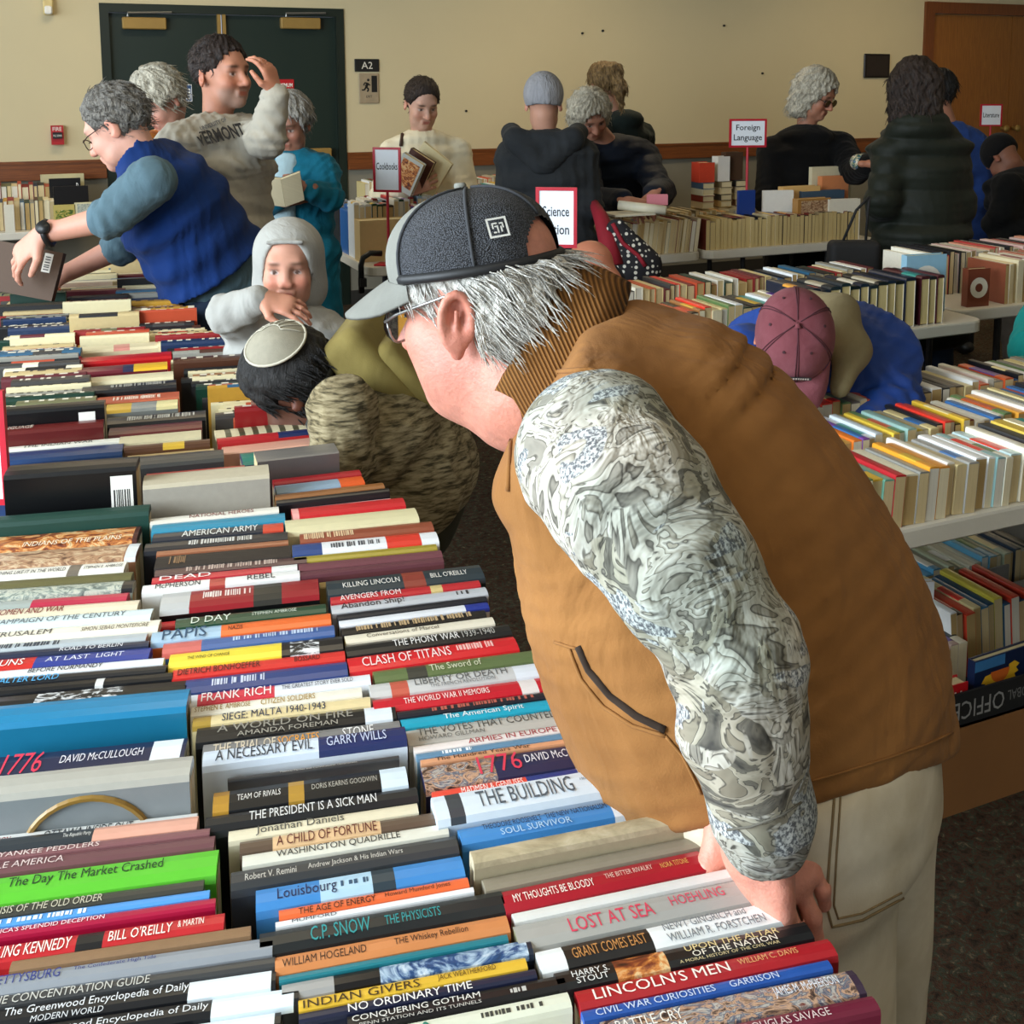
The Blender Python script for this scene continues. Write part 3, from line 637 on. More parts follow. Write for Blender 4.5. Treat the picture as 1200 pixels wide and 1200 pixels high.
B(2,167,688,351,671,9,'#e3e2de',tx=[('McPHERSON',.08,.36,'#22242a',.6,.5),('REBEL',.66,.84,'#22242a',.6,.5)],bands=[(.42,.52,'#a83a34')],lab='white hardcover with black capitals ending Rebel')
B(2,178,679,348,662,8,'#b32632',bands=[(.82,1,'#dcdcd8')],tx=[('DEAD',.05,.4,'#efe4e0',.7,.5)],lab='red hardcover with white end behind the white Rebel book')
B(2,182,672,360,655,8,'#4a2f32',tx=[('~',.2,.8,'#b9a498',.6,.5)],lab='dark plum hardcover with faint gold title')
B(2,182,656,340,643,13,'#2e2722',gloss=0,tx=[('~',.1,.22,'#8a6a4a',.6,.5)],lab='dark brown cloth hardcover in front of a copper edged one')
B(2,184,647,338,635,5,'#8e5638',lab='copper brown slim hardcover between two black ones')
B(2,170,640,337,626,9,'#1d1f26',tx=[('~',.3,.75,'#c9c7c0',.5,.5)],lab='black hardcover between copper brown and American Army')
B(2,179,629,332,615,9,'#1e2430',bands=[(.84,1,'#c2402a')],tx=[('AMERICAN ARMY',.22,.8,'#dcdcd6',.65,.5)],lab='black hardcover with red end titled American Army')
B(2,178,619,334,604,9,'#2b86a4',lab='turquoise hardcover behind the American Army spine')
B(2,176,608,326,595,8,'#dcd8cc',tx=[('NATIONAL HEROES',.3,.8,'#7a2a26',.5,.5)],lab='off-white hardcover with red title behind the turquoise one')
B(2,172,573,322,560,8,'#b8ae96',dz=.045,face='#9c968a',gloss=0,lab='tall greige hardcover with worn spine and faint title')
B(2,168,552,282,540,7,'#b03a26',lab='brick red slim hardcover behind the tall greige one')
B(2,150,541,262,530,6,'#3a3c3c',lab='charcoal slim hardcover between brick red and tan')
B(2,148,534,249,525,7,'#c2a878',hard=0,lab='tan paperback beside a brown and yellow one')
B(2,146,526,247,518,6,'#5a3a26',bands=[(.45,.7,'#d9b23a')],lab='brown slim hardcover with yellow block on spine')
B(2,140,516,236,507,7,'#cfc5a0',gloss=0,lab='pale khaki hardcover behind the brown and yellow one')
B(2,128,503,236,496,6,'#5c1c1c',lab='oxblood hardcover between pale khaki and black')
B(2,126,495,242,485,8,'#191a1c',tx=[('~',.2,.9,'#b9b7ac',.5,.5)],lab='black hardcover with pale capitals beside an oxblood one')
B(2,125,479,209,471,6,'#8d8f8a',bands=[(.0,.35,'#caa23c'),(.7,1,'#e0d49a')],lab='grey and gold banded slim hardcover')
B(2,98,466,208,458,6,'#b85a3c',hard=0,tx=[('~',.3,.8,'#f0dcc8',.5,.5)],lab='rust orange paperback with pale title')
B(2,97,456,207,449,6,'#222326',tx=[('~',.3,.9,'#a8a69c',.5,.5)],lab='black slim hardcover between rust and cream')
B(2,95,445,203,437,8,'#ddd2ac',lab='cream hardcover behind a thin black one')
B(2,91,434,196,425,7,'#6a1f2c',bands=[(.5,.62,'#2a2a4a'),(.62,1,'#dfae2a')],lab='maroon hardcover with navy and yellow end bands')
B(2,88,422,201,413,8,'#b3161c',lab='bright red hardcover behind the maroon and yellow one')
B(2,80,408,184,400,9,'#d8cba6',bands=[(.5,.68,'#cf8a7c')],lab='cream hardcover with a faded red stamp')
# ---- row along the aisle
B(3,885,1207,1028,1174,16,'#6a1f34',tx=[('DOUGLAS SAVAGE',.5,.82,'#d8c4c0',.45,.5)],lab='maroon hardcover with small pale author name',ext=1)
B(3,703,1199,1009,1152,22,'#3a2c3c',art='paint',artspan=(0,.97),tx=[('BATTLE CRY',.05,.3,'#e6e2da',.35,.6),('OF FREEDOM',.05,.3,'#e6e2da',.3,.2),('JAMES M. McPHERSON',.66,.92,'#e4e8f0',.4,.6)],lab='hardcover with battle painting spine titled Battle Cry of Freedom')
B(3,682,1189,972,1128,12,'#2552a0',tx=[('CIVIL WAR CURIOSITIES',.05,.52,'#c3cfe4',.6,.5),('GARRISON',.58,.78,'#c3cfe4',.6,.5)],lab='blue hardcover titled Civil War Curiosities')
B(3,677,1171,976,1108,26,'#a51f27',tx=[("LINCOLN'S MEN",.06,.58,'#efe2d8',.5,.55),('WILLIAM C. DAVIS',.62,.86,'#d8a06a',.28,.62)],lab='wide red hardcover with large cream serif title before the blue one')
B(3,653,1151,948,1087,24,'#17181a',art='warm',artspan=(.22,.42),tx=[('HARRY S.',.06,.2,'#dcdcd8',.28,.62),('STOUT',.07,.19,'#dcdcd8',.28,.3),('UPON THE ALTAR',.5,.88,'#d8c48a',.28,.72),('OF THE NATION',.52,.86,'#e6e0d0',.28,.42),('A MORAL HISTORY OF THE CIVIL WAR',.46,.86,'#c9b98a',.15,.16)],lab='black hardcover titled Upon the Altar of the Nation')
B(3,634,1132,922,1065,20,'#e4e8e8',bands=[(.1,.44,'#1d1c1c')],tx=[('GRANT COMES EAST',.13,.42,'#b9834a',.42,.5),('NEWT GINGRICH and',.5,.84,'#6d7478',.3,.74),('WILLIAM R. FORSTCHEN',.5,.9,'#6d7478',.34,.3)],lab='white hardcover with black title plate Grant Comes East')
B(3,604,1096,872,1038,20,'#a3a39e',tx=[('LOST AT SEA',.22,.58,'#d23c58',.5,.5),('HOEHLING',.66,.9,'#cf4a62',.36,.6)],face='#8f8d6e',lab='grey hardcover titled Lost at Sea in pink')
B(3,601,1074,861,1022,9,'#d9dad6',lab='white hardcover between Lost at Sea and a red one')
B(3,591,1060,825,1006,17,'#a3182a',tx=[('MY THOUGHTS BE BLOODY',.05,.44,'#efe6dc',.42,.5),('THE BITTER RIVALRY',.5,.74,'#e0bcae',.2,.6),('NORA TITONE',.78,.92,'#d8a45a',.45,.55)],lab='red hardcover titled My Thoughts Be Bloody')
B(3,562,1026,824,982,14,'#8b8371',gloss=0,lab='weathered grey brown cloth hardcover before a mottled one')
B(3,558,1013,836,953,7,'#b3a789',dz=.015,art='beige',artspan=(0,1),face='#a99e82',gloss=0,lab='tall mottled beige hardcover with a plain board')
B(3,573,1004,775,957,8,'#1f9cc8',hard=0,lab='cyan paperback behind the mottled beige board')
B(3,543,987,770,945,18,'#3f86c6',bands=[(.78,.96,'#dfe4ea')],tx=[('THEODORE ROOSEVELT',.12,.42,'#1c2a44',.3,.72),('THE NEW NATIONALISM',.44,.76,'#1c2a44',.3,.72),('SOUL SURVIVOR',.2,.56,'#a9cbe4',.35,.3)],lab='mid blue hardcover titled The New Nationalism')
B(3,508,944,750,904,16,'#d3e0ea',tx=[('THE BUILDING',.2,.66,'#4a5560',.6,.5),('A BIOGRAPHY OF THE PENTAGON',.7,.88,'#4a5560',.3,.6)],bands=[(.06,.13,'#3a4046'),(.9,.97,'#c9a4d0')],face='#bccbd6',dz=.01,lab='pale blue-white hardcover titled The Building')
B(3,507,932,723,897,8,'#e04a38',bands=[(.5,.78,'#24377e'),(.78,1,'#dfe2e2')],tx=[('MADMEN & GENIUSES',.15,.48,'#f2e2dc',.65,.5)],lab='orange-red and blue hardcover titled Madmen and Geniuses')
B(3,493,905,720,874,22,'#23264a',art='paint',artspan=(0,.36),tx=[('1776',.28,.5,'#d2344f',.7,.6),('DAVID McCULLOUGH',.52,.94,'#dad8de',.32,.6)],lab='navy hardcover with pink 1776 and a painted end')
B(3,493,892,703,862,6,'#d49a72',tx=[("The Hundred Years War",.08,.6,'#3a2418',.8,.5)],lab='salmon slim hardcover titled The Hundred Years War')
B(3,488,886,698,856,8,'#5d86a4',tx=[('~',.14,.3,'#e3ecf0',.5,.5)],lab='dusty blue hardcover behind the Hundred Years War')
B(3,485,878,692,849,8,'#e3dcd8',tx=[('ARMIES IN EUROPE',.3,.8,'#9a2430',.7,.5)],bands=[(.85,1,'#a83a44')],lab='white hardcover with red title Armies in Europe')
B(3,477,864,685,834,17,'#b4b2aa',tx=[('THE VOTES THAT COUNTED',.06,.84,'#4a4a46',.4,.66),('HOWARD GILLMAN',.06,.42,'#6a6a64',.24,.28)],lab='light grey hardcover titled The Votes That Counted')
B(3,470,847,672,819,12,'#1fa0bc',tx=[('The American Spirit',.24,.7,'#e6f0f0',.6,.5)],lab='cyan hardcover titled The American Spirit')
B(3,466,838,665,811,7,'#20202a',tx=[('~',.2,.8,'#b0584a',.5,.5)],lab='black slim hardcover with red lettering behind the cyan spine')
B(3,437,825,640,799,13,'#c2182a',tx=[('THE WORLD WAR II MEMOIRS',.17,.66,'#f0e2de',.45,.5)],bands=[(.84,.94,'#e3dcd8')],lab='crimson hardcover titled The World War Two Memoirs')
B(3,433,809,633,782,14,'#c5c7c6',tx=[('LIBERTY OR DEATH',.26,.8,'#5a5c5c',.42,.62),('THE FRENCH REVOLUTION',.34,.72,'#77797a',.24,.26)],bands=[(.12,.22,'#c05a48'),(.84,.98,'#dde4ec')],lab='silver hardcover titled Liberty or Death with a red crest')
B(3,438,791,627,768,11,'#5e6f44',tx=[('The Sword of',.34,.66,'#cfd2b4',.5,.5)],bands=[(.2,.32,'#3c3c34')],lab='moss green hardcover with pale title')
B(3,408,778,605,752,13,'#cf1c26',tx=[('CLASH OF TITANS',.08,.6,'#f0dcd8',.6,.5),('~',.64,.86,'#e8b4ac',.4,.6)],lab='scarlet hardcover titled Clash of Titans')
B(3,405,761,597,735,11,'#18191b',tx=[('THE PHONY WAR',.28,.68,'#e3e2de',.8,.5),('1939-1940',.7,.9,'#b0afa8',.7,.5)],lab='black hardcover titled The Phony War 1939-1940')
B(3,405,750,578,725,8,'#e4dcc6',tx=[('Conversations of Marcel',.14,.62,'#6a6254',.4,.5)],lab='cream hardcover behind the Phony War spine')
B(3,400,739,568,716,7,'#1e1b1a',tx=[('~',.1,.9,'#b59a72',.7,.5)],lab='black slim hardcover with tan broken lettering')
B(3,398,730,572,708,7,'#dfe2e6',bands=[(.84,1,'#22348a')],lab='white slim hardcover with a royal blue end')
B(3,395,722,570,700,6,'#1a1d26',lab='black slim hardcover between white and silver ones')
B(3,388,712,570,691,10,'#b9bcc0',tx=[('Abandon Ship!',.06,.46,'#2a1a1c',.75,.5),('~',.8,.88,'#2a2a30',.4,.5)],lab='silver grey hardcover titled Abandon Ship')
B(3,388,703,562,682,8,'#b8232c',tx=[('AVENGERS FROM',.06,.46,'#efe0dc',.7,.5)],bands=[(.66,.74,'#cfb87a')],lab='red hardcover with a small gold seal behind Abandon Ship')
B(3,385,692,567,670,11,'#23323a',tx=[('KILLING LINCOLN',.1,.46,'#e6e2d8',.55,.5),("BILL O'REILLY",.66,.9,'#e6e2d8',.5,.5)],bands=[(.48,.62,'#8c3a2e')],lab='slate hardcover with white capitals and a rust panel')
B(3,373,683,524,666,5,'#c9ab66',hard=0,lab='straw yellow thin paperback before the mauve pair')
B(3,353,673,521,657,10,'#5d3038',gloss=0,lab='mauve cloth hardcover, nearer of a matching pair')
B(3,350,664,518,648,9,'#6b3a42',gloss=0,lab='mauve cloth hardcover, farther of a matching pair')
B(3,345,655,512,640,6,'#9a8a2e',lab='mustard olive slim hardcover behind the mauve pair')
B(3,342,643,512,627,11,'#e6e8ea',bands=[(.0,.2,'#26447e'),(.64,.88,'#d8382a')],tx=[('~',.26,.6,'#4a4c54',.4,.5)],lab='white hardcover with blue and red end blocks')
B(3,352,630,508,616,8,'#8c4630',tx=[('~',.03,.4,'#d8bc94',.6,.5)],lab='rust brown hardcover with an oval emblem')
B(3,333,613,487,599,13,'#d9d0a6',lab='cream hardcover behind the rust brown spine')
B(3,343,602,475,588,7,'#c2242a',bands=[(.0,.06,'#e8a6a0')],lab='red slim hardcover with a gold tip')
B(3,343,596,456,583,6,'#e3b2ae',hard=0,lab='pale pink thin paperback behind a red hardcover')
B(3,325,590,457,574,8,'#15151a',lab='black hardcover behind the pale pink paperback')
B(3,322,582,450,568,6,'#8c5a30',lab='brown slim hardcover in front of a blue and orange one')
B(3,323,573,425,560,8,'#8fa6ba',bands=[(.72,1,'#dc5a24')],lab='grey-blue hardcover with an orange end')
B(3,320,564,422,552,6,'#a81e28',lab='dark red hardcover behind the grey-blue one')
B(3,305,538,397,527,6,'#6e6a66',dz=.045,face='#5c5654',hard=0,lab='tall grey photo-covered paperback facing the camera')
B(3,283,536,383,521,8,'#1d3a5a',bands=[(.0,.3,'#2a7a6a'),(.75,1,'#dcd4b4')],lab='navy and teal hardcover with a cream end')
B(3,260,526,373,511,7,'#d8a28c',hard=0,lab='salmon paperback behind the navy and teal one')
B(3,256,518,373,504,6,'#b3262a',bands=[(.6,1,'#23305a')],lab='red and navy slim hardcover')
B(3,252,508,363,495,8,'#cfc4a0',bands=[(.1,.16,'#4a4a34'),(.24,.3,'#4a4a34'),(.38,.44,'#4a4a34'),(.52,.58,'#4a4a34'),(.66,.72,'#4a4a34'),(.8,.86,'#4a4a34')],lab='hardcover with a checkered olive and cream spine')

ROWN = {1: 'left row', 2: 'middle row', 3: 'aisle row'}
rows = {1: [], 2: [], 3: []}
for row, xl, yl, xr, yr, t, col, kw in BK:
    zt = TZ+0.148+kw.get('dz', 0)+(0 if kw.get('hard', 1) else -0.012)
    p, q = atz(xl, yl, zt), atz(xr, yr, zt)
    d = q-p; L = np.linalg.norm(d[:2]); ang = math.atan2(d[1], d[0])
    if row == 1 and xl <= 4: L = max(L+0.035, 0.205)
    if kw.get('ext'): L = 0.225
    if kw.get('ext') != 0: L = min(max(L, 0.15), 0.265)
    xm = (xl+xr)/2; ym = (yl+yr)/2
    T = abs(atz(xm, ym-t/2, zt)[1]-atz(xm, ym+t/2, zt)[1])
    ang = max(-0.26, min(-0.07, ang))
    c = q-V(math.cos(ang), math.sin(ang), 0)*L/2
    ref = {1: 0.03, 2: 0.25, 3: 0.46}[row]
    yref = c[1]+math.tan(-0.17)*(ref-c[0])
    rows[row].append(dict(c=c, L=L, ang=ang, T=T, D=zt-TZ, col=col, kw=kw, y=yref))
LASTY = {}
for row, lst in rows.items():
    lst.sort(key=lambda e: e['y'])
    n = len(lst)
    for i, e in enumerate(lst):                     # shared angle keeps neighbours apart
        near = lst[max(0, i-3):i+4]
        e['a2'] = sum(k['ang'] for k in near)/len(near)
    ymin = lst[0]['y']-lst[0]['T']/2
    bounds = []
    for i in range(n):
        lo = (lst[i-1]['y']*lst[i]['T']+lst[i]['y']*lst[i-1]['T'])/(lst[i-1]['T']+lst[i]['T']) if i else ymin
        hi = (lst[i+1]['y']*lst[i]['T']+lst[i]['y']*lst[i+1]['T'])/(lst[i+1]['T']+lst[i]['T']) if i < n-1 else lst[i]['y']+lst[i]['T']/2
        bounds.append((lo, hi))
    for i, e in enumerate(lst):
        lo, hi = bounds[i]; T = min((hi-lo)*math.cos(e['a2'])-0.0006, 0.062); T = max(T, 0.006)
        e['y2'] = (lo+hi)/2; kw = e['kw']; c = e['c']
        c = V(c[0], c[1]+e['y2']-e['y'], TZ)
        L, D = e['L'], e['D']
        bk = book(c, e['a2'], L, T, D, e['col'], bool(kw.get('hard', 1)), kw.get('bands', ()), kw.get('art'), kw.get('face'), R_.choice(['#d8c8a0', '#e2d8bc', '#cbb88c']), 0, bool(kw.get('gloss', 1)),
                  kw['lab'], 'books in the '+ROWN[row]+' of the long table', artspan=kw.get('artspan', (0, 1)))
        spine_text(bk, L, T, D, kw.get('tx', ()))
        if 'bar' in kw: barcode(bk, L, T, D, *kw['bar'])
        if 'ring' in kw:
            a = np.linspace(math.radians(25), math.radians(155), 14)
            MB().tube([(0.01+0.062*math.cos(k), -T/2-0.0006, D-0.072+0.058*math.sin(k)) for k in a], 0.0035, 6).obj('cover_ring', plain('ring_bronze', '#8a6a2c', 0.4), COVER[bk.name])
            MB().box((-L/2, -T/2-0.0012, 0), (L/2, -T/2-0.0002, D-0.052)).obj('cover_band', plain('cover_slate', '#3c4a50', 0.5), COVER[bk.name])
    LASTY[row] = bounds[-1][1]
# ================================================================== more books
STUFF = MB(); STUFFDONE = []
def bbox_stuff(o, rz, L, T, D, col, pages='#cdbb92', lean=0.0):
    """one book of the far rows, added to the common mesh"""
    M = Matrix.Translation(o) @ Matrix.Rotation(rz, 4, 'Z') @ Matrix.Rotation(lean, 4, 'X')
    def addb(lo, hi, c, pg):
        mb = MB().box(lo, hi); STUFF.add([M @ Vector(v) for v in mb.v], mb.f, 1 if pg else 0, c)
    L2, T2 = L/2, T/2; t = min(.0022, T*.15); c = hexc(col)
    addb((-L2, -T2, 0), (L2, -T2+t, D), c, 0); addb((-L2, T2-t, 0), (L2, T2, D), c, 0); addb((-L2, -T2+t, D-t), (L2, T2-t, D), c, 0)
    addb((-L2+.002, -T2+t, 0.002), (L2-.002, T2-t, D-t), hexc(pages), 1)
DARKPAL = ['#17181b']*4+['#d8cca4']*4+['#c2ad7c']*3+['#8a1a1c']*3+['#4a2a1c', '#123428', '#1d3050', '#8c8a80', '#b98a2c', '#b5482c', '#5c1f28', '#6a6a4a', '#e0d8c0', '#2a5a78', '#3c3a38', '#9c6a3c']
PAPPAL = ['#e8a23c', '#f0ede4', '#d8382a', '#e0dccc', '#d9c890', '#2f8f86', '#5d3a86', '#8c8c86', '#1c1d20', '#eceff0', '#c9552a', '#3a6ea8', '#d9b23a', '#b8b09a', '#7a2a2a', '#5a7a4a']
def lab_between(seq, i, kind, where):
    """label naming the neighbours, shortened where two alike books meet"""
    c = cname(seq[i][0]); T = seq[i][1]
    th = 'thin ' if T < 0.016 else 'thick ' if T > 0.036 else ''
    a = cname(seq[i-1][0]) if i else None; b_ = cname(seq[i+1][0]) if i < len(seq)-1 else None
    if a and b_: w = 'between %s and %s ones' % (a, b_) if a != b_ else 'between two %s ones' % a
    else: w = 'beside a %s one' % (a or b_)
    return '%s%s %s %s, %s' % (th, c, kind, w, where)
# ---- far stretch of the three rows
EDGE = {1: atz(84, 382, .888)[0], 2: atz(161, 372, .888)[0], 3: atz(236, 376, .888)[0]}
EDGE0 = {1: 0.133, 2: 0.335, 3: 0.565}
ROWWH = {1: 'far part of left row', 2: 'far part of middle row', 3: 'far part of aisle row'}
IND = []
for row in (1, 2, 3):
    seq = []; y = LASTY[row]+0.004; r = random.Random(40+row)
    while y < 4.70:
        T = r.choice([r.uniform(.012, .022), r.uniform(.02, .034), r.uniform(.028, .045)])
        seq.append((r.choice(DARKPAL), T, y)); y += (T+0.001)/math.cos(0.15)
    for i, (col, T, y) in enumerate(seq):
        f = min(1, max(0, (y-2.1)/1.6)); xr = EDGE0[row]*(1-f)+EDGE[row]*f
        if row == 3 and y > 3.3: xr -= 0.02
        L = r.uniform(.165, .205) if row < 3 else r.uniform(.15, .19)
        D = r.choice([.135, .145, .15, .155, .165, .185 if r.random() < .25 else .15])
        ang = -0.16+r.uniform(-.01, .01); xr += r.uniform(-.012, .004)
        c = V(xr-L/2*math.cos(ang), y+T/2/math.cos(.15), TZ)
        IND.append((y, row, c, ang, L, T, D, col, lab_between([(a, b_) for a, b_, _ in seq], i, 'hardcover', ROWWH[row]), r.random(), r.choice(DARKPAL), r.uniform(.1, .5), r.uniform(.5, .95)))
IND.sort(key=lambda e: e[0])
for k, (y, row, c, ang, L, T, D, col, lab, g, bc, ba, bb) in enumerate(IND):
    if k < 118:
        bands = [(ba, bb, bc)] if g < .35 else []
        bk = book(c, ang, L, T, D, col, True, bands, None, None, '#cdbb92', 0, g > .4, lab, 'books in the far part of the long table')
        if g > .3: 
            mb = MB(); rr = random.Random(k); x = -L*.4; tc = '#d8d0bc' if sum(hexc(col)) < .7 else '#3a332c'
            while x < L*.36:
                wd = rr.uniform(.006, .02); mb.box((x, -T*.16, D), (x+wd, T*.16, D+.0004)); x += wd+rr.uniform(.003, .03)
            mb.obj('spine_marks', inkmat(tc), COVER[bk.name], kind='stuff')
    else: bbox_stuff(c, ang, L, T, D, col)

def run(x0, x1, yf, z, L, D, Tr, pal, where, seed, kind='paperback', ind=True, lean=0.0, jit=0.012, colors=None, group=None, pages=None, along=(1, 0), hard=False, gap=.0008):
    """books side by side along x, tails towards -y"""
    r = random.Random(seed); x = x0; seq = []
    while x < x1:
        T = r.uniform(*Tr); seq.append((r.choice(pal) if colors is None or len(seq) >= len(colors) else colors[len(seq)], T, x)); x += T/math.cos(lean)+gap
    for i, (col, T, x) in enumerate(seq):
        l = L*r.uniform(.94, 1.05); d = D*r.uniform(.93, 1.05)
        c = V(x+T/2+abs(math.sin(lean))*T/2, yf+l/2+r.uniform(0, jit), z+abs(math.sin(lean))*T/2)
        pg = pages or r.choice(['#d2bd90', '#c9b284', '#ddd0ae', '#b99c68', '#d8d2c2'])
        d_ = V(c[0], c[1]-l/2, c[2]+d)-CAM; px_ = PX+F*(d_@rt)/(d_@fw)
        if ind and px_ > 1212:
            if px_ < 1800 and not STUFFDONE: bbox_stuff(c, math.pi/2, l, T, d, col, pg, lean)
            continue
        if ind:
            bands = [(r.uniform(.1, .3), r.uniform(.5, .8), r.choice(PAPPAL))] if r.random() < .3 else []
            bk = book(c, math.pi/2, l, T, d, col, hard, bands, None, None, pg, lean, True, lab_between([(a, b_) for a, b_, _ in seq], i, kind, where), group or where)
        else: bbox_stuff(c, math.pi/2, l, T, d, col, pg, lean)
    return seq
# ---- paperback table
XA = atz(1012, 620, .74)[0]
run(XA-.16, XA+.012, TAY+.015, TZ, .165, .108, (.016, .032), PAPPAL, 'front row of paperback table', 5, colors=['#c9b07a', '#d8cfae'], group='paperbacks in the front row')
run(XA+.02, XA+.92, TAY+.012, TZ, .172, .110, (.017, .034), PAPPAL, 'front row of paperback table', 11, lean=0.07,
    colors=['#6aa08c', '#b3202a', '#e2dcc2', '#8a8a84', '#e09a2c', '#d98f2a', '#e8e4d8', '#c9b98a', '#9a9a96', '#eceeee', '#e4e8e8', '#8ab0b0', '#dcd8c4', '#b8cfd0', '#e8e2cc', '#f0f0ec', '#3a3a3c', '#d8b84a', '#e2d8b8'], group='paperbacks in the front row')
run(XA-.02, XA+.60, TAY+.235, TZ, .165, .106, (.016, .026), PAPPAL, 'middle row of paperback table', 14,
    colors=['#c97a8a', '#1d1c1e', '#d86a5c', '#e2d2b4', '#5fb09c', '#8ab49a', '#d9b060', '#e07a2c', '#7a4aa0', '#d8dce0', '#cfd8dc', '#c8b060', '#e8c84a', '#6a8a5a', '#8fb0a8', '#d8c048', '#b8b090'], group='paperbacks in the middle row')
run(XA+.61, XA+1.5, TAY+.235, TZ, .17, .11, (.018, .03), PAPPAL, 'middle row of paperback table', 15, group='paperbacks in the middle row', lean=.05)
run(XA-.1, XA+1.75, TAY+.455, TZ, .17, .112, (.018, .032), PAPPAL+['#3a3432', '#5a5048', '#8a8478', '#6a6258'], 'back row of paperback table', 17, group='paperbacks in the back row')
# ---- table of dark hardbacks
xr = atz(1138, 388, .74)[0]
run(xr-.62, xr-.13, TBY+.02, TZ, .20, .172, (.032, .046), ['#1a1a1c', '#242a30', '#3a3026', '#1e2436'], 'near corner of hardback table', 21, 'hardcover', hard=True, lean=-0.0, group='dark hardbacks on the near corner', pages='#d2bd86')
run(xr-.10, xr-.02, TBY+.02, TZ, .20, .172, (.030, .040), ['#4a2026', '#23262a'], 'near corner of hardback table', 22, 'hardcover', hard=True, group='dark hardbacks on the near corner', pages='#d2bd86')
run(1.52, xr-.64, TBY+.05, TZ, .19, .13, (.02, .036), PAPPAL+DARKPAL, 'near row of hardback table', 24, group='books in the near row of the hardback table')
run(1.52, xr-.05, TBY+.36, TZ, .19, .15, (.02, .036), PAPPAL+DARKPAL, '', 25, ind=False)
# ---- picture book table
run(TBX1+.28, TBX1+1.3, TCY+.03, TZ, .21, .165, (.018, .034), ['#8a4a34', '#e3dccb', '#c9b890', '#a86a54', '#d8c9a0'], 'picture book table', 31, group='books on the picture book table', colors=['#8a4a34', '#d8d0b8', '#c9b07c', '#dcd0ac'])
run(TBX1+.10, TBX1+2.2, TCY+.28, TZ, .24, .17, (.02, .04), ['#1d1d20', '#e2dccb', '#c98a70', '#d8b8b0', '#a83a34', '#e8e4d4'], '', 32, ind=False)
# ---- childrens table and the tables behind
run(TDX0+.03, TDX0+.98, TDY+.03, TZ, .19, .155, (.018, .03), ['#1d1a18', '#6a2a22', '#c9b68a', '#8a7a5a', '#23303c', '#b59a60'], 'front row under Foreign Language sign', 41, ind=True, group='books in the front row of the childrens table', pages='#c9b27c')
run(TDX0-.84, TDX0-.04, TDY+.02, TZ, .2, .17, (.014, .028), ['#c9b68a', '#8a7a5a', '#7a1a1c', '#d8cfae', '#3a342c', '#b59a60', '#a89878'], 'table of the navy jacket woman', 43, ind=True, lean=0.12, group='books before the navy jacket woman')
run(TDX0-.6, TDX0+.45, TDY+.27, TZ, .2, .17, (.016, .03), ['#c9b68a', '#b59a60', '#d8cfae', '#e0a86a', '#8a7a5a'], '', 44, ind=False)
run(TDX0+2.65, TDX0+4.2, TDY+.12, TZ, .2, .18, (.02, .04), ['#c9b68a', '#5a8a3a', '#d8cfae', '#8a5a2a', '#3a342c'], '', 45, ind=False)
run(TDX0+2.65, TDX0+4.2, TDY+.45, TZ, .2, .19, (.02, .04), ['#c9b68a', '#e0c84a', '#d8cfae', '#8a5a2a'], '', 46, ind=False)
run(-1.4, 0.28, Y1-.72, TZ, .2, .17, (.02, .036), DARKPAL, '', 51, ind=False)
run(-1.4, 0.28, Y1-.42, TZ, .2, .24, (.02, .04), DARKPAL, '', 52, ind=False)
run(2.1, 4.1, Y1-.74, TZ, .2, .15, (.016, .03), PAPPAL, '', 53, ind=False)
run(2.1, 4.1, Y1-.4, TZ, .2, .17, (.016, .03), PAPPAL, '', 54, ind=False)
STUFFDONE.append(1)
so = STUFF.obj('distant_books', [COVM, PAGEM], None, kind='stuff')
so['label'] = 'packed rows of assorted books filling the far tables'; so['category'] = 'books'

# ---- books that face the photographer on the far tables
def slab(o, rz, w_, t, h, col, label, pages='#d2c39a', tilt=0.0, title=None, tcol='#2a2620', name='picture_book', art=None):
    """upright book showing its front board; local x across, y thickness, z up"""
    th = thing(name, label, 'book', o, None, (tilt, 0, rz))
    c = hexc(col)
    cvo = MB().box((-w_/2, -t/2, 0), (w_/2, -t/2+.003, h), 0, c).box((-w_/2, t/2-.003, 0), (w_/2, t/2, h), 0, c).box((-w_/2, -t/2+.003, 0), (-w_/2+.003, t/2-.003, h), 0, c).obj('cover', [COVG], th); COVER[th.name] = cvo
    MB().box((-w_/2+.003, -t/2+.003, .003), (w_/2-.004, t/2-.003, h-.004), 0, hexc(pages)).obj('page_block', PAGEM, th)
    if title:
        for s, x, z, ww, hh in title: lettering(s, (-w_/2+w_*x, -t/2-.0003, h*z), (1, 0, 0), (0, 0, 1), w_*ww, h*hh, inkmat(tcol), cvo, 'cover_lettering')
    if art: MB().box((-w_*.4, -t/2-.001, h*art[1]), (w_*.4, -t/2, h*art[2])).obj('cover_picture', ART[art[0]], cvo)
    return th
def onTD(px, py, z=TZ+.0, dy=0.0): return atz(px, py, z)
YB = TDY+.30
def slabat(px0, py0, px1, Yd, z0, col, label, **kw):
    """book whose front board spans px0..px1 with its top at py0, standing at depth Yd on height z0"""
    a, b_ = atY(px0, py0, Yd), atY(px1, py0, Yd)
    w_ = b_[0]-a[0]; h = (a[2]+b_[2])/2-z0
    return slab(((a[0]+b_[0])/2, Yd, z0), kw.pop('rz', 0), w_, kw.pop('t', .03), h, col, label, **kw)
slabat(865, 223, 884, TDY+0.182, TZ, '#1f3f8c', 'small blue book standing up behind the front row', t=.02)
slabat(896, 223, 927, TDY+0.189, TZ, '#e4e2da', 'white square book standing beside the blue one', t=.02, rz=-.25)
slabat(932, 232, 970, TDY+.10, TZ, '#a87a3e', 'large tan picture book on the end of the front row', t=.05, art=('tan', .55, .95))
slabat(972, 233, 1005, TDY+.06, TZ, '#ddd6c4', 'large white picture book with a sketched animal by black tote', t=.03, art=('beige', .15, .5), rz=-.12)
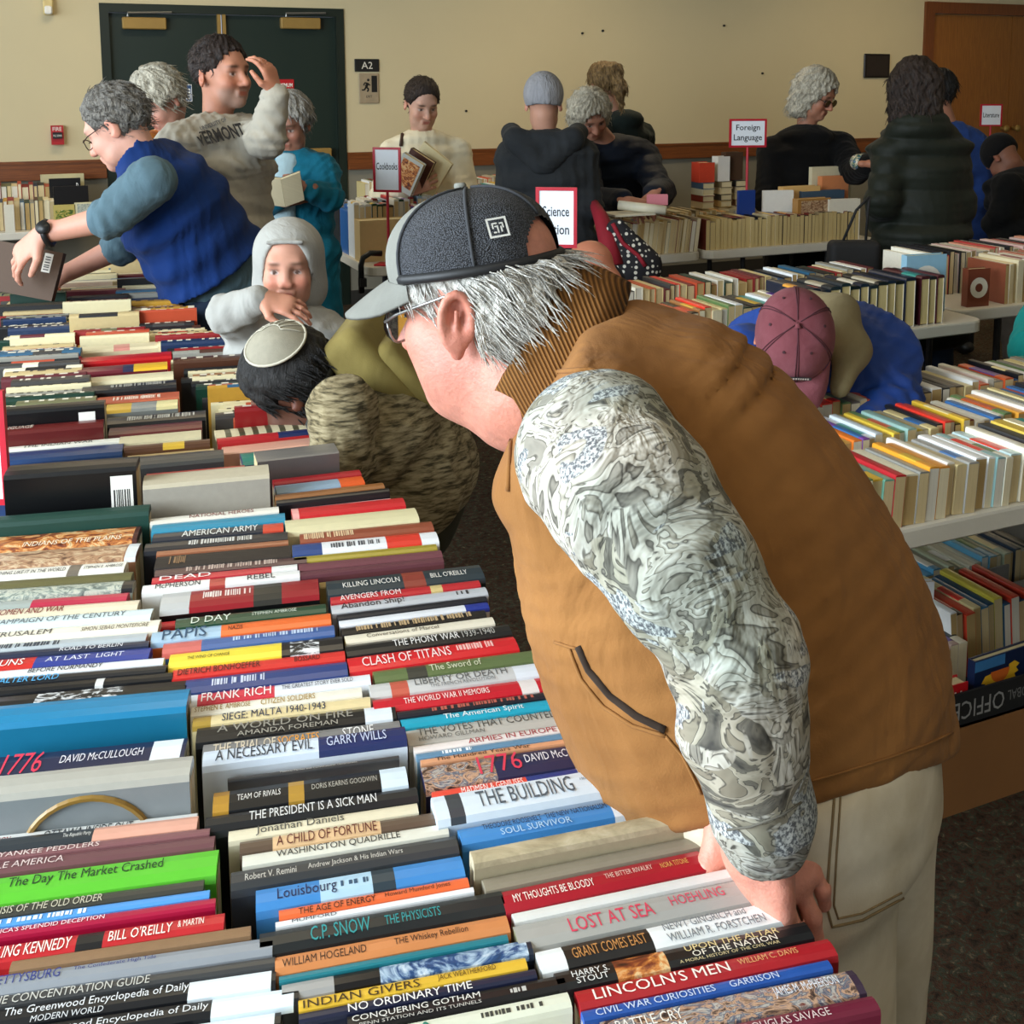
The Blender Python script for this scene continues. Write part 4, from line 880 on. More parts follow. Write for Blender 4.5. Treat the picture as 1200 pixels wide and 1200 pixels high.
slabat(950, 195, 996, TDY+0.350, TZ, '#d8cfae', 'cream board book titled My First standing at the back', title=[('My First', .2, .62, .6, .18), ('A B C D', .2, .3, .6, .14)], t=.03)
slabat(915, 218, 958, TDY+0.252, TZ, '#d9b070', 'yellow picture book leaning in the childrens pile', t=.05)
slabat(938, 223, 987, TDY+0.217, TZ, '#3d5468', 'slate blue picture book lying across the childrens pile', t=.04)
slabat(961, 206, 992, TDY+0.294, TZ, '#d88a5a', 'orange picture book beside the My First book', t=.04)
slabat(838, 183, 852, TDY+0.40, TZ+.316, '#d8d4ca', 'white boxed book at the back of the childrens table', t=.06)
slabat(815, 190, 833, TDY+0.385, TZ+.316, '#c2402a', 'orange-red book on the rear pile near Foreign Language sign', t=.08)
slabat(848, 178, 868, TDY+0.43, TZ+.316, '#4a3426', 'dark brown book standing at the back of the childrens table', t=.05)
for pi, (px_, Yd, cols_) in enumerate(((824, TDY+.385, ['#c9b68a', '#8a3a2a', '#d8cfae', '#4a5a6a']), (845, TDY+.415, ['#b59a60', '#3a342c', '#c9b68a', '#7a6a4a']), (862, TDY+.44, ['#6a4a32', '#c9b68a', '#a8987a', '#2a2c30']))):
    xc = atY(px_, 200, Yd)[0]
    for k, cc_ in enumerate(cols_):
        slab((xc, Yd+.06, TZ+.176+.035*k+.017), 0, .075, .034, .12, cc_, 'flat %s book in a pile near the Foreign Language sign' % cname(cc_), tilt=math.pi/2, name='stacked_book')['group'] = 'flat books piled near the Foreign Language sign'
# left wall table: pale album and black books
slabat(47, 204, 98, Y1-.20, TZ, '#b8b08a', 'pale album standing tall on the table by the wood rail', t=.04)
slabat(57, 209, 94, Y1-.50, TZ, '#121214', 'black portfolio book with a white tag by the wood rail', title=[('B', .86, .72, .07, .2)], tcol='#e0e0dc', t=.03)
slabat(62, 218, 103, Y1-.745, TZ, '#0f1012', 'low black book in front of the black portfolio', t=.02)
slabat(0, 215, 22, Y1-.19, TZ, '#7c786c', 'grey file book at the end of the wall table', t=.05)
slabat(62, 240, 88, Y1-.79, TZ, '#b9a860', 'tan picture book with green scene on the wall table', t=.02, art=('green', .2, .8))
slabat(87, 237, 118, Y1-.79, TZ, '#cfc9a4', 'pale green picture book on the wall table edge', t=.02, art=('map', .3, .95))
slabat(4, 240, 16, Y1-.79, TZ, '#d8d2c0', 'small white book on the wall table edge', t=.02)
# books at the far end of the long table
slabat(125, 306, 168, 4.78, TZ, '#bdb48c', 'pale picture book with a green landscape ending the middle row', t=.03, art=('green', .3, .95), rz=-.1)
# picture book table with discs
def discbook(px0, py0, px1, Yd, col, label, dcol, hole=True):
    b_ = slabat(px0, py0, px1, Yd, TZ, col, label, t=.035, rz=-.12)
    me = [c for c in b_.children if c.name.startswith('cover')][0]
    h = max(v.co.z for v in me.data.vertices); w_ = max(v.co.x for v in me.data.vertices)
    mb = MB(); R0 = min(w_*.8, h*.42); r0 = R0*.42
    N = 22
    vs = [(R*math.cos(a), -.0195, h*.5+R*math.sin(a)) for R in (r0, R0) for a in np.linspace(0, 2*math.pi, N, endpoint=False)]
    mb.add(vs, [(i, (i+1) % N, N+(i+1) % N, N+i) for i in range(N)]).obj('paper_disc', plain('disc_'+dcol.lstrip('#'), dcol, .6), me)
discbook(1062, 298, 1104, TCY+.06, '#8fbad0', 'light blue picture book with two pale round discs', '#e8e4d8')
discbook(1133, 314, 1156, TCY+.06, '#7a3f2c', 'brown picture book with a pale arch-shaped disc', '#e4ddca')

# ---- cookbooks table
CY0 = atz(448, 318, .72)[1]
t = slab((CKX+.16, CY0+.22, TZ), .0, .30, .10, .20, '#d8ba84', 'wide tan box file of cookbooks beside a black hook', name='box_file')
run(CKX+.02, CKX+.30, CY0+.30, TZ, .11, .27, (.02, .035), ['#e6e8e8', '#123c2a', '#2a2a28', '#d8d4c4'], 'near end of cookbooks table', 61, kind='cookbook', ind=True, hard=True, colors=['#e4e8ea', '#dde2e4', '#c8ccd0', '#123c2a', '#163a2c', '#2b241c', '#3a2c20'], group='cookbooks behind the tan box file')
run(CKX+.33, CKX+.73, CY0+.10, TZ, .19, .23, (.02, .035), ['#e6e8e8', '#123c2a', '#2a2a28', '#d8d4c4', '#5a4a38'], 'by the Cookbooks sign', 62, kind='cookbook', ind=True, hard=True, colors=['#14402e', '#3a2c20', '#2a2420', '#c9bfa4'], group='cookbooks by the sign')
run(CKX+.02, CKX+.74, CY0+.42, TZ, .16, .23, (.018, .03), ['#d9d4c4', '#c8402c', '#2a62a4', '#e8c84a', '#8a2a2a'], 'middle of cookbooks table', 63, kind='cookbook', ind=True, hard=True, group='cookbooks mid table')
run(CKX+.02, CKX+.74, CY0+.59, TZ, .17, .25, (.018, .03), ['#a8242c', '#7a1a22', '#c9d4dc', '#8fb0c8', '#b9bdc0', '#2a2c30', '#d8d4c4'], 'rear of cookbooks table', 64, kind='cookbook', ind=True, hard=True, group='cookbooks at the rear')
t = thing('table_hook', 'black curved hook clamped to the edge of the cookbooks table', 'hook', (CKX-.006, CY0+.03, 0.62))
MB().tube([(-.02, 0, 0), (-.02, 0, .13), (-.01, 0, .165), (.025, 0, .185), (.08, 0, .18)], .014, 8).obj('hook_arm', BLK, t, True)
MB().box((-.03, -.02, .03), (.0, .02, .07)).obj('clamp', BLK, t)

# ================================================================== red sign holders
SIGNR = plain('sign_holder_red', '#b5122a', .4); SHEET = plain('sign_paper', '#e6ebf2', .6, 0, .02)
def sign(px, py, Z, w_, h, rz, lines, zbase, label, tcol='#22262c'):
    c = P(px, py, Z)
    t = thing('sign_holder', label, 'sign', (c[0], c[1], zbase), 'red framed section signs', (0, 0, rz))
    z = c[2]-zbase; b_ = .011
    MB().box((-w_/2, -.004, z-h/2), (w_/2, .006, z-h/2+b_)).box((-w_/2, -.004, z+h/2-b_), (w_/2, .006, z+h/2)).box((-w_/2, -.004, z-h/2+b_), (-w_/2+b_, .006, z+h/2-b_)).box((w_/2-b_, -.004, z-h/2+b_), (w_/2, .006, z+h/2-b_)).obj('frame', SIGNR, t)
    sh_ = MB().box((-w_/2+b_, -.001, z-h/2+b_), (w_/2-b_, .003, z+h/2-b_)).obj('paper_sheet', SHEET, t)
    MB().tube([(0, .001, z-h/2+.002), (0, .001, .008)], .007, 8).obj('pole', SIGNR, t)
    MB().cbox((-.06, -.045, 0), (.06, .045, .008), .003).obj('base', SIGNR, t)
    for s, x, zz, ww, hh in lines: lettering(s, (-w_/2+w_*x, -.0012, z-h/2+h*zz), (1, 0, 0), (0, 0, 1), w_*ww, h*hh, inkmat(tcol), sh_, 'sign_lettering', bold=.012, align='C')
    return t
sign(453.5, 199, CY0/math.cos(0)*1.02+.12, .135, .21, -.62, [('Cookbooks', .12, .5, .76, .16)], TZ, 'red framed sign reading Cookbooks')
sign(652, 255, 3.75, .135, .198, -.55, [('Science', .17, .52, .64, .17), ('Fiction', .17, .22, .64, .17)], TZ, 'red framed sign reading Science Fiction')
sign(876.5, 156, 6.15, .205, .152, -.30, [('Foreign', .18, .54, .64, .26), ('Language', .12, .18, .76, .28)], TZ, 'red framed landscape sign reading Foreign Language')
sign(1161.5, 135, 8.05, .155, .155, -.42, [('Literature', .14, .4, .72, .22)], TZ, 'red framed square sign reading Literature')
q = P(-38, 525, 2.05)
sign(-38, 525, 2.05, .14, .21, -.42, [], TZ, 'red framed sign whose edge shows beside tall black books')

# ================================================================== boxes of books under the paperback table
KRAFT = plain('kraft_cardboard', '#8a5c30', .85, 0, .06, 6, 90, .1)
BX = atz(1150, 948, 0)[1]+.01
def carton(x0, x1, y0, y1, z0, z1, mat, label, name='cardboard_box'):
    t = thing(name, label, 'box', ((x0+x1)/2, (y0+y1)/2, z0)); hx, hy, h = (x1-x0)/2, (y1-y0)/2, z1-z0; k = .005
    MB().box((-hx, -hy, 0), (hx, -hy+k, h)).obj('front_panel', mat, t); MB().box((-hx, hy-k, 0), (hx, hy, h)).obj('back_panel', mat, t)
    MB().box((-hx, -hy+k, 0), (-hx+k, hy-k, h)).obj('side_panel', mat, t); MB().box((hx-k, -hy+k, 0), (hx, hy-k, h)).obj('side_panel', mat, t)
    MB().box((-hx+k, -hy+k, 0), (hx-k, hy-k, k)).obj('bottom_panel', mat, t)
    return t, hx, hy, h
ZB = atY(1130, 850, BX)[2]
t, hx, hy, h = carton(1.40, 2.40, BX, BX+.34, 0, ZB, KRAFT, 'brown cardboard box on carpet beneath the paperback table')
MB().box((-hx, -hy, h-.004), (hx, hy, h)).obj('lid', KRAFT, t)
BKC = plain('black_carton', '#1b1c1e', .6)
xo = atY(1108, 830, BX)[0]
t, hx, hy, h = carton(xo, xo+.62, BX+.003, BX+.337, ZB, ZB+.075, BKC, 'black open carton printed with upside down OFFICE', 'printed_carton')
lettering('OFFICE', (-hx+.175, -hy-.0006, .055), (-1, 0, 0), (0, 0, -1), .15, .042, inkmat('#9a9a98'), t, 'box_lettering')
lettering('GLOBAL', (-hx+.275, -hy-.0006, .05), (-1, 0, 0), (0, 0, -1), .09, .024, inkmat('#7c7c7a'), t, 'box_lettering')
zf = ZB+.006
run(xo+.012, xo+.14, BX+.10, zf, .13, .12, (.02, .03), ['#c9b890', '#b59a90', '#d8d0b8', '#2a2a2c'], 'small pile in black carton', 71, group='books in the black carton')
run(xo+.16, xo+.60, BX+.14, zf, .18, .17, (.018, .028), ['#e8e6de', '#c9402a', '#2a6a9a', '#1d1d1f', '#d8c84a', '#1c4a6a'], 'long row in black carton', 72, lean=-.1, group='books in the black carton', colors=['#e4e4de', '#1f2022', '#c9402a', '#d8c890', '#2c6c94'])
s = slab((xo+.085, BX+.255, zf), -.35, .17, .018, .215, '#e2e4e4', 'white alphabet book with scattered letters in the carton', title=[('R', .1, .72, .14, .14), ('B', .38, .55, .12, .13), ('C', .58, .5, .12, .13), ('A', .8, .3, .14, .14)], tcol='#8a2a3a')
o = slab((xo+.045, BX+.035, zf), 0, .07, .035, .082, '#c21c22', 'small red box standing at the front of the black carton', name='small_box', title=[('||', .45, .3, .3, .5)], tcol='#f0ece4')
s = slab((xo+.20, BX+.04, zf), .05, .19, .02, .118, '#16264a', 'dark blue book with a yellow sunflower on its cover')
for k in range(11):
    a = math.radians(200+k*16); c_, s_ = math.cos(a), math.sin(a); R0, R1 = .028, .062
    p = [(R0, -.006), (R0+.018, -.0105), (R1, 0), (R0+.018, .0105), (R0, .006)]
    MB().add([(-.015+x*c_-y*s_, -.0112-k*.00002, .082+x*s_+y*c_) for x, y in p], [(0, 1, 2, 3, 4)]).obj('petal', plain('sunflower_yellow', '#eab82a', .5), COVER[s.name])
MB().add([(-.015+.03*math.cos(a), -.0118, .082+.03*math.sin(a)) for a in np.linspace(math.pi, 2*math.pi, 12)], [tuple(range(12))]).obj('flower_centre', plain('sunflower_orange', '#d86a24', .5), COVER[s.name])
MB().box((-.094, -.0108, .092), (.0, -.0101, .116)).obj('sky_band', plain('cover_sky', '#3a7ab4', .5), COVER[s.name])
x2 = atz(1082, 700, .25)[0]
GREYC = plain('grey_carton', '#7d7a74', .8)
t, hx, hy, h = carton(x2, x2+.75, BX+.42, BX+.74, 0, .25, plain('white_carton', '#b9b4aa', .8), 'white carton of large books behind the black printed one')
MB().box((-hx, -hy-.006, h-.16), (-hx+.26, -hy-.001, h+.06)).obj('flap', GREYC, t)
for cx in (.34, .5): 
    MB().add([(-hx+cx+.03*math.cos(a), -hy-.0012, .13+.03*math.sin(a)) for a in np.linspace(0, 2*math.pi, 16, endpoint=False)], [tuple(range(16))]).obj('round_mark', BLK, t)
run(x2+.015, x2+.30, BX+.46, .10, .22, .21, (.02, .03), ['#5a98b4', '#8a8e7a', '#c2bda4', '#a8b49a'], 'left half of white carton', 74, group='books in the white carton', colors=['#5a98b4', '#4a86a4', '#7a7c6c', '#9aa084'])
run(x2+.31, x2+.73, BX+.46, .10, .22, .22, (.016, .026), ['#17171a', '#e0dccc', '#23262a', '#b9b4a4', '#2a3a4a'], 'right half of white carton', 75, group='books in the white carton')
# ================================================================== modelling of people: distance fields turned into meshes
def sdf_cone(a, b, ra, rb, flat=None, k=0.02):
    """tapered capsule a-b; flat=(axis, ratio) squashes it along an axis"""
    a, b = np.asarray(a, float), np.asarray(b, float); ba = b-a; bb = max(ba@ba, 1e-9)
    r = max(ra, rb); lo, hi = np.minimum(a, b)-r, np.maximum(a, b)+r
    if flat is not None: n = nrm(flat[0]); q = flat[1]
    def f(X, Y, Z):
        x, y, z = X-a[0], Y-a[1], Z-a[2]
        h = np.clip((x*ba[0]+y*ba[1]+z*ba[2])/bb, 0, 1)
        x = x-h*ba[0]; y = y-h*ba[1]; z = z-h*ba[2]
        s = x*x+y*y+z*z
        if flat is not None:
            e = x*n[0]+y*n[1]+z*n[2]; s = s+e*e*(1/(q*q)-1)
            return (np.sqrt(s)-(ra+(rb-ra)*h))*(q if q < 1 else 1.0)
        return np.sqrt(s)-(ra+(rb-ra)*h)
    return dict(f=f, lo=lo, hi=hi, k=k, op='u')
def sdf_ell(c, ax, r, k=0.02):
    c = np.asarray(c, float); A = np.array([nrm(a) for a in ax]); r = np.asarray(r, float)
    ext = np.sqrt(((A*r[:, None])**2).sum(0)); 
    def f(X, Y, Z):
        x, y, z = X-c[0], Y-c[1], Z-c[2]
        u = [(x*A[i, 0]+y*A[i, 1]+z*A[i, 2]) for i in range(3)]
        k0 = np.sqrt(sum((u[i]/r[i])**2 for i in range(3))); k1 = np.sqrt(sum((u[i]/r[i]**2)**2 for i in range(3)))+1e-9
        return k0*(k0-1)/k1
    return dict(f=f, lo=c-ext, hi=c+ext, k=k, op='u')
def sdf_sph(c, r, k=0.02): return sdf_cone(c, np.asarray(c)+V(0, 0, 1e-5), r, r, None, k)
def sdf_loft(secs, side, k=0.03, cap=.35):
    """secs: (centre, half width along side, half depth); one primitive per stretch"""
    out = []
    for (c0, w0, h0), (c1, w1, h1) in zip(secs[:-1], secs[1:]):
        c0, c1 = np.asarray(c0, float), np.asarray(c1, float); ba = c1-c0; bb = max(ba@ba, 1e-9); ax = nrm(ba)
        s = nrm(side-ax*(side@ax)); n = np.cross(ax, s); r = max(w0, w1, h0, h1)
        def f(X, Y, Z, c0=c0, ba=ba, bb=bb, ax=ax, s=s, n=n, w0=w0, w1=w1, h0=h0, h1=h1):
            x, y, z = X-c0[0], Y-c0[1], Z-c0[2]
            h = np.clip((x*ba[0]+y*ba[1]+z*ba[2])/bb, 0, 1)
            x = x-h*ba[0]; y = y-h*ba[1]; z = z-h*ba[2]
            u = x*s[0]+y*s[1]+z*s[2]; v = x*n[0]+y*n[1]+z*n[2]; e = x*ax[0]+y*ax[1]+z*ax[2]
            w = w0+(w1-w0)*h; d = h0+(h1-h0)*h; m = np.minimum(w, d)
            return (np.sqrt((u/w)**2+(v/d)**2+(e/(m*cap))**2)-1)*m
        out.append(dict(f=f, lo=np.minimum(c0, c1)-r, hi=np.maximum(c0, c1)+r, k=k, op='u'))
    return out
def sub(p, k=0.01): p = dict(p); p['op'] = 's'; p['k'] = k; return p
def plane_cut(pt, n, k=0.004):
    """keep the side opposite to n"""
    pt = np.asarray(pt, float); n = nrm(n)
    return dict(f=lambda X, Y, Z: (X-pt[0])*n[0]+(Y-pt[1])*n[1]+(Z-pt[2])*n[2], op='i', k=k)
def inflate(p, r):
    q = dict(p); g = p['f']; q['f'] = lambda X, Y, Z: g(X, Y, Z)-r
    if 'lo' in p: q['lo'] = p['lo']-r; q['hi'] = p['hi']+r
    return q
def smin(a, b, k):
    if k <= 0: return np.minimum(a, b)
    h = np.maximum(k-np.abs(a-b), 0)/k
    return np.minimum(a, b)-h*h*k*0.25
def field_mesh(prims, vox, smooth=1, post=None, lo=None, hi=None):
    us = [p for p in prims if p['op'] == 'u']
    if lo is None: lo = np.min([p['lo'] for p in us], 0)-2.5*vox-.01
    if hi is None: hi = np.max([p['hi'] for p in us], 0)+2.5*vox+.01
    n = np.ceil((hi-lo)/vox).astype(int)+1
    gx = [(lo[i]+vox*np.arange(n[i])).astype(np.float32) for i in range(3)]
    D = np.full(n, 0.3, np.float32)
    for p in prims:
        if p['op'] == 'i':
            d = p['f'](gx[0][:, None, None], gx[1][None, :, None], gx[2][None, None, :])
            D = -smin(-D, -d, p['k']); continue
        m = p['k']+2.5*vox
        i0 = np.clip(((p['lo']-m-lo)/vox).astype(int), 0, n-1); i1 = np.clip(((p['hi']+m-lo)/vox).astype(int)+2, 1, n)
        if np.any(i1 <= i0): continue
        sl = tuple(slice(i0[i], i1[i]) for i in range(3))
        d = p['f'](gx[0][sl[0]][:, None, None], gx[1][sl[1]][None, :, None], gx[2][sl[2]][None, None, :]).astype(np.float32)
        if p['op'] == 'u': D[sl] = smin(D[sl], d, p['k'])
        else: D[sl] = -smin(-D[sl], d, p['k'])
    if post is not None: D = post(D, gx)
    return surface_nets(D, lo, vox, smooth)
def surface_nets(D, lo, vox, smooth=1):
    S = D < 0
    n = np.array(D.shape)
    cnt = np.zeros(n-1, np.int8)
    offs = [(i, j, k) for i in (0, 1) for j in (0, 1) for k in (0, 1)]
    for o in offs: cnt += S[o[0]:n[0]-1+o[0], o[1]:n[1]-1+o[1], o[2]:n[2]-1+o[2]]
    I, J, K = np.nonzero((cnt > 0) & (cnt < 8))
    if len(I) == 0: return np.zeros((0, 3)), np.zeros((0, 4), int)
    idx = np.full(n-1, -1, np.int32); idx[I, J, K] = np.arange(len(I))
    cv = [D[I+o[0], J+o[1], K+o[2]] for o in offs]
    acc = np.zeros((len(I), 3)); c = np.zeros(len(I))
    for a in range(8):
        for b in range(a+1, 8):
            df = [offs[b][t]-offs[a][t] for t in range(3)]
            if sum(abs(x) for x in df) != 1: continue
            m = (cv[a] < 0) != (cv[b] < 0)
            t = np.where(m, cv[a]/np.where(m, cv[a]-cv[b], 1), 0)
            for q in range(3): acc[:, q] += np.where(m, offs[a][q]+t*df[q], 0)
            c += m
    verts = lo + vox*(np.stack([I, J, K], 1)+acc/c[:, None])
    quads = []
    for ax in range(3):
        u, v = [(1, 2), (2, 0), (0, 1)][ax]
        sl0 = [slice(None)]*3; sl1 = [slice(None)]*3; sl0[ax] = slice(0, n[ax]-1); sl1[ax] = slice(1, n[ax])
        s0, s1 = S[tuple(sl0)], S[tuple(sl1)]
        E = np.nonzero(s0 != s1); E = np.stack(E, 1)
        ok = (E[:, u] > 0) & (E[:, v] > 0) & (E[:, u] < n[u]-1) & (E[:, v] < n[v]-1); E = E[ok]
        du = np.zeros(3, int); du[u] = 1; dv = np.zeros(3, int); dv[v] = 1
        q = np.stack([idx[tuple((E-du-dv).T)], idx[tuple((E-dv).T)], idx[tuple(E.T)], idx[tuple((E-du).T)]], 1)
        fl = ~s0[tuple(E.T)]
        q[fl] = q[fl][:, ::-1]
        quads.append(q)
    Q = np.concatenate(quads); Q = Q[(Q >= 0).all(1)]
    if smooth: verts = laplace(verts, Q, smooth)
    return verts, Q
def laplace(v, Q, it, lam=0.5):
    e = np.concatenate([Q[:, [0, 1]], Q[:, [1, 2]], Q[:, [2, 3]], Q[:, [3, 0]]]); N = len(v)
    a, b = np.concatenate([e[:, 0], e[:, 1]]), np.concatenate([e[:, 1], e[:, 0]])
    deg = np.bincount(a, minlength=N)[:, None]+1e-9
    for i in range(it):
        for l in (lam, -lam*0.9) if i > 0 else (lam,):
            s = np.stack([np.bincount(a, v[b, q], minlength=N) for q in range(3)], 1)
            v = v+l*(s/deg-v)
    return v
def vnormals(v, Q):
    n = np.cross(v[Q[:, 2]]-v[Q[:, 0]], v[Q[:, 3]]-v[Q[:, 1]])
    out = np.zeros_like(v)
    for c in range(4):
        for q in range(3): out[:, q] += np.bincount(Q[:, c], n[:, q], minlength=len(v))
    return out/(np.linalg.norm(out, axis=1)[:, None]+1e-12)
def qmesh(name, parts, origin, cols=None):
    """parts: list of (verts, quads); one mesh, smooth shaded"""
    vs, qs, o = [], [], 0
    for v, q in parts: vs.append(v-np.asarray(origin)); qs.append(q+o); o += len(v)
    v = np.concatenate(vs).astype(np.float32); q = np.concatenate(qs).astype(np.int32)
    me = bpy.data.meshes.new(name)
    me.vertices.add(len(v)); me.vertices.foreach_set('co', v.ravel())
    me.loops.add(q.size); me.loops.foreach_set('vertex_index', q.ravel())
    me.polygons.add(len(q)); me.polygons.foreach_set('loop_start', np.arange(0, q.size, 4, dtype=np.int32))
    me.polygons.foreach_set('use_smooth', np.ones(len(q), bool))
    if cols is not None:
        at = me.color_attributes.new('Col', 'FLOAT_COLOR', 'POINT')
        c = np.ones((len(v), 4), np.float32); c[:, :3] = np.concatenate(cols); at.data.foreach_set('color', c.ravel())
    me.update(calc_edges=True); me.validate()
    return me

SKIN = attrmat('skin', 0.5, 0.35, 0.07, 60, 260, 0.08, 0, 0.002)
SKIN.node_tree.nodes['Principled BSDF'].inputs['Subsurface Weight'].default_value = 0.12
SKIN.node_tree.nodes['Principled BSDF'].inputs['Subsurface Radius'].default_value = (0.012, 0.005, 0.003)
SKIN.node_tree.nodes['Principled BSDF'].inputs['Subsurface Scale'].default_value = 1.0
def cloth(name, col, rough=0.9, wr=7, wstr=0.5, fine=300, fstr=0.15, var=0.10, stretch=(1, 1, .45), wdist=0.02, col2=None, spec=0.25, mix=8):
    """woven cloth with soft creases and a fine weave"""
    if name in MATS: return MATS[name]
    m, nt, b = newmat(name, rough, None, 0, spec)
    c = hexc(col); co = objco(nt, stretch); co2 = objco(nt)
    f = noise(nt, mix, 4, .6, .3, co2)
    c2 = hexc(col2) if col2 else tuple(x*(1+var) for x in c)
    nt.links.new(ramp(nt, f, [(.35, tuple(x*(1-var) for x in c)), (.65, c2)]), b.inputs['Base Color'])
    n1 = node(nt, 'ShaderNodeBump', i_Strength=wstr, i_Distance=wdist); nt.links.new(noise(nt, wr, 3, .5, 1.2, co), n1.inputs['Height'])
    n2 = node(nt, 'ShaderNodeBump', i_Strength=fstr, i_Distance=.002); nt.links.new(noise(nt, fine, 2, .5, 0, co2), n2.inputs['Height'])
    nt.links.new(n1.outputs[0], n2.inputs['Normal']); nt.links.new(n2.outputs[0], b.inputs['Normal'])
    b.inputs['Sheen Weight'].default_value = 0.03
    return m
def hairmat(name, c0, c1, scale=(40, 40, 6)):
    if name in MATS: return MATS[name]
    m, nt, b = newmat(name, 0.55, None, 0, .4)
    f = noise(nt, 3, 5, .65, .8, objco(nt, scale))
    nt.links.new(ramp(nt, f, [(.36, c0), (.62, c1)]), b.inputs['Base Color']); bump(nt, b, f, 1.0, .008)
    return m
LEFT, AWAY, UP = -rt, nrm(V(fw[0], fw[1], 0)), V(0, 0, 1)
def facing(a, pitch=0, roll=0):
    """a: 0 image-left, 90 away from the camera, -90 towards it; returns forward, left, up"""
    a, p = math.radians(a), math.radians(pitch)
    h = LEFT*math.cos(a)+AWAY*math.sin(a); l = np.cross(UP, h)
    f = h*math.cos(p)-UP*math.sin(p); u = np.cross(f, l)
    if roll:
        r = math.radians(roll); l, u = l*math.cos(r)+u*math.sin(r), u*math.cos(r)-l*math.sin(r)
    return f, l, u
def head_prims(C, fr, s=1.0, fat=0.0, ears=True, nose=1.0):
    f, l, u = fr; C = np.asarray(C, float)
    def q(a, b, c): return C+s*(a*f+b*l+c*u)
    ax = (f, l, u); P_ = []
    P_.append(sdf_ell(q(-.008, 0, .038), ax, s*V(.096, .077, .088), .02))
    P_.append(sdf_ell(q(.030, 0, -.022), ax, s*V(.062, .062+fat*.5, .080), .03))
    P_.append(sdf_cone(q(.040, .030, -.070), q(.040, -.030, -.070), s*(.032+fat), s*(.032+fat), None, .03))
    P_.append(sdf_ell(q(.070, 0, -.092), ax, s*V(.024, .026, .020), .025))
    P_.append(sdf_cone(q(.078, .030, .026), q(.078, -.030, .026), s*.017, s*.017, None, .02))
    for sd in (1, -1):
        P_.append(sdf_ell(q(.062, sd*.040, -.028), ax, s*V(.026, .024, .026), .02))
        P_.append(sub(sdf_sph(q(.102, sd*.033, .002), s*.0165), .018*s))
        P_.append(sdf_sph(q(.0735, sd*.032, .002), s*.0125, .004))
    P_.append(sdf_cone(q(.090, 0, .012), q(.112*(.6+.4*nose), 0, -.030), s*.008, s*.0125, None, .014))
    for sd in (1, -1): P_.append(sdf_sph(q(.099, sd*.011, -.034), s*.0085, .008))
    P_.append(sdf_cone(q(.089, .018, -.0585), q(.089, -.018, -.0585), s*.007, s*.007, None, .008))
    P_.append(sdf_cone(q(.087, .015, -.0695), q(.087, -.015, -.0695), s*.0075, s*.0075, None, .008))
    P_.append(sub(sdf_cone(q(.099, .020, -.0638), q(.099, -.020, -.0638), s*.0022, s*.0022), .004))
    if ears:
        for sd in (1, -1):
            e = nrm(l*sd*.85-f*.5); P_.append(sdf_ell(q(-.012, sd*.080, -.004), (u*.97-f*.2, nrm(np.cross(u, e)), e), s*V(.033, .020, .0085), .006))
            P_.append(sub(sdf_ell(q(-.004, sd*.088, -.002), (u, f, l), s*V(.018, .010, .007)), .006))
    return P_
def head_cols(v, C, fr, s, skin, brow='#4a3a2c', lip=None, beard=None, blush=0.25, eyes=True):
    f, l, u = fr; d = (v-np.asarray(C))/s; a, b, c = d@f, d@l, d@u
    base = np.array(hexc(skin)); out = np.tile(base, (len(v), 1))
    def blend(m, col): out[:] = out*(1-m[:, None])+np.array(col)*m[:, None]
    red = base*V(1.08, .72, .68)
    g = np.exp(-(((a-.085)/.03)**2+((np.abs(b)-.04)/.022)**2+((c+.03)/.022)**2)); blend(np.clip(g*blush*2, 0, .8), red)
    g = np.exp(-(((a-.112)/.02)**2+(b/.016)**2+((c+.032)/.014)**2)); blend(np.clip(g*blush*2, 0, .8), red)
    g = np.exp(-(((np.abs(b)-.086)/.012)**2+((a+.012)/.03)**2)); blend(np.clip(g*.5, 0, .6), red)
    if beard:
        m = ((c < -.045) & (a > .035)) | ((c < -.038) & (c > -.062) & (a > .08)); m = 1/(1+np.exp((c+.047)/.005))/(1+np.exp((.045-a)/.006))*.55; blend(m, hexc(beard))
    lc = hexc(lip) if lip else base*V(.86, .5, .48)
    g = np.exp(-((b/.019)**4+((c+.064)/.0085)**4))*(a > .075); blend(g*.85, lc)
    g = np.exp(-(((np.abs(b)-.032)/.018)**4+((c-.027)/.0055)**2))*(a > .055); blend(np.clip(g, 0, 1)*.9, hexc(brow))
    if eyes:
        r2 = (np.abs(b)-.032)**2+(c-.002)**2
        blend((((np.abs(b)-.032)/.0125)**2+((c-.001)/.0058)**2 < 1)*(a > .07)*.85, (.50, .45, .42)); blend((r2 < .0058**2)*(a > .07)*1.0, (.025, .018, .014))
        blend(np.exp(-((np.abs(b)-.031)/.019)**4-((c-.004)/.014)**2)*(a > .062)*.28, base*.45)
        blend(np.exp(-((np.abs(b)-.032)/.016)**4-((c-.0085)/.003)**2)*(a > .07)*.85, base*.25)
    return out
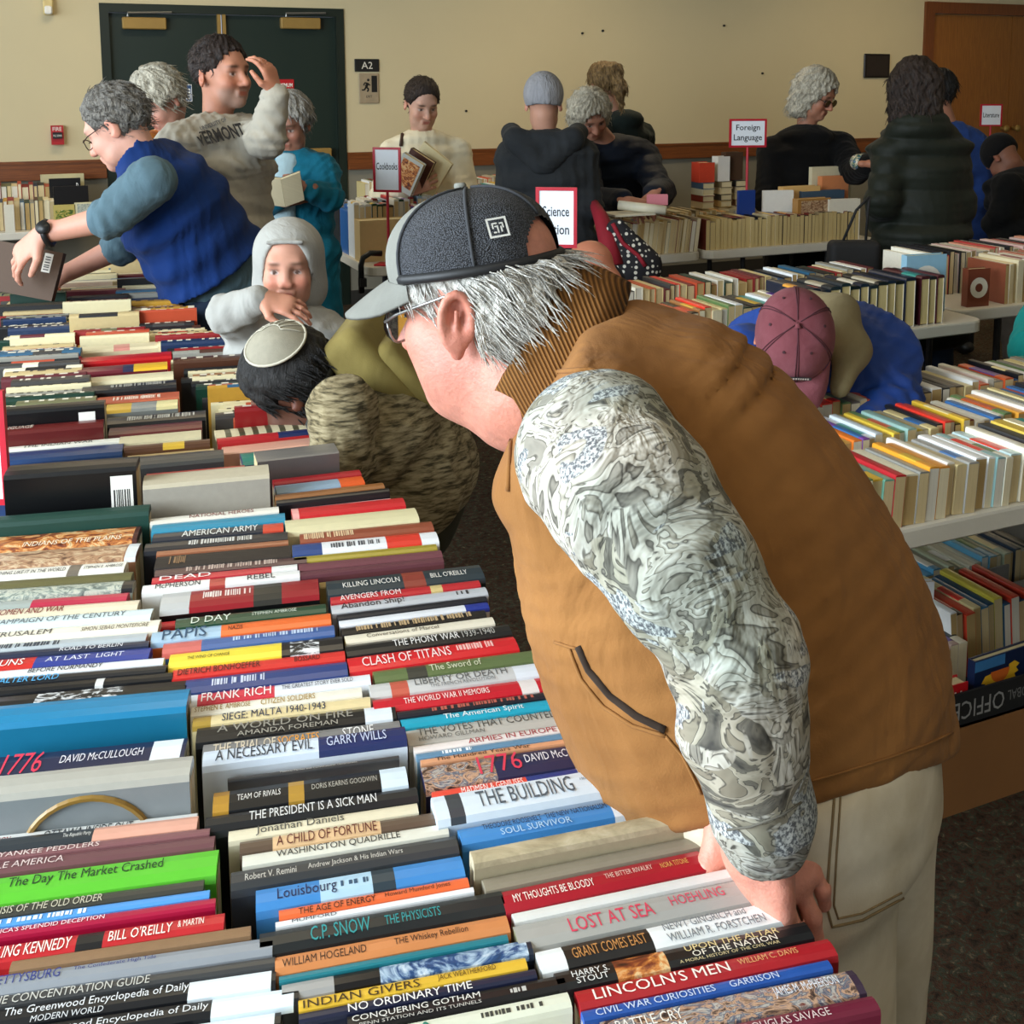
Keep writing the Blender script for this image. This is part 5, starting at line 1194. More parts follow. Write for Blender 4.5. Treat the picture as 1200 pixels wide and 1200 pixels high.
def hand_prims(w_, d, n, th, curl=0.5, s=1.0, spread=0.12, thumb=0.6):
    """w_ wrist, d direction of the fingers, n out of the back of the hand, th towards the thumb side"""
    d = nrm(d); n = nrm(n-d*(n@d)); lat = nrm(np.cross(d, n)); lat = lat if lat@th > 0 else -lat
    L = 0.085*s; out = [sdf_cone(w_-d*.03*s, w_+d*.015*s, .026*s, .029*s, (n, .72), .012), sdf_cone(w_+d*.02*s-lat*.012*s, w_+d*L*.95-lat*.018*s, .028*s, .026*s, (n, .52), .012), sdf_cone(w_+d*.025*s+lat*.014*s, w_+d*L*.95+lat*.018*s, .026*s, .025*s, (n, .52), .012)]
    lens = [(.043, .026, .021), (.047, .029, .022), (.044, .027, .021), (.034, .021, .019)]
    for i, ls in enumerate(lens):
        o = (1.5-i)*.0205*s; base = w_+d*(L-abs(o)*.18)+lat*o; ang = 0; p = base; r = (.0098-.0008*(i == 3))*s
        dd = nrm(d+lat*(1.5-i)*spread)
        for j, l_ in enumerate(ls):
            ang += curl*(0.55 if j == 0 else 0.85)*(1+.12*i)
            v = dd*math.cos(ang)-n*math.sin(ang); q = p+v*l_*s
            out.append(sdf_cone(p, q, r, r*.9, None, .004*s)); p = q; r *= .92
    b0 = w_+d*.02*s+lat*.024*s; t1 = nrm(d*.55+lat*.75-n*.35*thumb); t2 = nrm(d*.9+lat*.25-n*.5*thumb)
    p1 = b0+t1*.042*s; p2 = p1+t2*.032*s; p3 = p2+nrm(t2*.9-lat*.2-n*.2*curl)*.024*s
    out += [sdf_cone(b0, p1, .0155*s, .0125*s, None, .010*s), sdf_cone(p1, p2, .0118*s, .0105*s, None, .004*s), sdf_cone(p2, p3, .0103*s, .0088*s, None, .003*s)]
    return out
def seam(curve_px, tree, r, mat, name, parent, lift=0.0, n=6, under=None):
    """thin cord laid on a surface along a line seen in the photograph"""
    pts = []
    for (x0, y0), (x1, y1) in zip(curve_px[:-1], curve_px[1:]):
        m = max(2, int(math.hypot(x1-x0, y1-y0)/7))
        for i in range(m): pts.append((x0+(x1-x0)*i/m, y0+(y1-y0)*i/m))
    pts.append(curve_px[-1]); out = []
    for x, y in pts:
        h = tree.ray_cast(Vector(CAM), Vector(ray(x, y)))
        if h[0] is not None: out.append(np.array(h[0])+np.array(h[1])*lift)
    if len(out) < 3: return None
    mb = local(MB().tube(out, r, n), parent)
    return mb.obj(name, mat, under or parent, True)
def bvh(v, Q): return BVHTree.FromPolygons([tuple(p) for p in v], [tuple(int(i) for i in q) for q in Q])

def strand_mesh(name, v, n, H, fr, cnt, ln, r=.0012, back=.5, lift=.006, wave=.003, mask=None, seed=1, origin=(0, 0, 0), K=7, down=1.0, side=0.0, rad=None):
    """loose strands rooted on a hair surface, combed down and back"""
    rs = np.random.RandomState(seed); f, l, u = fr; d = (v-np.asarray(H)); ok = np.arange(len(v)) if mask is None else np.nonzero(mask(d@f, d@l, d@u))[0]
    i = rs.choice(ok, cnt); p = v[i]+n[i]*.0008; n0 = n[i]; t = np.linspace(0, 1, K)
    sgn = np.sign(d[i]@l)[:, None]
    D = -u*down-f*back+l*rs.uniform(-.3, .3, cnt)[:, None]+sgn*l*side
    D = D-n0*(D*n0).sum(1)[:, None]*.92; D /= np.linalg.norm(D, axis=1)[:, None]+1e-9
    lat = np.cross(D, n0); L = ln*rs.uniform(.5, 1.0, cnt); ph = rs.uniform(0, 6.3, cnt); am = wave*rs.uniform(.2, 1, cnt); lf = lift*rs.uniform(-.1, 1, cnt)
    P_ = p[:, None]+D[:, None]*(L[:, None]*t)[..., None]+lat[:, None]*(am[:, None]*np.sin(ph[:, None]+t*6)*t)[..., None]+n0[:, None]*(lf[:, None]*t*t-(L[:, None]*t)**2*3.2)[..., None]-u*(L[:, None]*t*t*.15)[..., None]
    w_ = r*np.array([.6, 1, 1.1, 1.05, .9, .65, .15] if K == 7 else np.linspace(1, .2, K))
    an = [0, 2.09, 4.19]
    V3 = np.stack([P_+(lat[:, None]*math.cos(a)+n0[:, None]*math.sin(a)*.8)*w_[None, :, None] for a in an], 2).reshape(-1, 3)
    q = []
    for k in range(K-1):
        for a in range(3):
            b = (a+1) % 3; q.append([k*3+a, k*3+b, (k+1)*3+b, (k+1)*3+a])
    Q = (np.array(q)[None]+np.arange(cnt)[:, None, None]*K*3).reshape(-1, 4)
    return qmesh(name, [(V3, Q)], origin)
def clump(v, Q, H, fr, amp):
    """locks: ridges running down the hair"""
    n = vnormals(v, Q); d = v-np.asarray(H); a, b, c = d@fr[0], d@fr[1], d@fr[2]; th = np.arctan2(b, -a)
    h = np.sin(th*13+2.2*np.sin(c*55)+3*np.sin(th*2.3))+.7*np.sin(th*29+2*np.sin(c*90+1)+1.2)+.5*np.sin(c*120+th*5)
    return v+n*(h*amp)[:, None]
def crumple(v, Q, amp, seed=0, arms=(), lam=.075, dirv=None):
    """cloth folds: soft oblique creases plus rings where sleeves bunch up"""
    rs = np.random.RandomState(seed); n = vnormals(v, Q); h = np.zeros(len(v))
    for k in range(5):
        d = nrm(rs.normal(size=3)*V(1, 1, .55)); d2 = nrm(rs.normal(size=3)); w_ = 2*math.pi/(lam*rs.uniform(.8, 2.6))
        x = np.sin(v@d*w_+2.2*np.sin(v@d2*w_*.33+rs.uniform(0, 6))+rs.uniform(0, 6))
        m = .5+.5*np.sin(v@nrm(rs.normal(size=3))*9+rs.uniform(0, 6))
        h += (1-np.abs(x)*1.6)*m*.45
    for (sh, el, wr, r) in arms:
        for a, b, s0 in ((sh, el, .55), (el, wr, .5)):
            ba = b-a; L = np.linalg.norm(ba); x = v-a; t = (x@ba)/(L*L); dd = np.linalg.norm(x-np.clip(t, 0, 1)[:, None]*ba, axis=1)
            w_ = np.exp(-((t-(1 if s0 == .55 else .0))/.35)**2)+.5*np.exp(-((t-(0 if s0 == .55 else 1.0))/.25)**2); m = (dd < r*1.7)&(t > -.1)&(t < 1.1)
            side = nrm(np.cross(ba, rs.normal(size=3)))
            h += np.where(m, w_*.7*np.sin(t*L*2*math.pi/.050+(x@side)*40+rs.uniform(0, 6)), 0)
    return v+n*(h*amp)[:, None]

def figure(label, H, fr, N, Pv, ba, skin, top, legs, s=1.0, hs=1.0, arms=(), hair=None, brow='#4a3a2c', beard=None, thick=.02, hv=.0048, bv=.011, hands=True, hem=.10, tw=1.0, td=1.0, cat='person', knees=None,
           neckcut=True, topmat=None, legmat=None, shoemat=None, collar=None, name='person', post=None, lip=None, blush=.25, feet=True, sleeve=.93, legr=1.0, topname='top', ankles=None, extra_top=(), eyes=True, head=True, armr=1.0, floor_legs=True, hipw=.092, nose=1.0, bottom='trousers', tthick=None, crease=.004, strands=None):
    tthick = thick if tthick is None else tthick
    """H head centre, fr head frame, N neck base, Pv pelvis, ba facing of the trunk in degrees; arms: list of dicts sh, el, wr, hd (finger direction), hn (back of hand), ht (thumb side), curl"""
    H, N, Pv = (np.asarray(a, float) for a in (H, N, Pv))
    base = V(Pv[0], Pv[1], 0); t = thing(name, label, cat, base)
    ax = nrm(N-Pv); h0 = facing(ba)[0]; side = np.cross(UP, h0); side = nrm(side-ax*(side@ax)); fwd = np.cross(side, ax)
    T = N-Pv; def_ = lambda q: Pv+T*q
    secs = [(def_(-.12), .150, .110), (def_(.05), .165, .120), (def_(.30), .150, .112), (def_(.60), .172, .122), (def_(.82), .178, .105), (def_(.96), .11, .075), (def_(1.02), .065, .06)]
    secs = [(c, w_*s*tw*.90, d*s*td*.94) for c, w_, d in secs]
    trunk = sdf_loft(secs, side, .05*s)
    neck = [sdf_cone(N-T*.02, H-fr[2]*.055*hs-fr[0]*.018*hs, .054*s, .052*hs, None, .03)]
    parts, cols = [], []
    fullarms = []
    for a in arms:
        sh, el, wr = (np.asarray(a[k], float) for k in ('sh', 'el', 'wr'))
        fullarms.append((sh, el, wr, a))
    body = list(trunk)+neck
    for sh, el, wr, a in fullarms: body += [sdf_cone(sh, el, .043*s*armr, .036*s*armr, None, .03), sdf_cone(el, wr, .037*s*armr, .026*s, None, .02)]
    hips = [Pv+side*hipw*s*sd-UP*.06*s for sd in (1, -1)]
    kn = knees or [None, None]; an = ankles or [None, None]; LG = []
    for i in (0, 1):
        k_ = np.asarray(kn[i], float) if kn[i] is not None else V(hips[i][0], hips[i][1], 0)+h0*.03+UP*(hips[i][2]*.53)
        a_ = np.asarray(an[i], float) if an[i] is not None else V(hips[i][0], hips[i][1], .09*s)-h0*.01
        LG.append((hips[i], k_, a_))
        body += [sdf_cone(hips[i], k_, .07*s, .05*s, None, .03), sdf_cone(k_, a_, .05*s, .035*s, None, .02)]
    shrink = [inflate(p, -.006) for p in body]
    v, q = field_mesh(shrink, .016, 1); parts.append((v, q)); cols.append(np.tile(hexc(skin), (len(v), 1)))
    if head:
        hp = head_prims(H, fr, hs, nose=nose)+neck
        v, q = field_mesh(hp, hv, 1); parts.append((v, q)); cols.append(head_cols(v, H, fr, hs, skin, brow, lip, beard, blush, eyes))
    if hands:
        for sh, el, wr, a in fullarms:
            if a.get('hd') is None: continue
            hp = hand_prims(wr, a['hd'], a['hn'], a['ht'], a.get('curl', .5), a.get('hsz', s), a.get('spread', .12))+[sdf_cone(el, wr, .037*s*armr, .026*s, None, .01)]
            lo = wr-.22*s; hi = wr+.22*s
            v, q = field_mesh(hp, a.get('vox', .0055), 1); parts.append((v, q)); cols.append(np.tile(hexc(skin), (len(v), 1))*V(1, .93, .9))
    me = qmesh('body', parts, base, cols); addobj('body', me, SKIN, t)
    # upper garment
    g = [inflate(p, tthick) for p in trunk]
    g = [p for p in g]
    if hem: g += [inflate(p, tthick+.004) for p in sdf_loft([(Pv+ax*.05, .150*s*tw, .113*s*td), (Pv-UP*hem if hem > .25 else Pv-ax*hem, .156*s*tw+(.02 if hem > .25 else 0), .12*s*td+(.02 if hem > .25 else 0))], side, .05)]
    for sh, el, wr, a in fullarms:
        sl = a.get('sleeve', sleeve); e2 = el+(wr-el)*min(1, max(0.02, sl-1)) if sl > 1 else None
        r1, r2, r3 = .047*s*armr+thick, .039*s*armr+thick, .030*s*armr+thick*.8
        if sl <= 0: continue
        g.append(sdf_cone(N+(sh-N)*.45-UP*.015, sh, .045*s+thick*.5, r1*.95, None, .03))
        if sl <= .5: g.append(sdf_cone(sh, sh+(el-sh)*sl*2, r1, r2*1.06, None, .03))
        else:
            g.append(sdf_cone(sh, el, r1, r2, None, .03)); f_ = (sl-.5)*2
            g.append(sdf_cone(el, el+(wr-el)*f_, r2, r2+(r3-r2)*f_, None, .025))
    g += list(extra_top)
    if neckcut: g.append(sub(sdf_cone(N+fwd*.02*s+ax*.045*s, N+fwd*.045*s+ax*.14*s, .062*s, .085*s), .012))
    v, q = field_mesh(g, bv, 2, post)
    if crease: v = crumple(v, q, crease, int(abs(H[0])*1000) % 997, [(a_[0], a_[1], a_[2], .05*s*armr+thick) for a_ in fullarms])
    topo = addobj(topname, qmesh(topname, [(v, q)], base), topmat, t)
    # trousers and shoes
    if legs:
        g = []
        for h_, k_, a_ in LG: g += [sdf_cone(h_, k_, .092*s*legr, .066*s*legr, None, .03), sdf_cone(k_, a_-UP*.02, .066*s*legr, .052*s*legr, None, .02)]
        g += [sdf_ell(Pv-UP*.02*s, (side, fwd, ax), s*V(.165*tw, .125*td, .13), .05)]
        v2, q2 = field_mesh(g, max(bv, .013), 2); v2 = crumple(v2, q2, .004, 5)
        addobj(bottom, qmesh(bottom, [(v2, q2)], base), legmat, t)
        if feet:
            for h_, k_, a_ in LG:
                z = a_*V(1, 1, 0)
                v3, q3 = field_mesh([sdf_cone(z+UP*.045*s-h0*.03*s, z+h0*.15*s+UP*.036*s, .042*s, .036*s, (UP, .8), .02), sdf_cone(z+UP*.05*s, z+UP*.10*s, .045*s, .045*s, None, .02), plane_cut(V(0, 0, .004), -UP)], .011, 1)
                addobj('shoe', qmesh('shoe', [(v3, q3)], base), shoemat or BLK, t)
    if hair:
        v4, q4 = field_mesh(hair['prims'], hair.get('vox', .006), 1)
        v4 = clump(v4, q4, H, fr, hair.get('amp', .0035))
        ho = addobj('hair', qmesh('hair', [(v4, q4)], base), hair['mat'], t)
        st = dict(cnt=520, ln=.05, r=.0022, lift=.010, back=.5); st.update(strands or {})
        if strands is not False: addobj('hair_strands', strand_mesh('hair_strands', v4, vnormals(v4, q4), H, fr, origin=base, **st), hair['mat'], ho, kind='stuff')
    fig = dict(t=t, base=base, topo=topo, top=(v, q), side=side, fwd=fwd, ax=ax, arms=fullarms, N=N, P=Pv, H=H, fr=fr, hs=hs)
    return fig
def hq(H, fr, hs):
    """point and axes helper in a head frame"""
    return lambda a, b, c: np.asarray(H)+hs*(a*fr[0]+b*fr[1]+c*fr[2])
def addpart(fig, name, prims, vox, mat, smooth=1, post=None, label=None):
    v, q = field_mesh(prims, vox, smooth, post)
    o = addobj(name, qmesh(name, [(v, q)], fig['base']), mat, fig['t'])
    if label: o['label'] = label
    return v, q
def hair_short(H, fr, hs, r=.012, low=-.03, front=.062):
    q = hq(H, fr, hs); ax = fr
    return [sdf_ell(q(-.010, 0, .044), ax, hs*V(.098+r*.6, .080+r, .090+r), .01), sub(sdf_ell(q(.085, 0, -.03), ax, hs*V(.088, .086, .112)), .015), plane_cut(q(0, 0, low), -fr[2]+fr[0]*.55*0), sub(sdf_sph(q(.01, .092, -.012), .03*hs), .01), sub(sdf_sph(q(.01, -.092, -.012), .03*hs), .01)]
def hair_bob(H, fr, hs, r=.02, ln=.12, w_=.03):
    q = hq(H, fr, hs); ax = fr
    return [sdf_ell(q(-.012, 0, .045), ax, hs*V(.100+r*.7, .082+r, .092+r*.8), .02), sdf_cone(q(-.03, .055, .02), q(-.03, .062, -ln), hs*(.05+w_*.3), hs*(.036+w_*.3), (fr[0], 1.3), .03), sdf_cone(q(-.03, -.055, .02), q(-.03, -.062, -ln), hs*(.05+w_*.3), hs*(.036+w_*.3), (fr[0], 1.3), .03),
            sdf_cone(q(-.06, 0, .02), q(-.055, 0, -ln), hs*.06, hs*.055, (fr[1], 1.5), .03), sub(sdf_ell(q(.095, 0, -.035), ax, hs*V(.090, .066, .115)), .02)]
def glasses(fig, mat, col='#9a9a9c', w_=.024, h=.018, tint=None):
    q = hq(fig['H'], fig['fr'], fig['hs']); f, l, u = fig['fr']; mb = MB(); s = fig['hs']; LN = []
    for sd in (1, -1):
        c = q(.104, sd*.034, -.004)
        ring = [c+s*(w_*math.cos(a)*l+h*math.sin(a)*u-f*.25*w_*abs(math.cos(a))**2) for a in np.linspace(0, 2*math.pi, 15)]
        mb.tube(ring, .0016*s, 5, caps=False)
        mb.tube([q(.100, sd*(.034+w_), .004), q(.07, sd*.078, .010), q(-.005, sd*.084, .018), q(-.03, sd*.083, .006)], .0018*s, 5)
        if tint is not None:
            LN.append(local(MB().add([c+s*(w_*math.cos(a)*l+h*math.sin(a)*u) for a in np.linspace(0, 2*math.pi, 14, endpoint=False)], [tuple(range(14))]), fig['t']).obj('lens', tint, fig['t']))
    mb.tube([q(.105, .012, .002), q(.110, 0, .005), q(.105, -.012, .002)], .0016*s, 5)
    go = local(mb, fig['t']).obj('glasses_frame', mat, fig['t'], True)
    for o in LN: o.parent = go
    return go
# ================================================================== the man in the tan vest
bF, bL, _u = facing(36)
fr = facing(27, 16)
HC = P(566, 352, 1.335); HS = .985
BASE = V(*P(950, 930, 1.27)[:2], 0)
man = thing('person', 'elderly man in tan canvas vest and grey cap bending over the books', 'person', BASE)
q = hq(HC, fr, HS)
OUT = [((835, 1120), (1135, 1050), 1.31), ((758, 948), (1112, 868), 1.31), ((700, 862), (1104, 798), 1.31), ((650, 765), (1060, 698), 1.31), ((617, 650), (998, 586), 1.31), ((594, 560), (926, 490), 1.31), ((584, 525), (842, 418), 1.315), ((594, 502), (755, 370), 1.325)]
secs = []
axis0 = nrm(P(620, 420, 1.32)-P(940, 905, 1.25))
sideL = nrm(bL-axis0*(bL@axis0)); frontV = np.cross(sideL, axis0)
imx = lambda v, Z: np.array([v@rt, v@up])
for (f, b_, Z) in OUT:
    c = P((f[0]+b_[0])/2, (f[1]+b_[1])/2, Z); d2 = nrm(np.array([f[0]-b_[0], -(f[1]-b_[1])], float))
    E_ = math.hypot(f[0]-b_[0], f[1]-b_[1])/2*Z/F
    w0, h0 = 1.05, .95
    e = math.sqrt((w0*(imx(sideL, Z)@d2))**2+(h0*(imx(frontV, Z)@d2))**2)
    secs.append((c, w0*E_/e, h0*E_/e))
def catmull(ss, n=4):
    out = []
    for i in range(len(ss)-1):
        p = [ss[max(0, i-1)], ss[i], ss[i+1], ss[min(len(ss)-1, i+2)]]
        for j in range(n):
            t = j/n; w_ = [(-t+2*t*t-t**3)/2, (2-5*t*t+3*t**3)/2, (t+4*t*t-3*t**3)/2, (-t*t+t**3)/2]
            out.append(tuple(sum(w_[k]*np.asarray(p[k][m_], float) for k in range(4)) for m_ in range(3)))
    return out+[ss[-1]]
trunk = sdf_loft(catmull(secs), sideL, .012, .10)
NB_ = P(628, 432, 1.315)
# arms: near (left) arm hangs, far (right) arm reaches to the joined hands
shL, elL, wrL = P(694, 510, 1.10), P(866, 768, 1.0), P(888, 992, 1.045)
shR, elR, wrR = P(780, 520, 1.50), P(870, 800, 1.40), P(858, 928, 1.125)
def PR(px, Z): return px*Z/F
sl_pts = [(702, 530, 1.12, 98), (740, 585, 1.06, 95), (800, 670, 1.02, 84), (866, 768, 1.0, 76), (868, 850, 1.005, 70), (890, 950, 1.03, 58), (899, 1000, 1.045, 50)]
sleeveL = [sdf_cone(P(*a[:3]), P(*b_[:3]), PR(a[3], a[2]), PR(b_[3], b_[2]), None, .02) for a, b_ in zip(sl_pts[:-1], sl_pts[1:])]
# body (skin): head, neck, hands and a slim trunk inside the clothes
parts, cols = [], []
SK = '#bb7f6c'
core = [inflate(p, -.045) for p in trunk[5:]]+[sdf_cone(shL, elL, .04, .035), sdf_cone(elL, wrL, .035, .026), sdf_cone(shR, elR, .04, .035), sdf_cone(elR, wrR, .035, .026)]
legs = []
hipL, hipR = P(935, 925, 1.22), P(985, 930, 1.40)
for h_ in (hipL, hipR):
    k_ = V(h_[0]+.02, h_[1]-.01, .47); a_ = V(h_[0]+.03, h_[1]-.02, .09); legs.append((h_, k_, a_)); core += [sdf_cone(h_, k_, .07, .05), sdf_cone(k_, a_, .05, .035)]
v, qd = field_mesh(core, .018, 1); parts.append((v, qd)); cols.append(np.tile(hexc(SK), (len(v), 1)))
fat = .003
hp = head_prims(HC, fr, HS, fat, ears=False, nose=1.05)
hp += [sdf_ell(q(.045, 0, -.098), fr, HS*V(.045, .045, .028), .03), sdf_cone(q(-.02, 0, -.03), NB_+V(0, 0, -.02), .066, .078, None, .03), sdf_cone(q(.02, 0, -.09), NB_+frontV*.045, .052, .06, None, .04)]
for sd in (1, -1):
    hp += [sdf_ell(q(.040, sd*.040, -.058), fr, HS*V(.034, .022, .034), .025)]
# ear with rim, hollow and lobe
for sd in (1, -1):
    e = nrm(fr[1]*sd*.80-fr[0]*.55); ue = nrm(fr[2]*.96-fr[0]*.26); se = nrm(np.cross(ue, e))
    c = q(-.014, sd*.086, -.012)
    hp += [sdf_ell(c, (ue, se, e), HS*V(.033, .019, .0075), .005), sub(sdf_ell(c+e*.008*HS+ue*.003, (ue, se, e), HS*V(.023, .0115, .009)), .003)]
    ringp = [c+e*.004*HS+HS*(.031*math.cos(a)*ue+.0175*math.sin(a)*se) for a in np.linspace(-2.6, 2.2, 14)]
    for a, b_ in zip(ringp[:-1], ringp[1:]): hp.append(sdf_cone(a, b_, .0046*HS, .0046*HS, None, .003))
    hp += [sdf_cone(c-ue*.026*HS+e*.002, c-ue*.036*HS+e*.003, .010*HS, .008*HS, (e, .6), .006), sdf_cone(c+e*.004*HS-ue*.018*HS, c+e*.006*HS+ue*.012*HS, .004*HS, .003*HS, None, .005)]
v, qd = field_mesh(hp, .0032, 2)
# soft folds around cheek and neck
parts.append((v, qd)); cc = head_cols(v, HC, fr, HS, SK, '#b9a898', '#b56a60', None, .35, True)
d = (v-HC)/HS; a, b_, c = d@fr[0], d@fr[1], d@fr[2]
g = np.exp(-(((a-.045)/.05)**2+((c+.055)/.05)**2))*.22; cc = cc*(1-g[:, None])+np.array(hexc('#b8645a'))*g[:, None]
cols.append(cc)
hl = hand_prims(wrL, nrm(P(897, 1080, 1.065)-wrL), nrm(-AWAY*.35+LEFT*.95), AWAY+LEFT*.3, .5, 1.2, .05)+[sdf_cone(elL, wrL, .036, .034, None, .012)]
hr = hand_prims(wrR, nrm(P(908, 1012, 1.09)-wrR), nrm(-AWAY*.85+rt*.4+UP*.2), LEFT-UP*.5, .55, 1.0, .06)+[sdf_cone(elR, wrR, .034, .028, None, .012)]
for hp_ in (hl, hr):
    v, qd = field_mesh([p for p in hp_], .0036, 1); parts.append((v, qd)); cols.append(np.tile(hexc('#c98874'), (len(v), 1)))
RUDDY = attrmat('ruddy_skin', .5, .4, .34, 55, 190, .35, 0, .003)
for k_ in ('Subsurface Weight', 'Subsurface Radius', 'Subsurface Scale'): RUDDY.node_tree.nodes['Principled BSDF'].inputs[k_].default_value = SKIN.node_tree.nodes['Principled BSDF'].inputs[k_].default_value
addobj('body', qmesh('body', parts, BASE, cols), RUDDY, man)
# vest
fold_rng = np.random.RandomState(3)
def folds(v, n_, amp, sc, dirs):
    h = np.zeros(len(v))
    for d, ph, a in dirs:
        h += a*np.sin(v@np.asarray(d)*sc+ph+1.3*np.sin(v@V(d[1], d[2], d[0])*sc*.37+ph*2))
    return v+n_*(h*amp)[:, None]
COLLAR = [sdf_loft([(P(640, 425, 1.318), .118, .098), (P(612, 395, 1.325), .100, .088)], sideL, .03)[0]]
collar_ax = nrm(q(0, 0, -.02)-NB_)
e1 = nrm(P(665, 308, 1.33)-P(560, 478, 1.33)); e2 = nrm(AWAY-e1*(AWAY@e1)); CAX = nrm(np.cross(e1, e2)); CAX = CAX if CAX@rt < 0 else -CAX
vest = [p for p in trunk]+[sdf_cone(P(628, 475, 1.24), P(655, 560, 1.22), .055, .075, None, .05), sdf_cone(P(700, 450, 1.30), P(690, 505, 1.17), .080, .080, None, .04), sdf_cone(P(712, 440, 1.33), shR, .080, .085, None, .04)]
vest += [sub(sdf_cone(P(640, 420, 1.32), P(560, 370, 1.33), .085, .10), .01), plane_cut(P(648, 420, 1.32), CAX, .008)]
HEMN = nrm(np.cross(P(1118, 876, 1.31)-P(756, 962, 1.31), AWAY-UP*.60))
vest += [plane_cut(P(940, 921, 1.31), -HEMN if HEMN[2] > 0 else HEMN, .006)]
v, qd = field_mesh(vest, .0062, 3)
nn = vnormals(v, qd)
v = laplace(v, qd, 4); v = crumple(v, qd, .0013, 4, [], .10)
v = folds(v, nn, .0008, 24, [((.5, .2, .84), .3, 1), ((-.3, .8, .5), 1.9, .7), ((.9, -.3, .3), 4.0, .5)])
VEST = cloth('tan_duck_canvas', '#86592c', .9, 9, .7, 420, .2, .10, (1, 1, .5), .02, '#916334')
vest_tree = bvh(v, qd)
vo = addobj('vest', qmesh('vest', [(v, qd)], BASE), VEST, man)
# ribbed corduroy collar: a curved band around the neck
m, nt, b = newmat('corduroy_collar', .95, None, 0, .2)
wv = node(nt, 'ShaderNodeTexWave', i_Scale=70, i_Distortion=.4); nt.links.new(objco(nt, (1, 1, 1), (0, .6, .5)), wv.inputs['Vector'])
nt.links.new(ramp(nt, wv.outputs[1], [(.2, '#5e3d1e'), (.8, '#8a5e30')]), b.inputs['Base Color']); bump(nt, b, wv.outputs[1], .7, .004)
CORD = m
cax = CAX
mb = MB(); NR = 44
ctr = P(611, 392, 1.33)
prof = [(-.075, .118, .122), (-.045, .116, .112), (-.015, .110, .100), (0, .106, .094), (.002, .100, .088), (-.02, .100, .088), (-.06, .105, .10)]
rings = []
for tt, r1, r2 in prof:
    rings.append([ctr+cax*tt+e1*r1*math.cos(a)+e2*r2*math.sin(a) for a in np.linspace(math.radians(-168), math.radians(168), NR)])
vs = [p for r in rings for p in r]; n_ = NR; fs = []
for i in range(len(prof)):
    j = (i+1) % len(prof)
    for k in range(NR-1): fs.append((i*n_+k, i*n_+k+1, j*n_+k+1, j*n_+k))
fs += [tuple(i*n_ for i in range(len(prof)))[::-1], tuple(i*n_+NR-1 for i in range(len(prof)))]
mb.add(vs, fs); local(mb, man).obj('collar', CORD, man, True)
STITCH = plain('vest_stitching', '#8a5c2a', .9); ZIPM = plain('zip_metal', '#6a5a44', .5, .5)
DARKC = plain('pocket_shade_brown', '#2a1c10', .95)  # dark brown cord colour painting the shade inside the pocket slit; no lining modelled
seam([(1116, 858), (1085, 872), (1040, 888), (985, 905), (950, 915)], vest_tree, .0012, STITCH, 'hem_stitch', man, .0008, under=vo)
seam([(650, 752), (668, 758), (676, 760)], vest_tree, .0016, STITCH, 'pocket_seam', man, .001, under=vo)
seam([(678, 758), (690, 785), (715, 815), (745, 838), (780, 855)], vest_tree, .0042, DARKC, 'pocket_opening_shade', man, .0, under=vo)
seam([(668, 760), (682, 796), (708, 828), (742, 850), (780, 862)], vest_tree, .002, STITCH, 'pocket_edge', man, .0012, under=vo)
seam([(780, 862), (800, 885), (822, 930)], vest_tree, .0016, STITCH, 'pocket_seam', man, .001, under=vo)
seam([(596, 575), (599, 520), (606, 480), (625, 452), (655, 436), (690, 434), (725, 441), (760, 458), (785, 480), (803, 510)], vest_tree, .0028, VEST, 'armhole_edge', man, .001, under=vo)
seam([(560, 484), (566, 500), (578, 520), (584, 535)], vest_tree, .0035, ZIPM, 'zipper', man, .002, under=vo)
# camouflage shirt sleeve
m, nt, b = newmat('leaf_camouflage', .85, None, 0, .3)
co = objco(nt, (1, 1, .8), (.5, .2, .4))
n2 = noise(nt, 330, 2, .6, 0, co); cr1 = objco(nt, (1, 1, .38), (.75, .25, .3)); cr2 = objco(nt, (.4, 1, 1), (.2, .5, .9)); cr3 = objco(nt, (1, .42, .8), (.4, .9, .1))
def mixm(f, lo, hi, a, b_):
    k = ramp(nt, f, [(lo, '#000000'), (hi, '#ffffff')]); x = node(nt, 'ShaderNodeMix', data_type='RGBA'); nt.links.new(k, x.inputs[0]); nt.links.new(a, x.inputs[6]); nt.links.new(b_, x.inputs[7]); return x.outputs[2]
f1 = noise(nt, 26, 2.5, .55, 1.6, cr1); f2 = noise(nt, 24, 2.5, .55, 1.8, cr2); f3 = noise(nt, 30, 3, .55, 1.4, cr3); big = noise(nt, 9, 2, .5, .8, co); big2 = noise(nt, 11, 2, .5, 1.2, cr3)
LEAF = [(.0, '#4b4740'), (.36, '#8a8478'), (.41, '#46423b'), (.425, '#a59f92'), (.50, '#b9b4a8'), (.515, '#5a554c'), (.53, '#918a7c'), (.60, '#c6c1b6'), (.66, '#4e4a43'), (.675, '#9c9587')]
c1 = ramp(nt, f1, LEAF); c2 = ramp(nt, f2, LEAF); c3 = ramp(nt, f3, [(.3, '#3c3a36'), (.44, '#6e695e'), (.455, '#3a3733'), (.47, '#98917f'), (.56, '#aaa291'), (.575, '#45413a'), (.6, '#857d6c')])
stip = ramp(nt, n2, [(.42, '#5c5d60'), (.6, '#bdbdb9')])
c_ = mixm(big, .47, .485, c1, c2)
c_ = mixm(big2, .545, .555, c_, c3)
c_ = mixm(noise(nt, 15, 2, .5, 1.2, cr2), .585, .595, c_, stip)
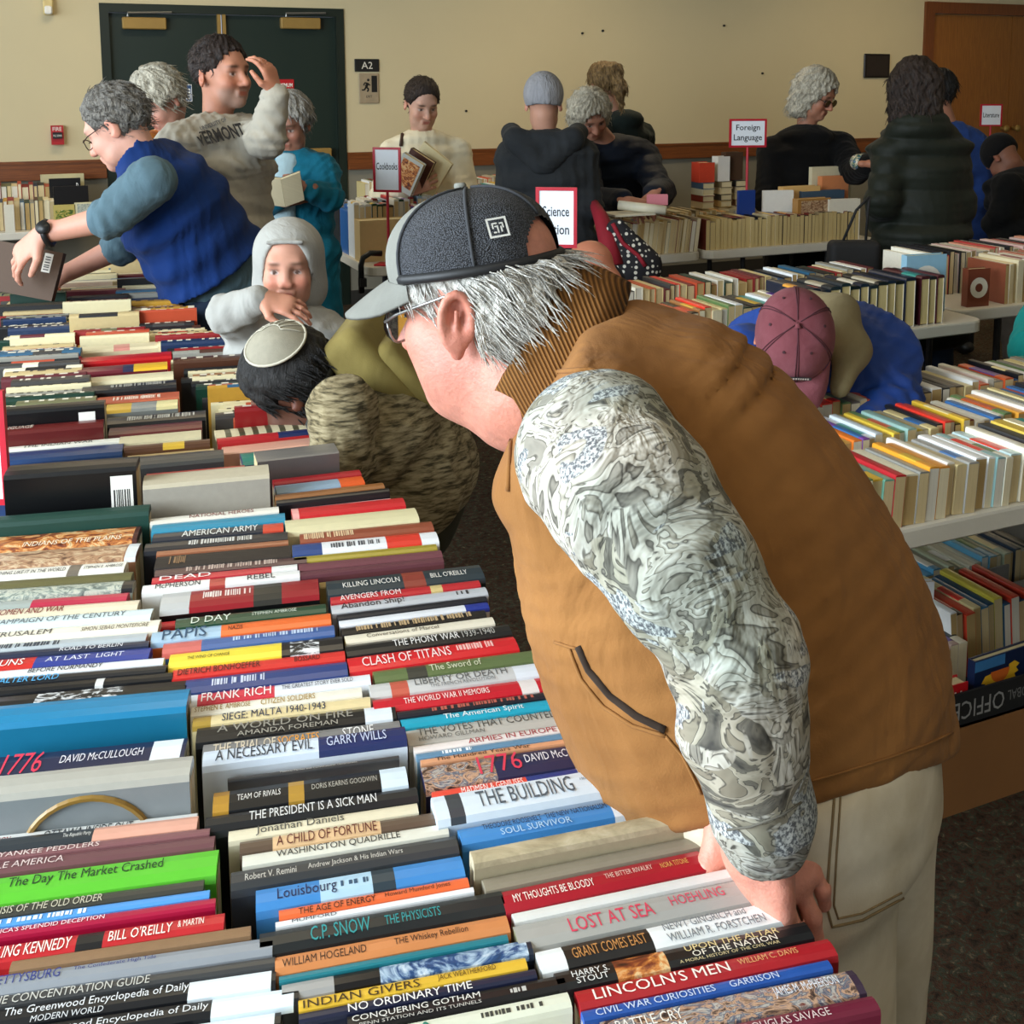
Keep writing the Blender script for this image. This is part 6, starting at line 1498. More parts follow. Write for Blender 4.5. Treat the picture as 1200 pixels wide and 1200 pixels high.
tealm = node(nt, 'ShaderNodeMix', data_type='RGBA', blend_type='MULTIPLY'); kk = ramp(nt, noise(nt, 6, 2, .5, 0, co), [(.45, '#ffffff'), (.7, '#c3d6d6')]); tealm.inputs[0].default_value = 1; nt.links.new(c_, tealm.inputs[6]); nt.links.new(kk, tealm.inputs[7])
nt.links.new(tealm.outputs[2], b.inputs['Base Color'])
bump(nt, b, noise(nt, 9, 4, .5, 1.5, objco(nt, (1, 1, .6))), .8, .035)
CAMO = m
cuff_n = nrm(P(902, 1010, 1.045)-P(884, 930, 1.03)+AWAY*.03)
sl = list(sleeveL)+[plane_cut(P(892, 980, 1.045), cuff_n, .004)]
v, qd = field_mesh(sl, .0055, 2); nn = vnormals(v, qd)
v = crumple(v, qd, .0018, 9, [(P(*sl_pts[0][:3]), P(*sl_pts[3][:3]), P(*sl_pts[6][:3]), .08)], .09)
v = folds(v, nn, .0015, 34, [((.4, .3, .86), .3, 1), ((.2, .9, -.4), 2.2, .7), ((.8, -.2, .55), 4.4, .8)])
slo = addobj('camouflage_sleeve', qmesh('camouflage_sleeve', [(v, qd)], BASE), CAMO, man)
slt = bvh(v, qd)
seam([(853, 972), (880, 968), (915, 955), (938, 940)], slt, .0012, plain('cuff_stitch', '#5a564c', .9), 'cuff_seam', man, .0008, under=slo)
v, qd = field_mesh([sdf_cone(shR, elR, .085, .066, None, .03), sdf_cone(elR, elR+(wrR-elR)*.97, .062, .046, None, .02)], .010, 2)
addobj('camouflage_sleeve', qmesh('camouflage_sleeve', [(v, qd)], BASE), CAMO, man)
# trousers
g = []
for h_, k_, a_ in legs: g += [sdf_cone(h_, k_, .118, .082, None, .03), sdf_cone(k_, a_-UP*.03, .080, .066, None, .02)]
g += [sdf_loft([(P(945, 960, 1.28), .19, .14), (P(920, 840, 1.26), .20, .15)], sideL)[0]]
v, qd = field_mesh(g, .009, 3); nn = vnormals(v, qd); v = folds(v, nn, .004, 22, [((.3, .2, .9), .5, 1), ((.9, .2, .2), 2, .8)])
PANTS = cloth('khaki_canvas', '#c4b496', .9, 6, .5, 420, .12, .10, (1, 1, .5), .025, '#d6cab2')
tro = addobj('trousers', qmesh('trousers', [(v, qd)], BASE), PANTS, man)
pt_ = bvh(v, qd); PST = plain('trouser_stitching', '#7c6848', .9)
seam([(978, 930), (972, 1000), (968, 1060), (975, 1086), (1010, 1078), (1058, 1052)], pt_, .0014, PST, 'pocket_stitch', man, .0006, under=tro)
seam([(985, 932), (980, 1000), (977, 1060), (982, 1076), (1010, 1070), (1056, 1046)], pt_, .0011, PST, 'pocket_stitch', man, .0006, under=tro)
for h_, k_, a_ in legs:
    z = a_*V(1, 1, 0); h0 = bF
    v, qd = field_mesh([sdf_cone(z+UP*.045-h0*.03, z+h0*.17+UP*.038, .046, .040, (UP, .8), .02), sdf_cone(z+UP*.05, z+UP*.11, .05, .05, None, .02), plane_cut(V(0, 0, .004), -UP)], .011, 1)
    addobj('shoe', qmesh('shoe', [(v, qd)], BASE), plain('brown_leather', '#3a2616', .5), man)
# cap: crown panels, brim, strap, button, badge
cu = nrm(fr[2]*.992-fr[0]*.10); cfw = nrm(fr[0]-cu*(fr[0]@cu)); cl = fr[1]
C0 = q(-.006, 0, .036)
A_f, A_b, A_l, HT = .112*HS, .096*HS, .093*HS, .096*HS
def cap_pt(th, ph, infl=0.0):
    """th around from the front, ph 0 band .. 1 top"""
    e = ph*math.pi/2; r = math.cos(e)**.72; z = math.sin(e)**.95
    af = A_f if math.cos(th) > 0 else A_b
    bulge = 1+.05*math.sin(math.pi*min(1, ph*1.3))
    return C0+cfw*((af+infl)*r*bulge*math.cos(th))+cl*((A_l+infl)*r*bulge*math.sin(th))+cu*((HT+infl)*z)
def dome(t0, t1, nth, p0, p1, nph, skip=None):
    mb = MB(); g = {}
    for i in range(nth+1):
        for j in range(nph+1):
            g[i, j] = len(mb.v); mb.v.append(tuple(cap_pt(t0+(t1-t0)*i/nth, p0+(p1-p0)*j/nph)))
    for i in range(nth):
        for j in range(nph):
            th = t0+(t1-t0)*(i+.5)/nth; ph = p0+(p1-p0)*(j+.5)/nph
            if skip and skip(th, ph): continue
            mb.f.append([g[i, j], g[i+1, j], g[i+1, j+1], g[i, j+1]]); mb.m.append(0); mb.c.append(None)
    return mb
CAPG = cloth('cap_grey_cotton', '#74746d', .9, 12, .15, 500, .2)
m, nt, b = newmat('cap_mesh', .6, None, 0, .4)
cx = node(nt, 'ShaderNodeTexChecker', i_Scale=330); nt.links.new(objco(nt, (1, 1, 1), (.3, .4, .2)), cx.inputs['Vector'])
vz = node(nt, 'ShaderNodeTexVoronoi', i_Scale=620); nt.links.new(objco(nt), vz.inputs['Vector'])
nt.links.new(ramp(nt, vz.outputs[0], [(.2, '#50535a'), (.6, '#1d1e22')]), b.inputs['Base Color']); bump(nt, b, vz.outputs[0], .7, .003)
CAPM = m
ft = math.radians(62)
capo = local(dome(-ft, ft, 20, 0, .995, 14), man).obj('cap', CAPG, man, True)
local(dome(ft, 2*math.pi-ft, 110, 0, .995, 36, lambda th, ph: abs(th-math.pi) < math.radians(25)*math.sqrt(max(0, 1-(ph/.36)**2)) and ph < .36), man).obj('mesh_crown', CAPM, capo, True)
for th in (ft, math.radians(118), 2*math.pi-ft, math.radians(242), math.radians(180)):
    local(MB().tube([cap_pt(th, p, .001) for p in np.linspace(.38 if abs(th-math.pi) < .1 else .01, .985, 14)], .0022, 5), man).obj('seam', plain('cap_seam_tape', '#2a2c30', .8), capo, True)
mb = MB(); mb.tube([cap_pt(th, .035, .0015) for th in np.linspace(ft, 2*math.pi-ft, 40)], .006, 6)
local(mb, man).obj('strap', plain('cap_strap_black', '#17181a', .6), capo, True)
mb = MB(); mb.tube([cap_pt(0, .97, .003), cap_pt(0, .999, .005)], [.006, .003], 8); local(mb, man).obj('button', CAPG, capo, True)
mb = MB(); nt_, ns_ = 22, 8; rows_ = []
for side_ in (0, 1):
    for i in range(nt_+1):
        t_ = -1+2*i/nt_; th = t_*math.radians(66)
        for j in range(ns_+1):
            s_ = j/ns_; bp = cap_pt(th, .02, .001); ln = .088*HS*math.sqrt(max(0, 1-abs(t_)**2.6))
            lat = t_*.09*HS
            p = bp+cfw*ln*s_*.86-cu*(.034*s_**1.15*(ln/(.088*HS))+.022*(t_**2)*(.3+.7*s_)-.002)
            p = p-cu*.004*side_; rows_.append(p)
W_ = ns_+1; fs = []; off = (nt_+1)*W_
for i in range(nt_):
    for j in range(ns_):
        a = i*W_+j; fs.append((a, a+1, a+W_+1, a+W_)); fs.append(tuple(off+k for k in (a, a+W_, a+W_+1, a+1)))
for i in range(nt_):
    a, c_ = i*W_+ns_, (i+1)*W_+ns_; fs.append((a, off+a, off+c_, c_))
mb.add(rows_, fs); local(mb, man).obj('brim', CAPG, capo, True)
# white embroidered badge on the mesh
bc = None; best = 1e9
for th in np.linspace(ft, 2*math.pi-ft, 160):
    for ph in np.linspace(.05, .6, 40):
        p = cap_pt(th, ph, .002); d = p-CAM; z = d@fw; x_, y_ = PX+F*(d@rt)/z, PY-F*(d@up)/z
        e = (x_-584)**2+(y_-267)**2+(4000 if (p-C0)@AWAY > 0 else 0)
        if e < best: best, bc, bth, bph = e, p, th, ph
du = nrm(cap_pt(bth+.02, bph)-cap_pt(bth-.02, bph)); dv_ = nrm(cap_pt(bth, bph+.02)-cap_pt(bth, bph-.02)); dn = nrm(np.cross(du, dv_)); dn = dn if dn@(bc-C0) > 0 else -dn
sz = .0115; mb = MB()
def bq(x0, y0, x1, y1): mb.quad(*(bc+dn*.0018+du*x*sz+dv_*y*sz for x, y in ((x0, y0), (x1, y0), (x1, y1), (x0, y1))))
for r in ((-1, -1, 1, -.8), (-1, .8, 1, 1), (-1, -.8, -.8, .8), (.8, -.8, 1, .8), (-.55, -.1, -.4, .5), (-.55, .35, .0, .5), (-.1, -.55, .05, .2), (-.5, -.55, -.2, -.4), (.25, -.5, .4, .1), (.2, .3, .6, .45), (.45, -.1, .6, .4), (-.3, .05, .0, .17)): bq(*r)
local(mb, man).obj('badge', plain('badge_white', '#d8d8d2', .8), capo, kind='stuff')
# hair: under-cap mass with loose wavy strands at the nape
HAIRW = hairmat('white_hair', '#b9b4a8', '#efece4', (60, 60, 25))
hprims = [sdf_ell(q(-.022, 0, .020), fr, HS*V(.093, .085, .075), .02), sdf_ell(q(-.058, 0, -.035), fr, HS*V(.060, .078, .060), .03), sdf_ell(q(.050, .069, .020), fr, HS*V(.030, .014, .024), .02), sdf_ell(q(.050, -.069, .020), fr, HS*V(.030, .014, .024), .02),
          sub(sdf_ell(q(.10, 0, -.02), fr, HS*V(.085, .12, .08)), .012), plane_cut(C0+cu*.004, cu), sub(sdf_ell(q(-.002, .092, -.020), fr, HS*V(.034, .026, .055)), .01), sub(sdf_ell(q(-.002, -.092, -.020), fr, HS*V(.034, .026, .055)), .01)]
v, qd = field_mesh(hprims, .0045, 1); v = clump(v, qd, HC, fr, .002); hairo = addobj('hair', qmesh('hair', [(v, qd)], BASE), HAIRW, man)
hn_ = vnormals(v, qd)
msk = lambda a, b_, c: (c < .045) & (a < .045)
addobj('hair_strands', strand_mesh('hair_strands', v, hn_, HC, fr, 1500, .062, .0011, .75, .010, .005, lambda a, b_, c: (c < .04) & (a < -.01), 3, BASE), HAIRW, hairo, kind='stuff')
addobj('hair_strands', strand_mesh('hair_strands', v, hn_, HC, fr, 300, .030, .0010, .2, .004, .003, lambda a, b_, c: (c < .04) & (a >= -.01), 4, BASE), HAIRW, hairo, kind='stuff')
WIRE = plain('glasses_wire', '#a9a9a6', .3, .8)
LENS, nt, b = newmat('glasses_lens', .03, '#c9d4da'); b.inputs['Transmission Weight'].default_value = .95; b.inputs['IOR'].default_value = 1.1
MF = dict(H=HC, fr=fr, hs=HS, t=man)
glasses(MF, WIRE, w_=.027, h=.021, tint=LENS)
# ================================================================== the other people
def arm(sh, el, wr, hd=None, hn=None, ht=None, curl=.5, **kw):
    d = dict(sh=P(*sh), el=P(*el), wr=P(*wr), curl=curl, **kw)
    if hd is not None: d.update(hd=nrm(hd), hn=nrm(hn), ht=nrm(ht))
    return d
TOW = -AWAY; RT = -LEFT
JEANS = cloth('blue_denim', '#232f42', .9, 8, .4, 500, .2, .2)
BLACKT = cloth('black_trousers', '#121316', .9, 8, .3)
GREYHAIR = hairmat('grey_hair', '#6f6b64', '#b9b4aa', (50, 50, 14)); WHITEG = hairmat('silver_hair', '#8d8778', '#d0c8b4', (50, 50, 14)); DARKH = hairmat('dark_brown_hair', '#140d0a', '#33241c', (50, 50, 10)); BLOND = hairmat('dark_blond_hair', '#4a3620', '#94774a', (50, 50, 10)); BLACKH = hairmat('black_hair', '#0a0908', '#1c1815', (50, 50, 10)); SALT = hairmat('salt_pepper_hair', '#3a3632', '#8a857c', (60, 60, 20))

# ---- man in the blue fleece vest
fr = facing(4, 27); H = P(141, 150, 3.72)
g = figure('man in blue fleece vest leaning over the table with a large book', H, fr, P(172, 196, 3.74), P(258, 326, 3.92), 8, '#c99682', None, True, s=1.06, hs=1.06, thick=.016, tthick=-.002, tw=1.12, td=1.2, hv=.004, bv=.0085, strands=dict(cnt=700, ln=.04, back=.9, down=.4, r=.0014),
    arms=[arm((178, 212, 3.52), (127, 256, 3.50), (49, 275, 3.50), LEFT*.75-UP*.65, TOW*.5+UP*.6, LEFT*-.2-UP*.9, .5, sleeve=.5), arm((160, 225, 3.92), (140, 290, 3.95), (66, 326, 3.90), LEFT*.8-UP*.5, TOW*.7+UP*.5, UP, .5, sleeve=.5)],
    hair=dict(prims=hair_short(H, fr, 1.06, .007, -.035), mat=SALT, vox=.005), brow='#5a4c40', topmat=cloth('teal_grey_knit', '#4f6670', .9, 12, .5, 300, .2), topname='shirt', legmat=JEANS, hem=.07, blush=.4, armr=1.1)
Nn, Pp, sd_, ax_ = g['N'], g['P'], g['side'], g['ax']; Tt = Nn-Pp
vs_ = [(Pp-ax_*.05, .235, .185), (Pp+Tt*.10, .230, .185), (Pp+Tt*.35, .212, .172), (Pp+Tt*.62, .215, .175), (Pp+Tt*.84, .20, .145), (Pp+Tt*.98, .115, .095)]
vp = sdf_loft(vs_, sd_, .05)+[sdf_cone(Nn+sd_*.06, Nn+sd_*.15-ax_*.03, .07, .065, None, .04), sdf_cone(Nn-sd_*.06, Nn-sd_*.15-ax_*.03, .07, .065, None, .04)]
for sh, el, wr, a in g['arms']: vp.append(sub(sdf_cone(sh+(sh-el)*.1, el, .082, .075), .008))
vp += [sdf_cone(Nn+ax_*.0, Nn+ax_*.05+g['fwd']*.02, .085, .078, None, .03), sub(sdf_cone(Nn+ax_*.0+g['fwd']*.03, Nn+ax_*.15+g['fwd']*.05, .060, .085), .008), plane_cut(Pp+ax_*.055, -ax_)]
vp2 = vp
v_, q_ = field_mesh(vp2, .0085, 2); v_ = crumple(v_, q_, .005, 3)
addobj('fleece_vest', qmesh('fleece_vest', [(v_, q_)], g['base']), MATS.get('royal_blue_fleece') or cloth('royal_blue_fleece', '#0a2a60', .95, 7, .5, 260, .3, .12), g['t'])
if 0: addpart(g, 'fleece_vest', vp, .009, cloth('royal_blue_fleece', '#14479a', .95, 7, .5, 260, .3, .12), 2)
glasses(g, plain('dark_wire', '#3a2a22', .4, .5), w_=.024, h=.017)
wr = g['arms'][0][2]; el = g['arms'][0][1]; d_ = nrm(wr-el); c_ = wr-d_*.02
mb = MB(); a1 = nrm(np.cross(d_, UP)); a2 = np.cross(d_, a1); N_ = 16
local(MB().tube([c_+.036*(math.cos(t)*a1+math.sin(t)*a2) for t in np.linspace(0, 2*math.pi, 18)], .010, 6, caps=False), g['t']).obj('watch_strap', BLK, g['t'], True); wst = [c for c in g['t'].children if c.name.startswith('watch_strap')][0]
wn = nrm(TOW*.8+UP*.5); local(MB().tube([c_+wn*.032, c_+wn*.046], .021, 14), g['t']).obj('watch_case', BLK, wst, True)
bk = thing('large_book', 'large brown cloth-bound book held by the man in blue vest', 'book', P(18, 345, 3.62), None, (-.25, .22, -YAW+.1))
MB().box((-.20, -.018, 0), (.115, -.013, .155), 0, hexc('#4a321c')).box((-.20, .013, 0), (.115, .018, .155), 0, hexc('#4a321c')).box((.110, -.013, 0), (.115, .013, .155), 0, hexc('#3c2816')).obj('cover', COVM, bk)
MB().box((-.197, -.013, .003), (.110, .013, .152), 0, hexc('#cbb88c')).obj('page_block', PAGEM, bk)
MB().box((.062, -.0186, .085), (.088, -.018, .145)).obj('barcode_label', WHT, bk)
mb = MB()
for k, z in enumerate((.092, .100, .106, .115, .124, .132)): mb.box((.067, -.0192, z), (.083, -.0186, z+.003))
mb.obj('barcode_bars', BLK, bk, kind='stuff')

# ---- man in the grey sweatshirt, hand at his brow
fr = facing(-152, -3); H = P(259, 89, 4.15)
SWEAT = cloth('grey_sweatshirt', '#a8a294', .95, 7, .6, 300, .2, .07)
g = figure('man in grey VERMONT sweatshirt raising a hand to his forehead', H, fr, P(255, 142, 4.17), P(262, 285, 4.17), -140, '#b98168', None, True, hs=1.05, thick=.024, tw=1.12, td=1.15, hv=.0038, bv=.009, hem=.05, strands=dict(cnt=600, ln=.03, back=.9, down=.3, r=.0014), crease=.006,
    arms=[arm((210, 168, 4.05), (216, 235, 4.0), (232, 300, 3.95), -UP, TOW, LEFT, .4), arm((288, 158, 4.22), (312, 164, 4.02), (323, 109, 3.98), UP*.95+LEFT*.25, TOW*.35+RT*.9, LEFT*.5+TOW*.6, .55, hsz=.92, sleeve=.96)],
    hair=dict(prims=hair_short(H, fr, 1.05, .007, -.02), mat=DARKH, vox=.005), brow='#2a1e18', beard='#8a8078', topmat=SWEAT, topname='sweatshirt', legmat=BLACKT)
tree = bvh(*g['top'])
def print_on(tree, txt, px, py, wpx, hpx, ang, mat, parent, n=1, name='print_lettering', lift=.003):
    """flat print on cloth: the text plane touches the surface at a point and faces along its normal"""
    h = tree.ray_cast(Vector(CAM), Vector(ray(px, py)))
    if h[0] is None: return
    p = np.array(h[0]); nn = nrm(np.array(h[1])); nn = nn if nn@(CAM-p) > 0 else -nn
    Z = (p-CAM)@fw; a = math.radians(ang); xd = rt*math.cos(a)+up*math.sin(a); xd = nrm(xd-nn*(xd@nn)); yd = np.cross(nn, xd)
    w_, h_ = wpx*Z/F, hpx*Z/F
    lettering(txt, p-xd*w_/2-yd*h_/2+nn*lift-np.array(parent['t'].location), xd, yd, w_, h_, mat, parent['topo'], name, align='C', bold=.03)
print_on(tree, 'VERMONT', 258, 160, 56, 22, 33, inkmat('#15171c'), g, lift=.012)
print_on(tree, 'UNIVERSITY OF', 250, 147, 32, 6, 33, inkmat('#4a4c50'), g, lift=.010)

# ---- grey haired woman with an orange collar
fr = facing(-48, 38); H = P(190, 118, 4.75)
g = figure('grey haired woman with an orange collar behind the sweatshirt man', H, fr, P(196, 156, 4.85), P(205, 300, 4.9), -50, '#b98a78', None, True, thick=.02, hs=1.0, arms=[arm((172, 175, 4.7), (165, 230, 4.6), (160, 260, 4.5)), arm((222, 175, 5.0), (226, 235, 4.95), (215, 280, 4.8))], hands=False,
    hair=dict(prims=hair_short(H, fr, 1.0, .024, -.07)+[], mat=WHITEG, vox=.006), topmat=cloth('orange_top', '#b8702a', .9), topname='blouse', legmat=BLACKT)

# ---- woman in the teal cardigan with an open book
fr = facing(-82, 18); H = P(340, 146, 5.1)
TEAL = cloth('teal_cardigan', '#0f6a84', .85, 9, .6, 300, .2, .14)
g = figure('woman in teal cardigan holding an open book by green door', H, fr, P(342, 180, 5.12), P(344, 300, 5.15), -86, '#9a6c58', None, True, s=.98, thick=.020, tw=1.1, td=1.05, bv=.009, hem=.30, crease=.006,
    arms=[arm((309, 200, 5.1), (304, 245, 5.05), (327, 234, 4.9), RT*.8+UP*.2, TOW, UP, .6), arm((377, 198, 5.1), (387, 232, 5.0), (359, 222, 4.88), LEFT*.9-UP*.1, TOW, UP, .7)],
    hair=dict(prims=hair_short(H, fr, 1.0, .022, -.06), mat=GREYHAIR, vox=.006), topmat=TEAL, topname='cardigan', legmat=BLACKT)
f_, s_, N_, P_ = g['fwd'], g['side'], g['N'], g['P']; T_ = N_-P_
addpart(g, 'shirt', sdf_loft([(P_-T_*.06+f_*.142, .055, .045), (P_+T_*.3+f_*.140, .055, .042), (P_+T_*.7+f_*.132, .052, .045), (P_+T_*.95+f_*.065, .058, .05)], s_, .04), .011, cloth('pale_blue_shirt', '#a9c4cc', .9), 2)
bk = thing('open_book', 'open dark covered book in the teal woman\'s hand', 'book', P(332, 226, 4.82), None, (0, 0, 0))
for i, (sd, an) in enumerate(((-1, .5), (1, -.35))):
    xd = nrm(rt*sd*math.cos(an)+UP*.35*sd*(1 if i else -.3)); yd = nrm(UP*.8+TOW*.45); nd = nrm(np.cross(xd, yd)); nd = nd if nd@TOW > 0 else -nd
    for nm, t0, t1, m_, cc in (('cover', -.012, -.008, COVM, '#14161a'), ('page_block', -.008, .004, PAGEM, '#d8cba8')):
        cs_ = [xd*x+yd*y+nd*z for z in (t0, t1) for x, y in ((0, -.07), (.085, -.07), (.085, .07), (0, .07))]
        MB().add(cs_, [(3, 2, 1, 0), (4, 5, 6, 7), (0, 1, 5, 4), (1, 2, 6, 5), (2, 3, 7, 6), (3, 0, 4, 7)], 0, hexc(cc)).obj(nm, m_, bk)

# ---- boy in the grey hooded sweatshirt
fr = facing(-98, 2); H = P(338, 313, 3.10); HOOD = cloth('grey_hoodie', '#9d9c96', .95, 9, .5, 300, .25, .06)
hq_ = hq(H, fr, .92)
hood = [sdf_ell(hq_(-.028, 0, .036), fr, .92*V(.122, .104, .108), .03), sdf_ell(hq_(-.03, 0, -.07), fr, .92*V(.095, .110, .09), .05), sub(sdf_ell(hq_(.085, 0, .004), (fr[0], fr[1], fr[2]), .92*V(.09, .062, .088)), .012), sub(sdf_ell(hq_(-.012, 0, -.015), fr, .92*V(.092, .084, .108)), .01), sdf_cone(hq_(.080, .050, .088), hq_(.080, -.050, .088), .006, .006, None, .01)]
g = figure('boy in a pale grey hoodie with hand at his chin', H, fr, P(338, 364, 3.12), P(340, 485, 3.12), -92, '#c48f78', None, True, s=.74, hs=.92, thick=.022, tw=1.15, td=1.1, bv=.0085, hem=.06, hv=.0038,
    arms=[arm((306, 398, 3.10), (268, 368, 2.98), (306, 350, 2.92), RT*.95-UP*.25, UP*.8+TOW*.5, TOW, .35, hsz=.80, vox=.004), arm((372, 398, 3.10), (384, 440, 3.05), (380, 485, 2.98), -UP, TOW, LEFT, .5, hsz=.8)],
    brow='#6a4c3c', strands=False, topmat=HOOD, topname='hoodie', legmat=JEANS, legr=.9, lip='#a8574a', blush=.35, nose=.6)
addpart(g, 'hood', hood, .006, HOOD, 2)
for sx in (-1, 1): local(MB().tube([hq_(.06, sx*.035, -.115), hq_(.092, sx*.03, -.15), hq_(.098, sx*.03, -.21)], .0035, 5), g['t']).obj('drawstring', plain('drawstring_navy', '#2c3854', .8), g['t'], True)

# ---- crouching person with skullcap and backpack
fr = facing(6, 40); H = P(350, 458, 2.50)
m, nt, b = newmat('heather_khaki_knit', .95, None, 0, .2)
f = noise(nt, 1, 3, .6, .2, objco(nt, (26, 26, 150), (.2, .5, 0)))
nt.links.new(ramp(nt, f, [(.36, '#3d3727'), (.5, '#776b50'), (.62, '#93876a')]), b.inputs['Base Color']); bump(nt, b, noise(nt, 9, 3, .5, 1, objco(nt)), .5, .025)
OLIVE = cloth('olive_trousers', '#2f2e1e', .9, 8, .4)
Pk = P(478, 560, 2.58)
g = figure('person in skullcap and khaki knit crouching beside the table', H, fr, P(412, 474, 2.50), Pk, 4, '#5e3a2a', None, True, hs=1.0, thick=.020, tw=1.05, td=1.12, bv=.008, hem=.04, sleeve=.95, crease=.006,
    arms=[arm((402, 480, 2.34), (398, 545, 2.30), (350, 560, 2.28)), arm((398, 470, 2.66), (390, 540, 2.7), (340, 560, 2.65))], hands=False,
    hair=dict(prims=hair_short(H, fr, 1.0, .018, -.05), mat=BLACKH, vox=.006, amp=.002), strands=dict(mask=lambda a, b_, c: c < .05), topmat=m, topname='knit_shirt', legmat=OLIVE,
    knees=[Pk+facing(4)[0]*.30-UP*.40+facing(4)[1]*.12, Pk+facing(4)[0]*.22-UP*.42-facing(4)[1]*.12], ankles=[V(*(Pk-facing(4)[0]*.02)[:2], .09)+facing(4)[1]*.12, V(*(Pk-facing(4)[0]*.10)[:2], .09)-facing(4)[1]*.12])
kq = hq(H, fr, 1.0); KIP = plain('skullcap_grey', '#8c8674', .8, 0, .08, 60, 300, .2); mb = MB(); KA = nrm(fr[2]*.74-fr[0]*.40+fr[1]*.52); kb1 = nrm(np.cross(KA, fr[1])); kb2 = np.cross(KA, kb1); kc = kq(-.015, 0, .045); rings = []
def kpt(r, a): return kc+KA*(.094+.026-.034*(r/.064)**2)+(kb1*math.cos(a)+kb2*math.sin(a))*r*1.05
for j in range(8):
    r_ = .064*j/7+.0005
    rings.append([kpt(r_, a) for a in np.linspace(0, 2*math.pi, 28, endpoint=False)])
vs = [p for r in rings for p in r]; fs = [(j*28+i, j*28+(i+1) % 28, (j+1)*28+(i+1) % 28, (j+1)*28+i) for j in range(7) for i in range(28)]
local(mb.add(vs, fs), g['t']).obj('skullcap', KIP, g['t'], True)
mb = MB(); mb.tube([kpt(.064, a)+KA*.0005 for a in np.linspace(0, 2*math.pi, 30)], .003, 5, caps=False)
for a in np.linspace(.2, 2.6, 7): mb.tube([kpt(r_, a)+KA*.002 for r_ in np.linspace(.022, .062, 6)], .0012, 4)
mb.tube([kpt(.022, a)+KA*.002 for a in np.linspace(.2, 2.6, 8)], .0012, 4)
local(mb, g['t']).obj('skullcap_embroidery', plain('embroidery_pale', '#b4ae9c', .8), g['t'], True)
# backpack (worn, a thing of its own)
BAGM = cloth('olive_backpack_canvas', '#7a6c3a', .85, 8, .3, 300, .2)
pb = P(452, 432, 2.56); bax = nrm(P(490, 475, 2.58)-P(415, 392, 2.55)); bo = nrm(rt*.62+up*.6-AWAY*.2); bo = nrm(bo-bax*(bo@bax)); bs = np.cross(bax, bo)
bp = thing('backpack', 'olive canvas backpack on the crouching person\'s back', 'backpack', pb)
def rbox(c, axs, hs_, r): 
    c = np.asarray(c); A = np.array([nrm(a) for a in axs]); hs_ = np.asarray(hs_)-r; ext = (np.abs(A)*(hs_+r)[:, None]).sum(0)
    def f(X, Y, Z):
        x, y, z = X-c[0], Y-c[1], Z-c[2]; u = [np.abs(x*A[i, 0]+y*A[i, 1]+z*A[i, 2])-hs_[i] for i in range(3)]
        return np.sqrt(sum(np.maximum(t, 0)**2 for t in u))+np.minimum(np.maximum(u[0], np.maximum(u[1], u[2])), 0)-r
    return dict(f=f, lo=c-ext, hi=c+ext, k=.02, op='u')
v, q_ = field_mesh([rbox(pb, (bax, bo, bs), (.135, .055, .12), .035)], .007, 2)
addobj('main_bag', qmesh('main_bag', [(v, q_)], pb), BAGM, bp)
v2, q2 = field_mesh([rbox(pb+bo*.055+bax*.03, (bax, bo, bs), (.09, .03, .10), .025)], .007, 2)
addobj('front_pocket', qmesh('front_pocket', [(v2, q2)], pb), BAGM, bp)
local(MB().tube([pb+bax*t+bo*.062-bs*.095 for t in np.linspace(-.12, .12, 8)], .004, 5), bp).obj('zipper', plain('olive_zip', '#3c3418', .6), bp, True)
nS, sS = g['N'], g['side']
local(MB().tube([pb-bax*.12-bo*.03+sS*.07, nS+sS*.12-g['fwd']*-.05+g['ax']*.06, nS+sS*.15+g['fwd']*.08-g['ax']*.10, nS+sS*.15+g['fwd']*.02-g['ax']*.25], .010, 6), bp).obj('shoulder_strap', plain('strap_dark', '#2a2a22', .8), bp, True)

# ---- woman in the cream sweater with books
fr = facing(-116, 20); H = P(494, 122, 6.38)
CREAM = cloth('cream_sweater', '#dad3ba', .95, 8, .5, 300, .2, .05)
hb = hair_short(H, fr, 1.1, .008, -.06)+[sdf_sph(hq(H, fr, 1.1)(-.10, 0, .02), .035, .02)]
g = figure('dark haired woman in cream sweater hugging a few books', H, fr, P(495, 158, 6.42), P(498, 285, 6.44), -100, '#c49a86', None, True, s=1.1, hs=1.1, thick=.024, tw=1.08, td=1.1, bv=.009, hem=.06, hv=.004, lip='#9a4a44', brow='#2a1a14',
    arms=[arm((460, 180, 6.38), (446, 236, 6.27), (478, 222, 6.04), RT*.9+UP*.35, TOW, UP, .6), arm((536, 178, 6.44), (548, 232, 6.32), (515, 250, 6.09), LEFT*.9, TOW, UP, .6)],
    hair=dict(prims=hb, mat=DARKH, vox=.0055, amp=.0012), strands=dict(cnt=500, ln=.06, back=1.4, down=.2, lift=.001, wave=.001), topmat=CREAM, topname='sweater', legmat=JEANS)
tree = bvh(*g['top'])
seam([(474, 146), (472, 158), (470, 172)], tree, .010, plain('brown_strap', '#3a2418', .6), 'bag_strap', g['t'], .006)
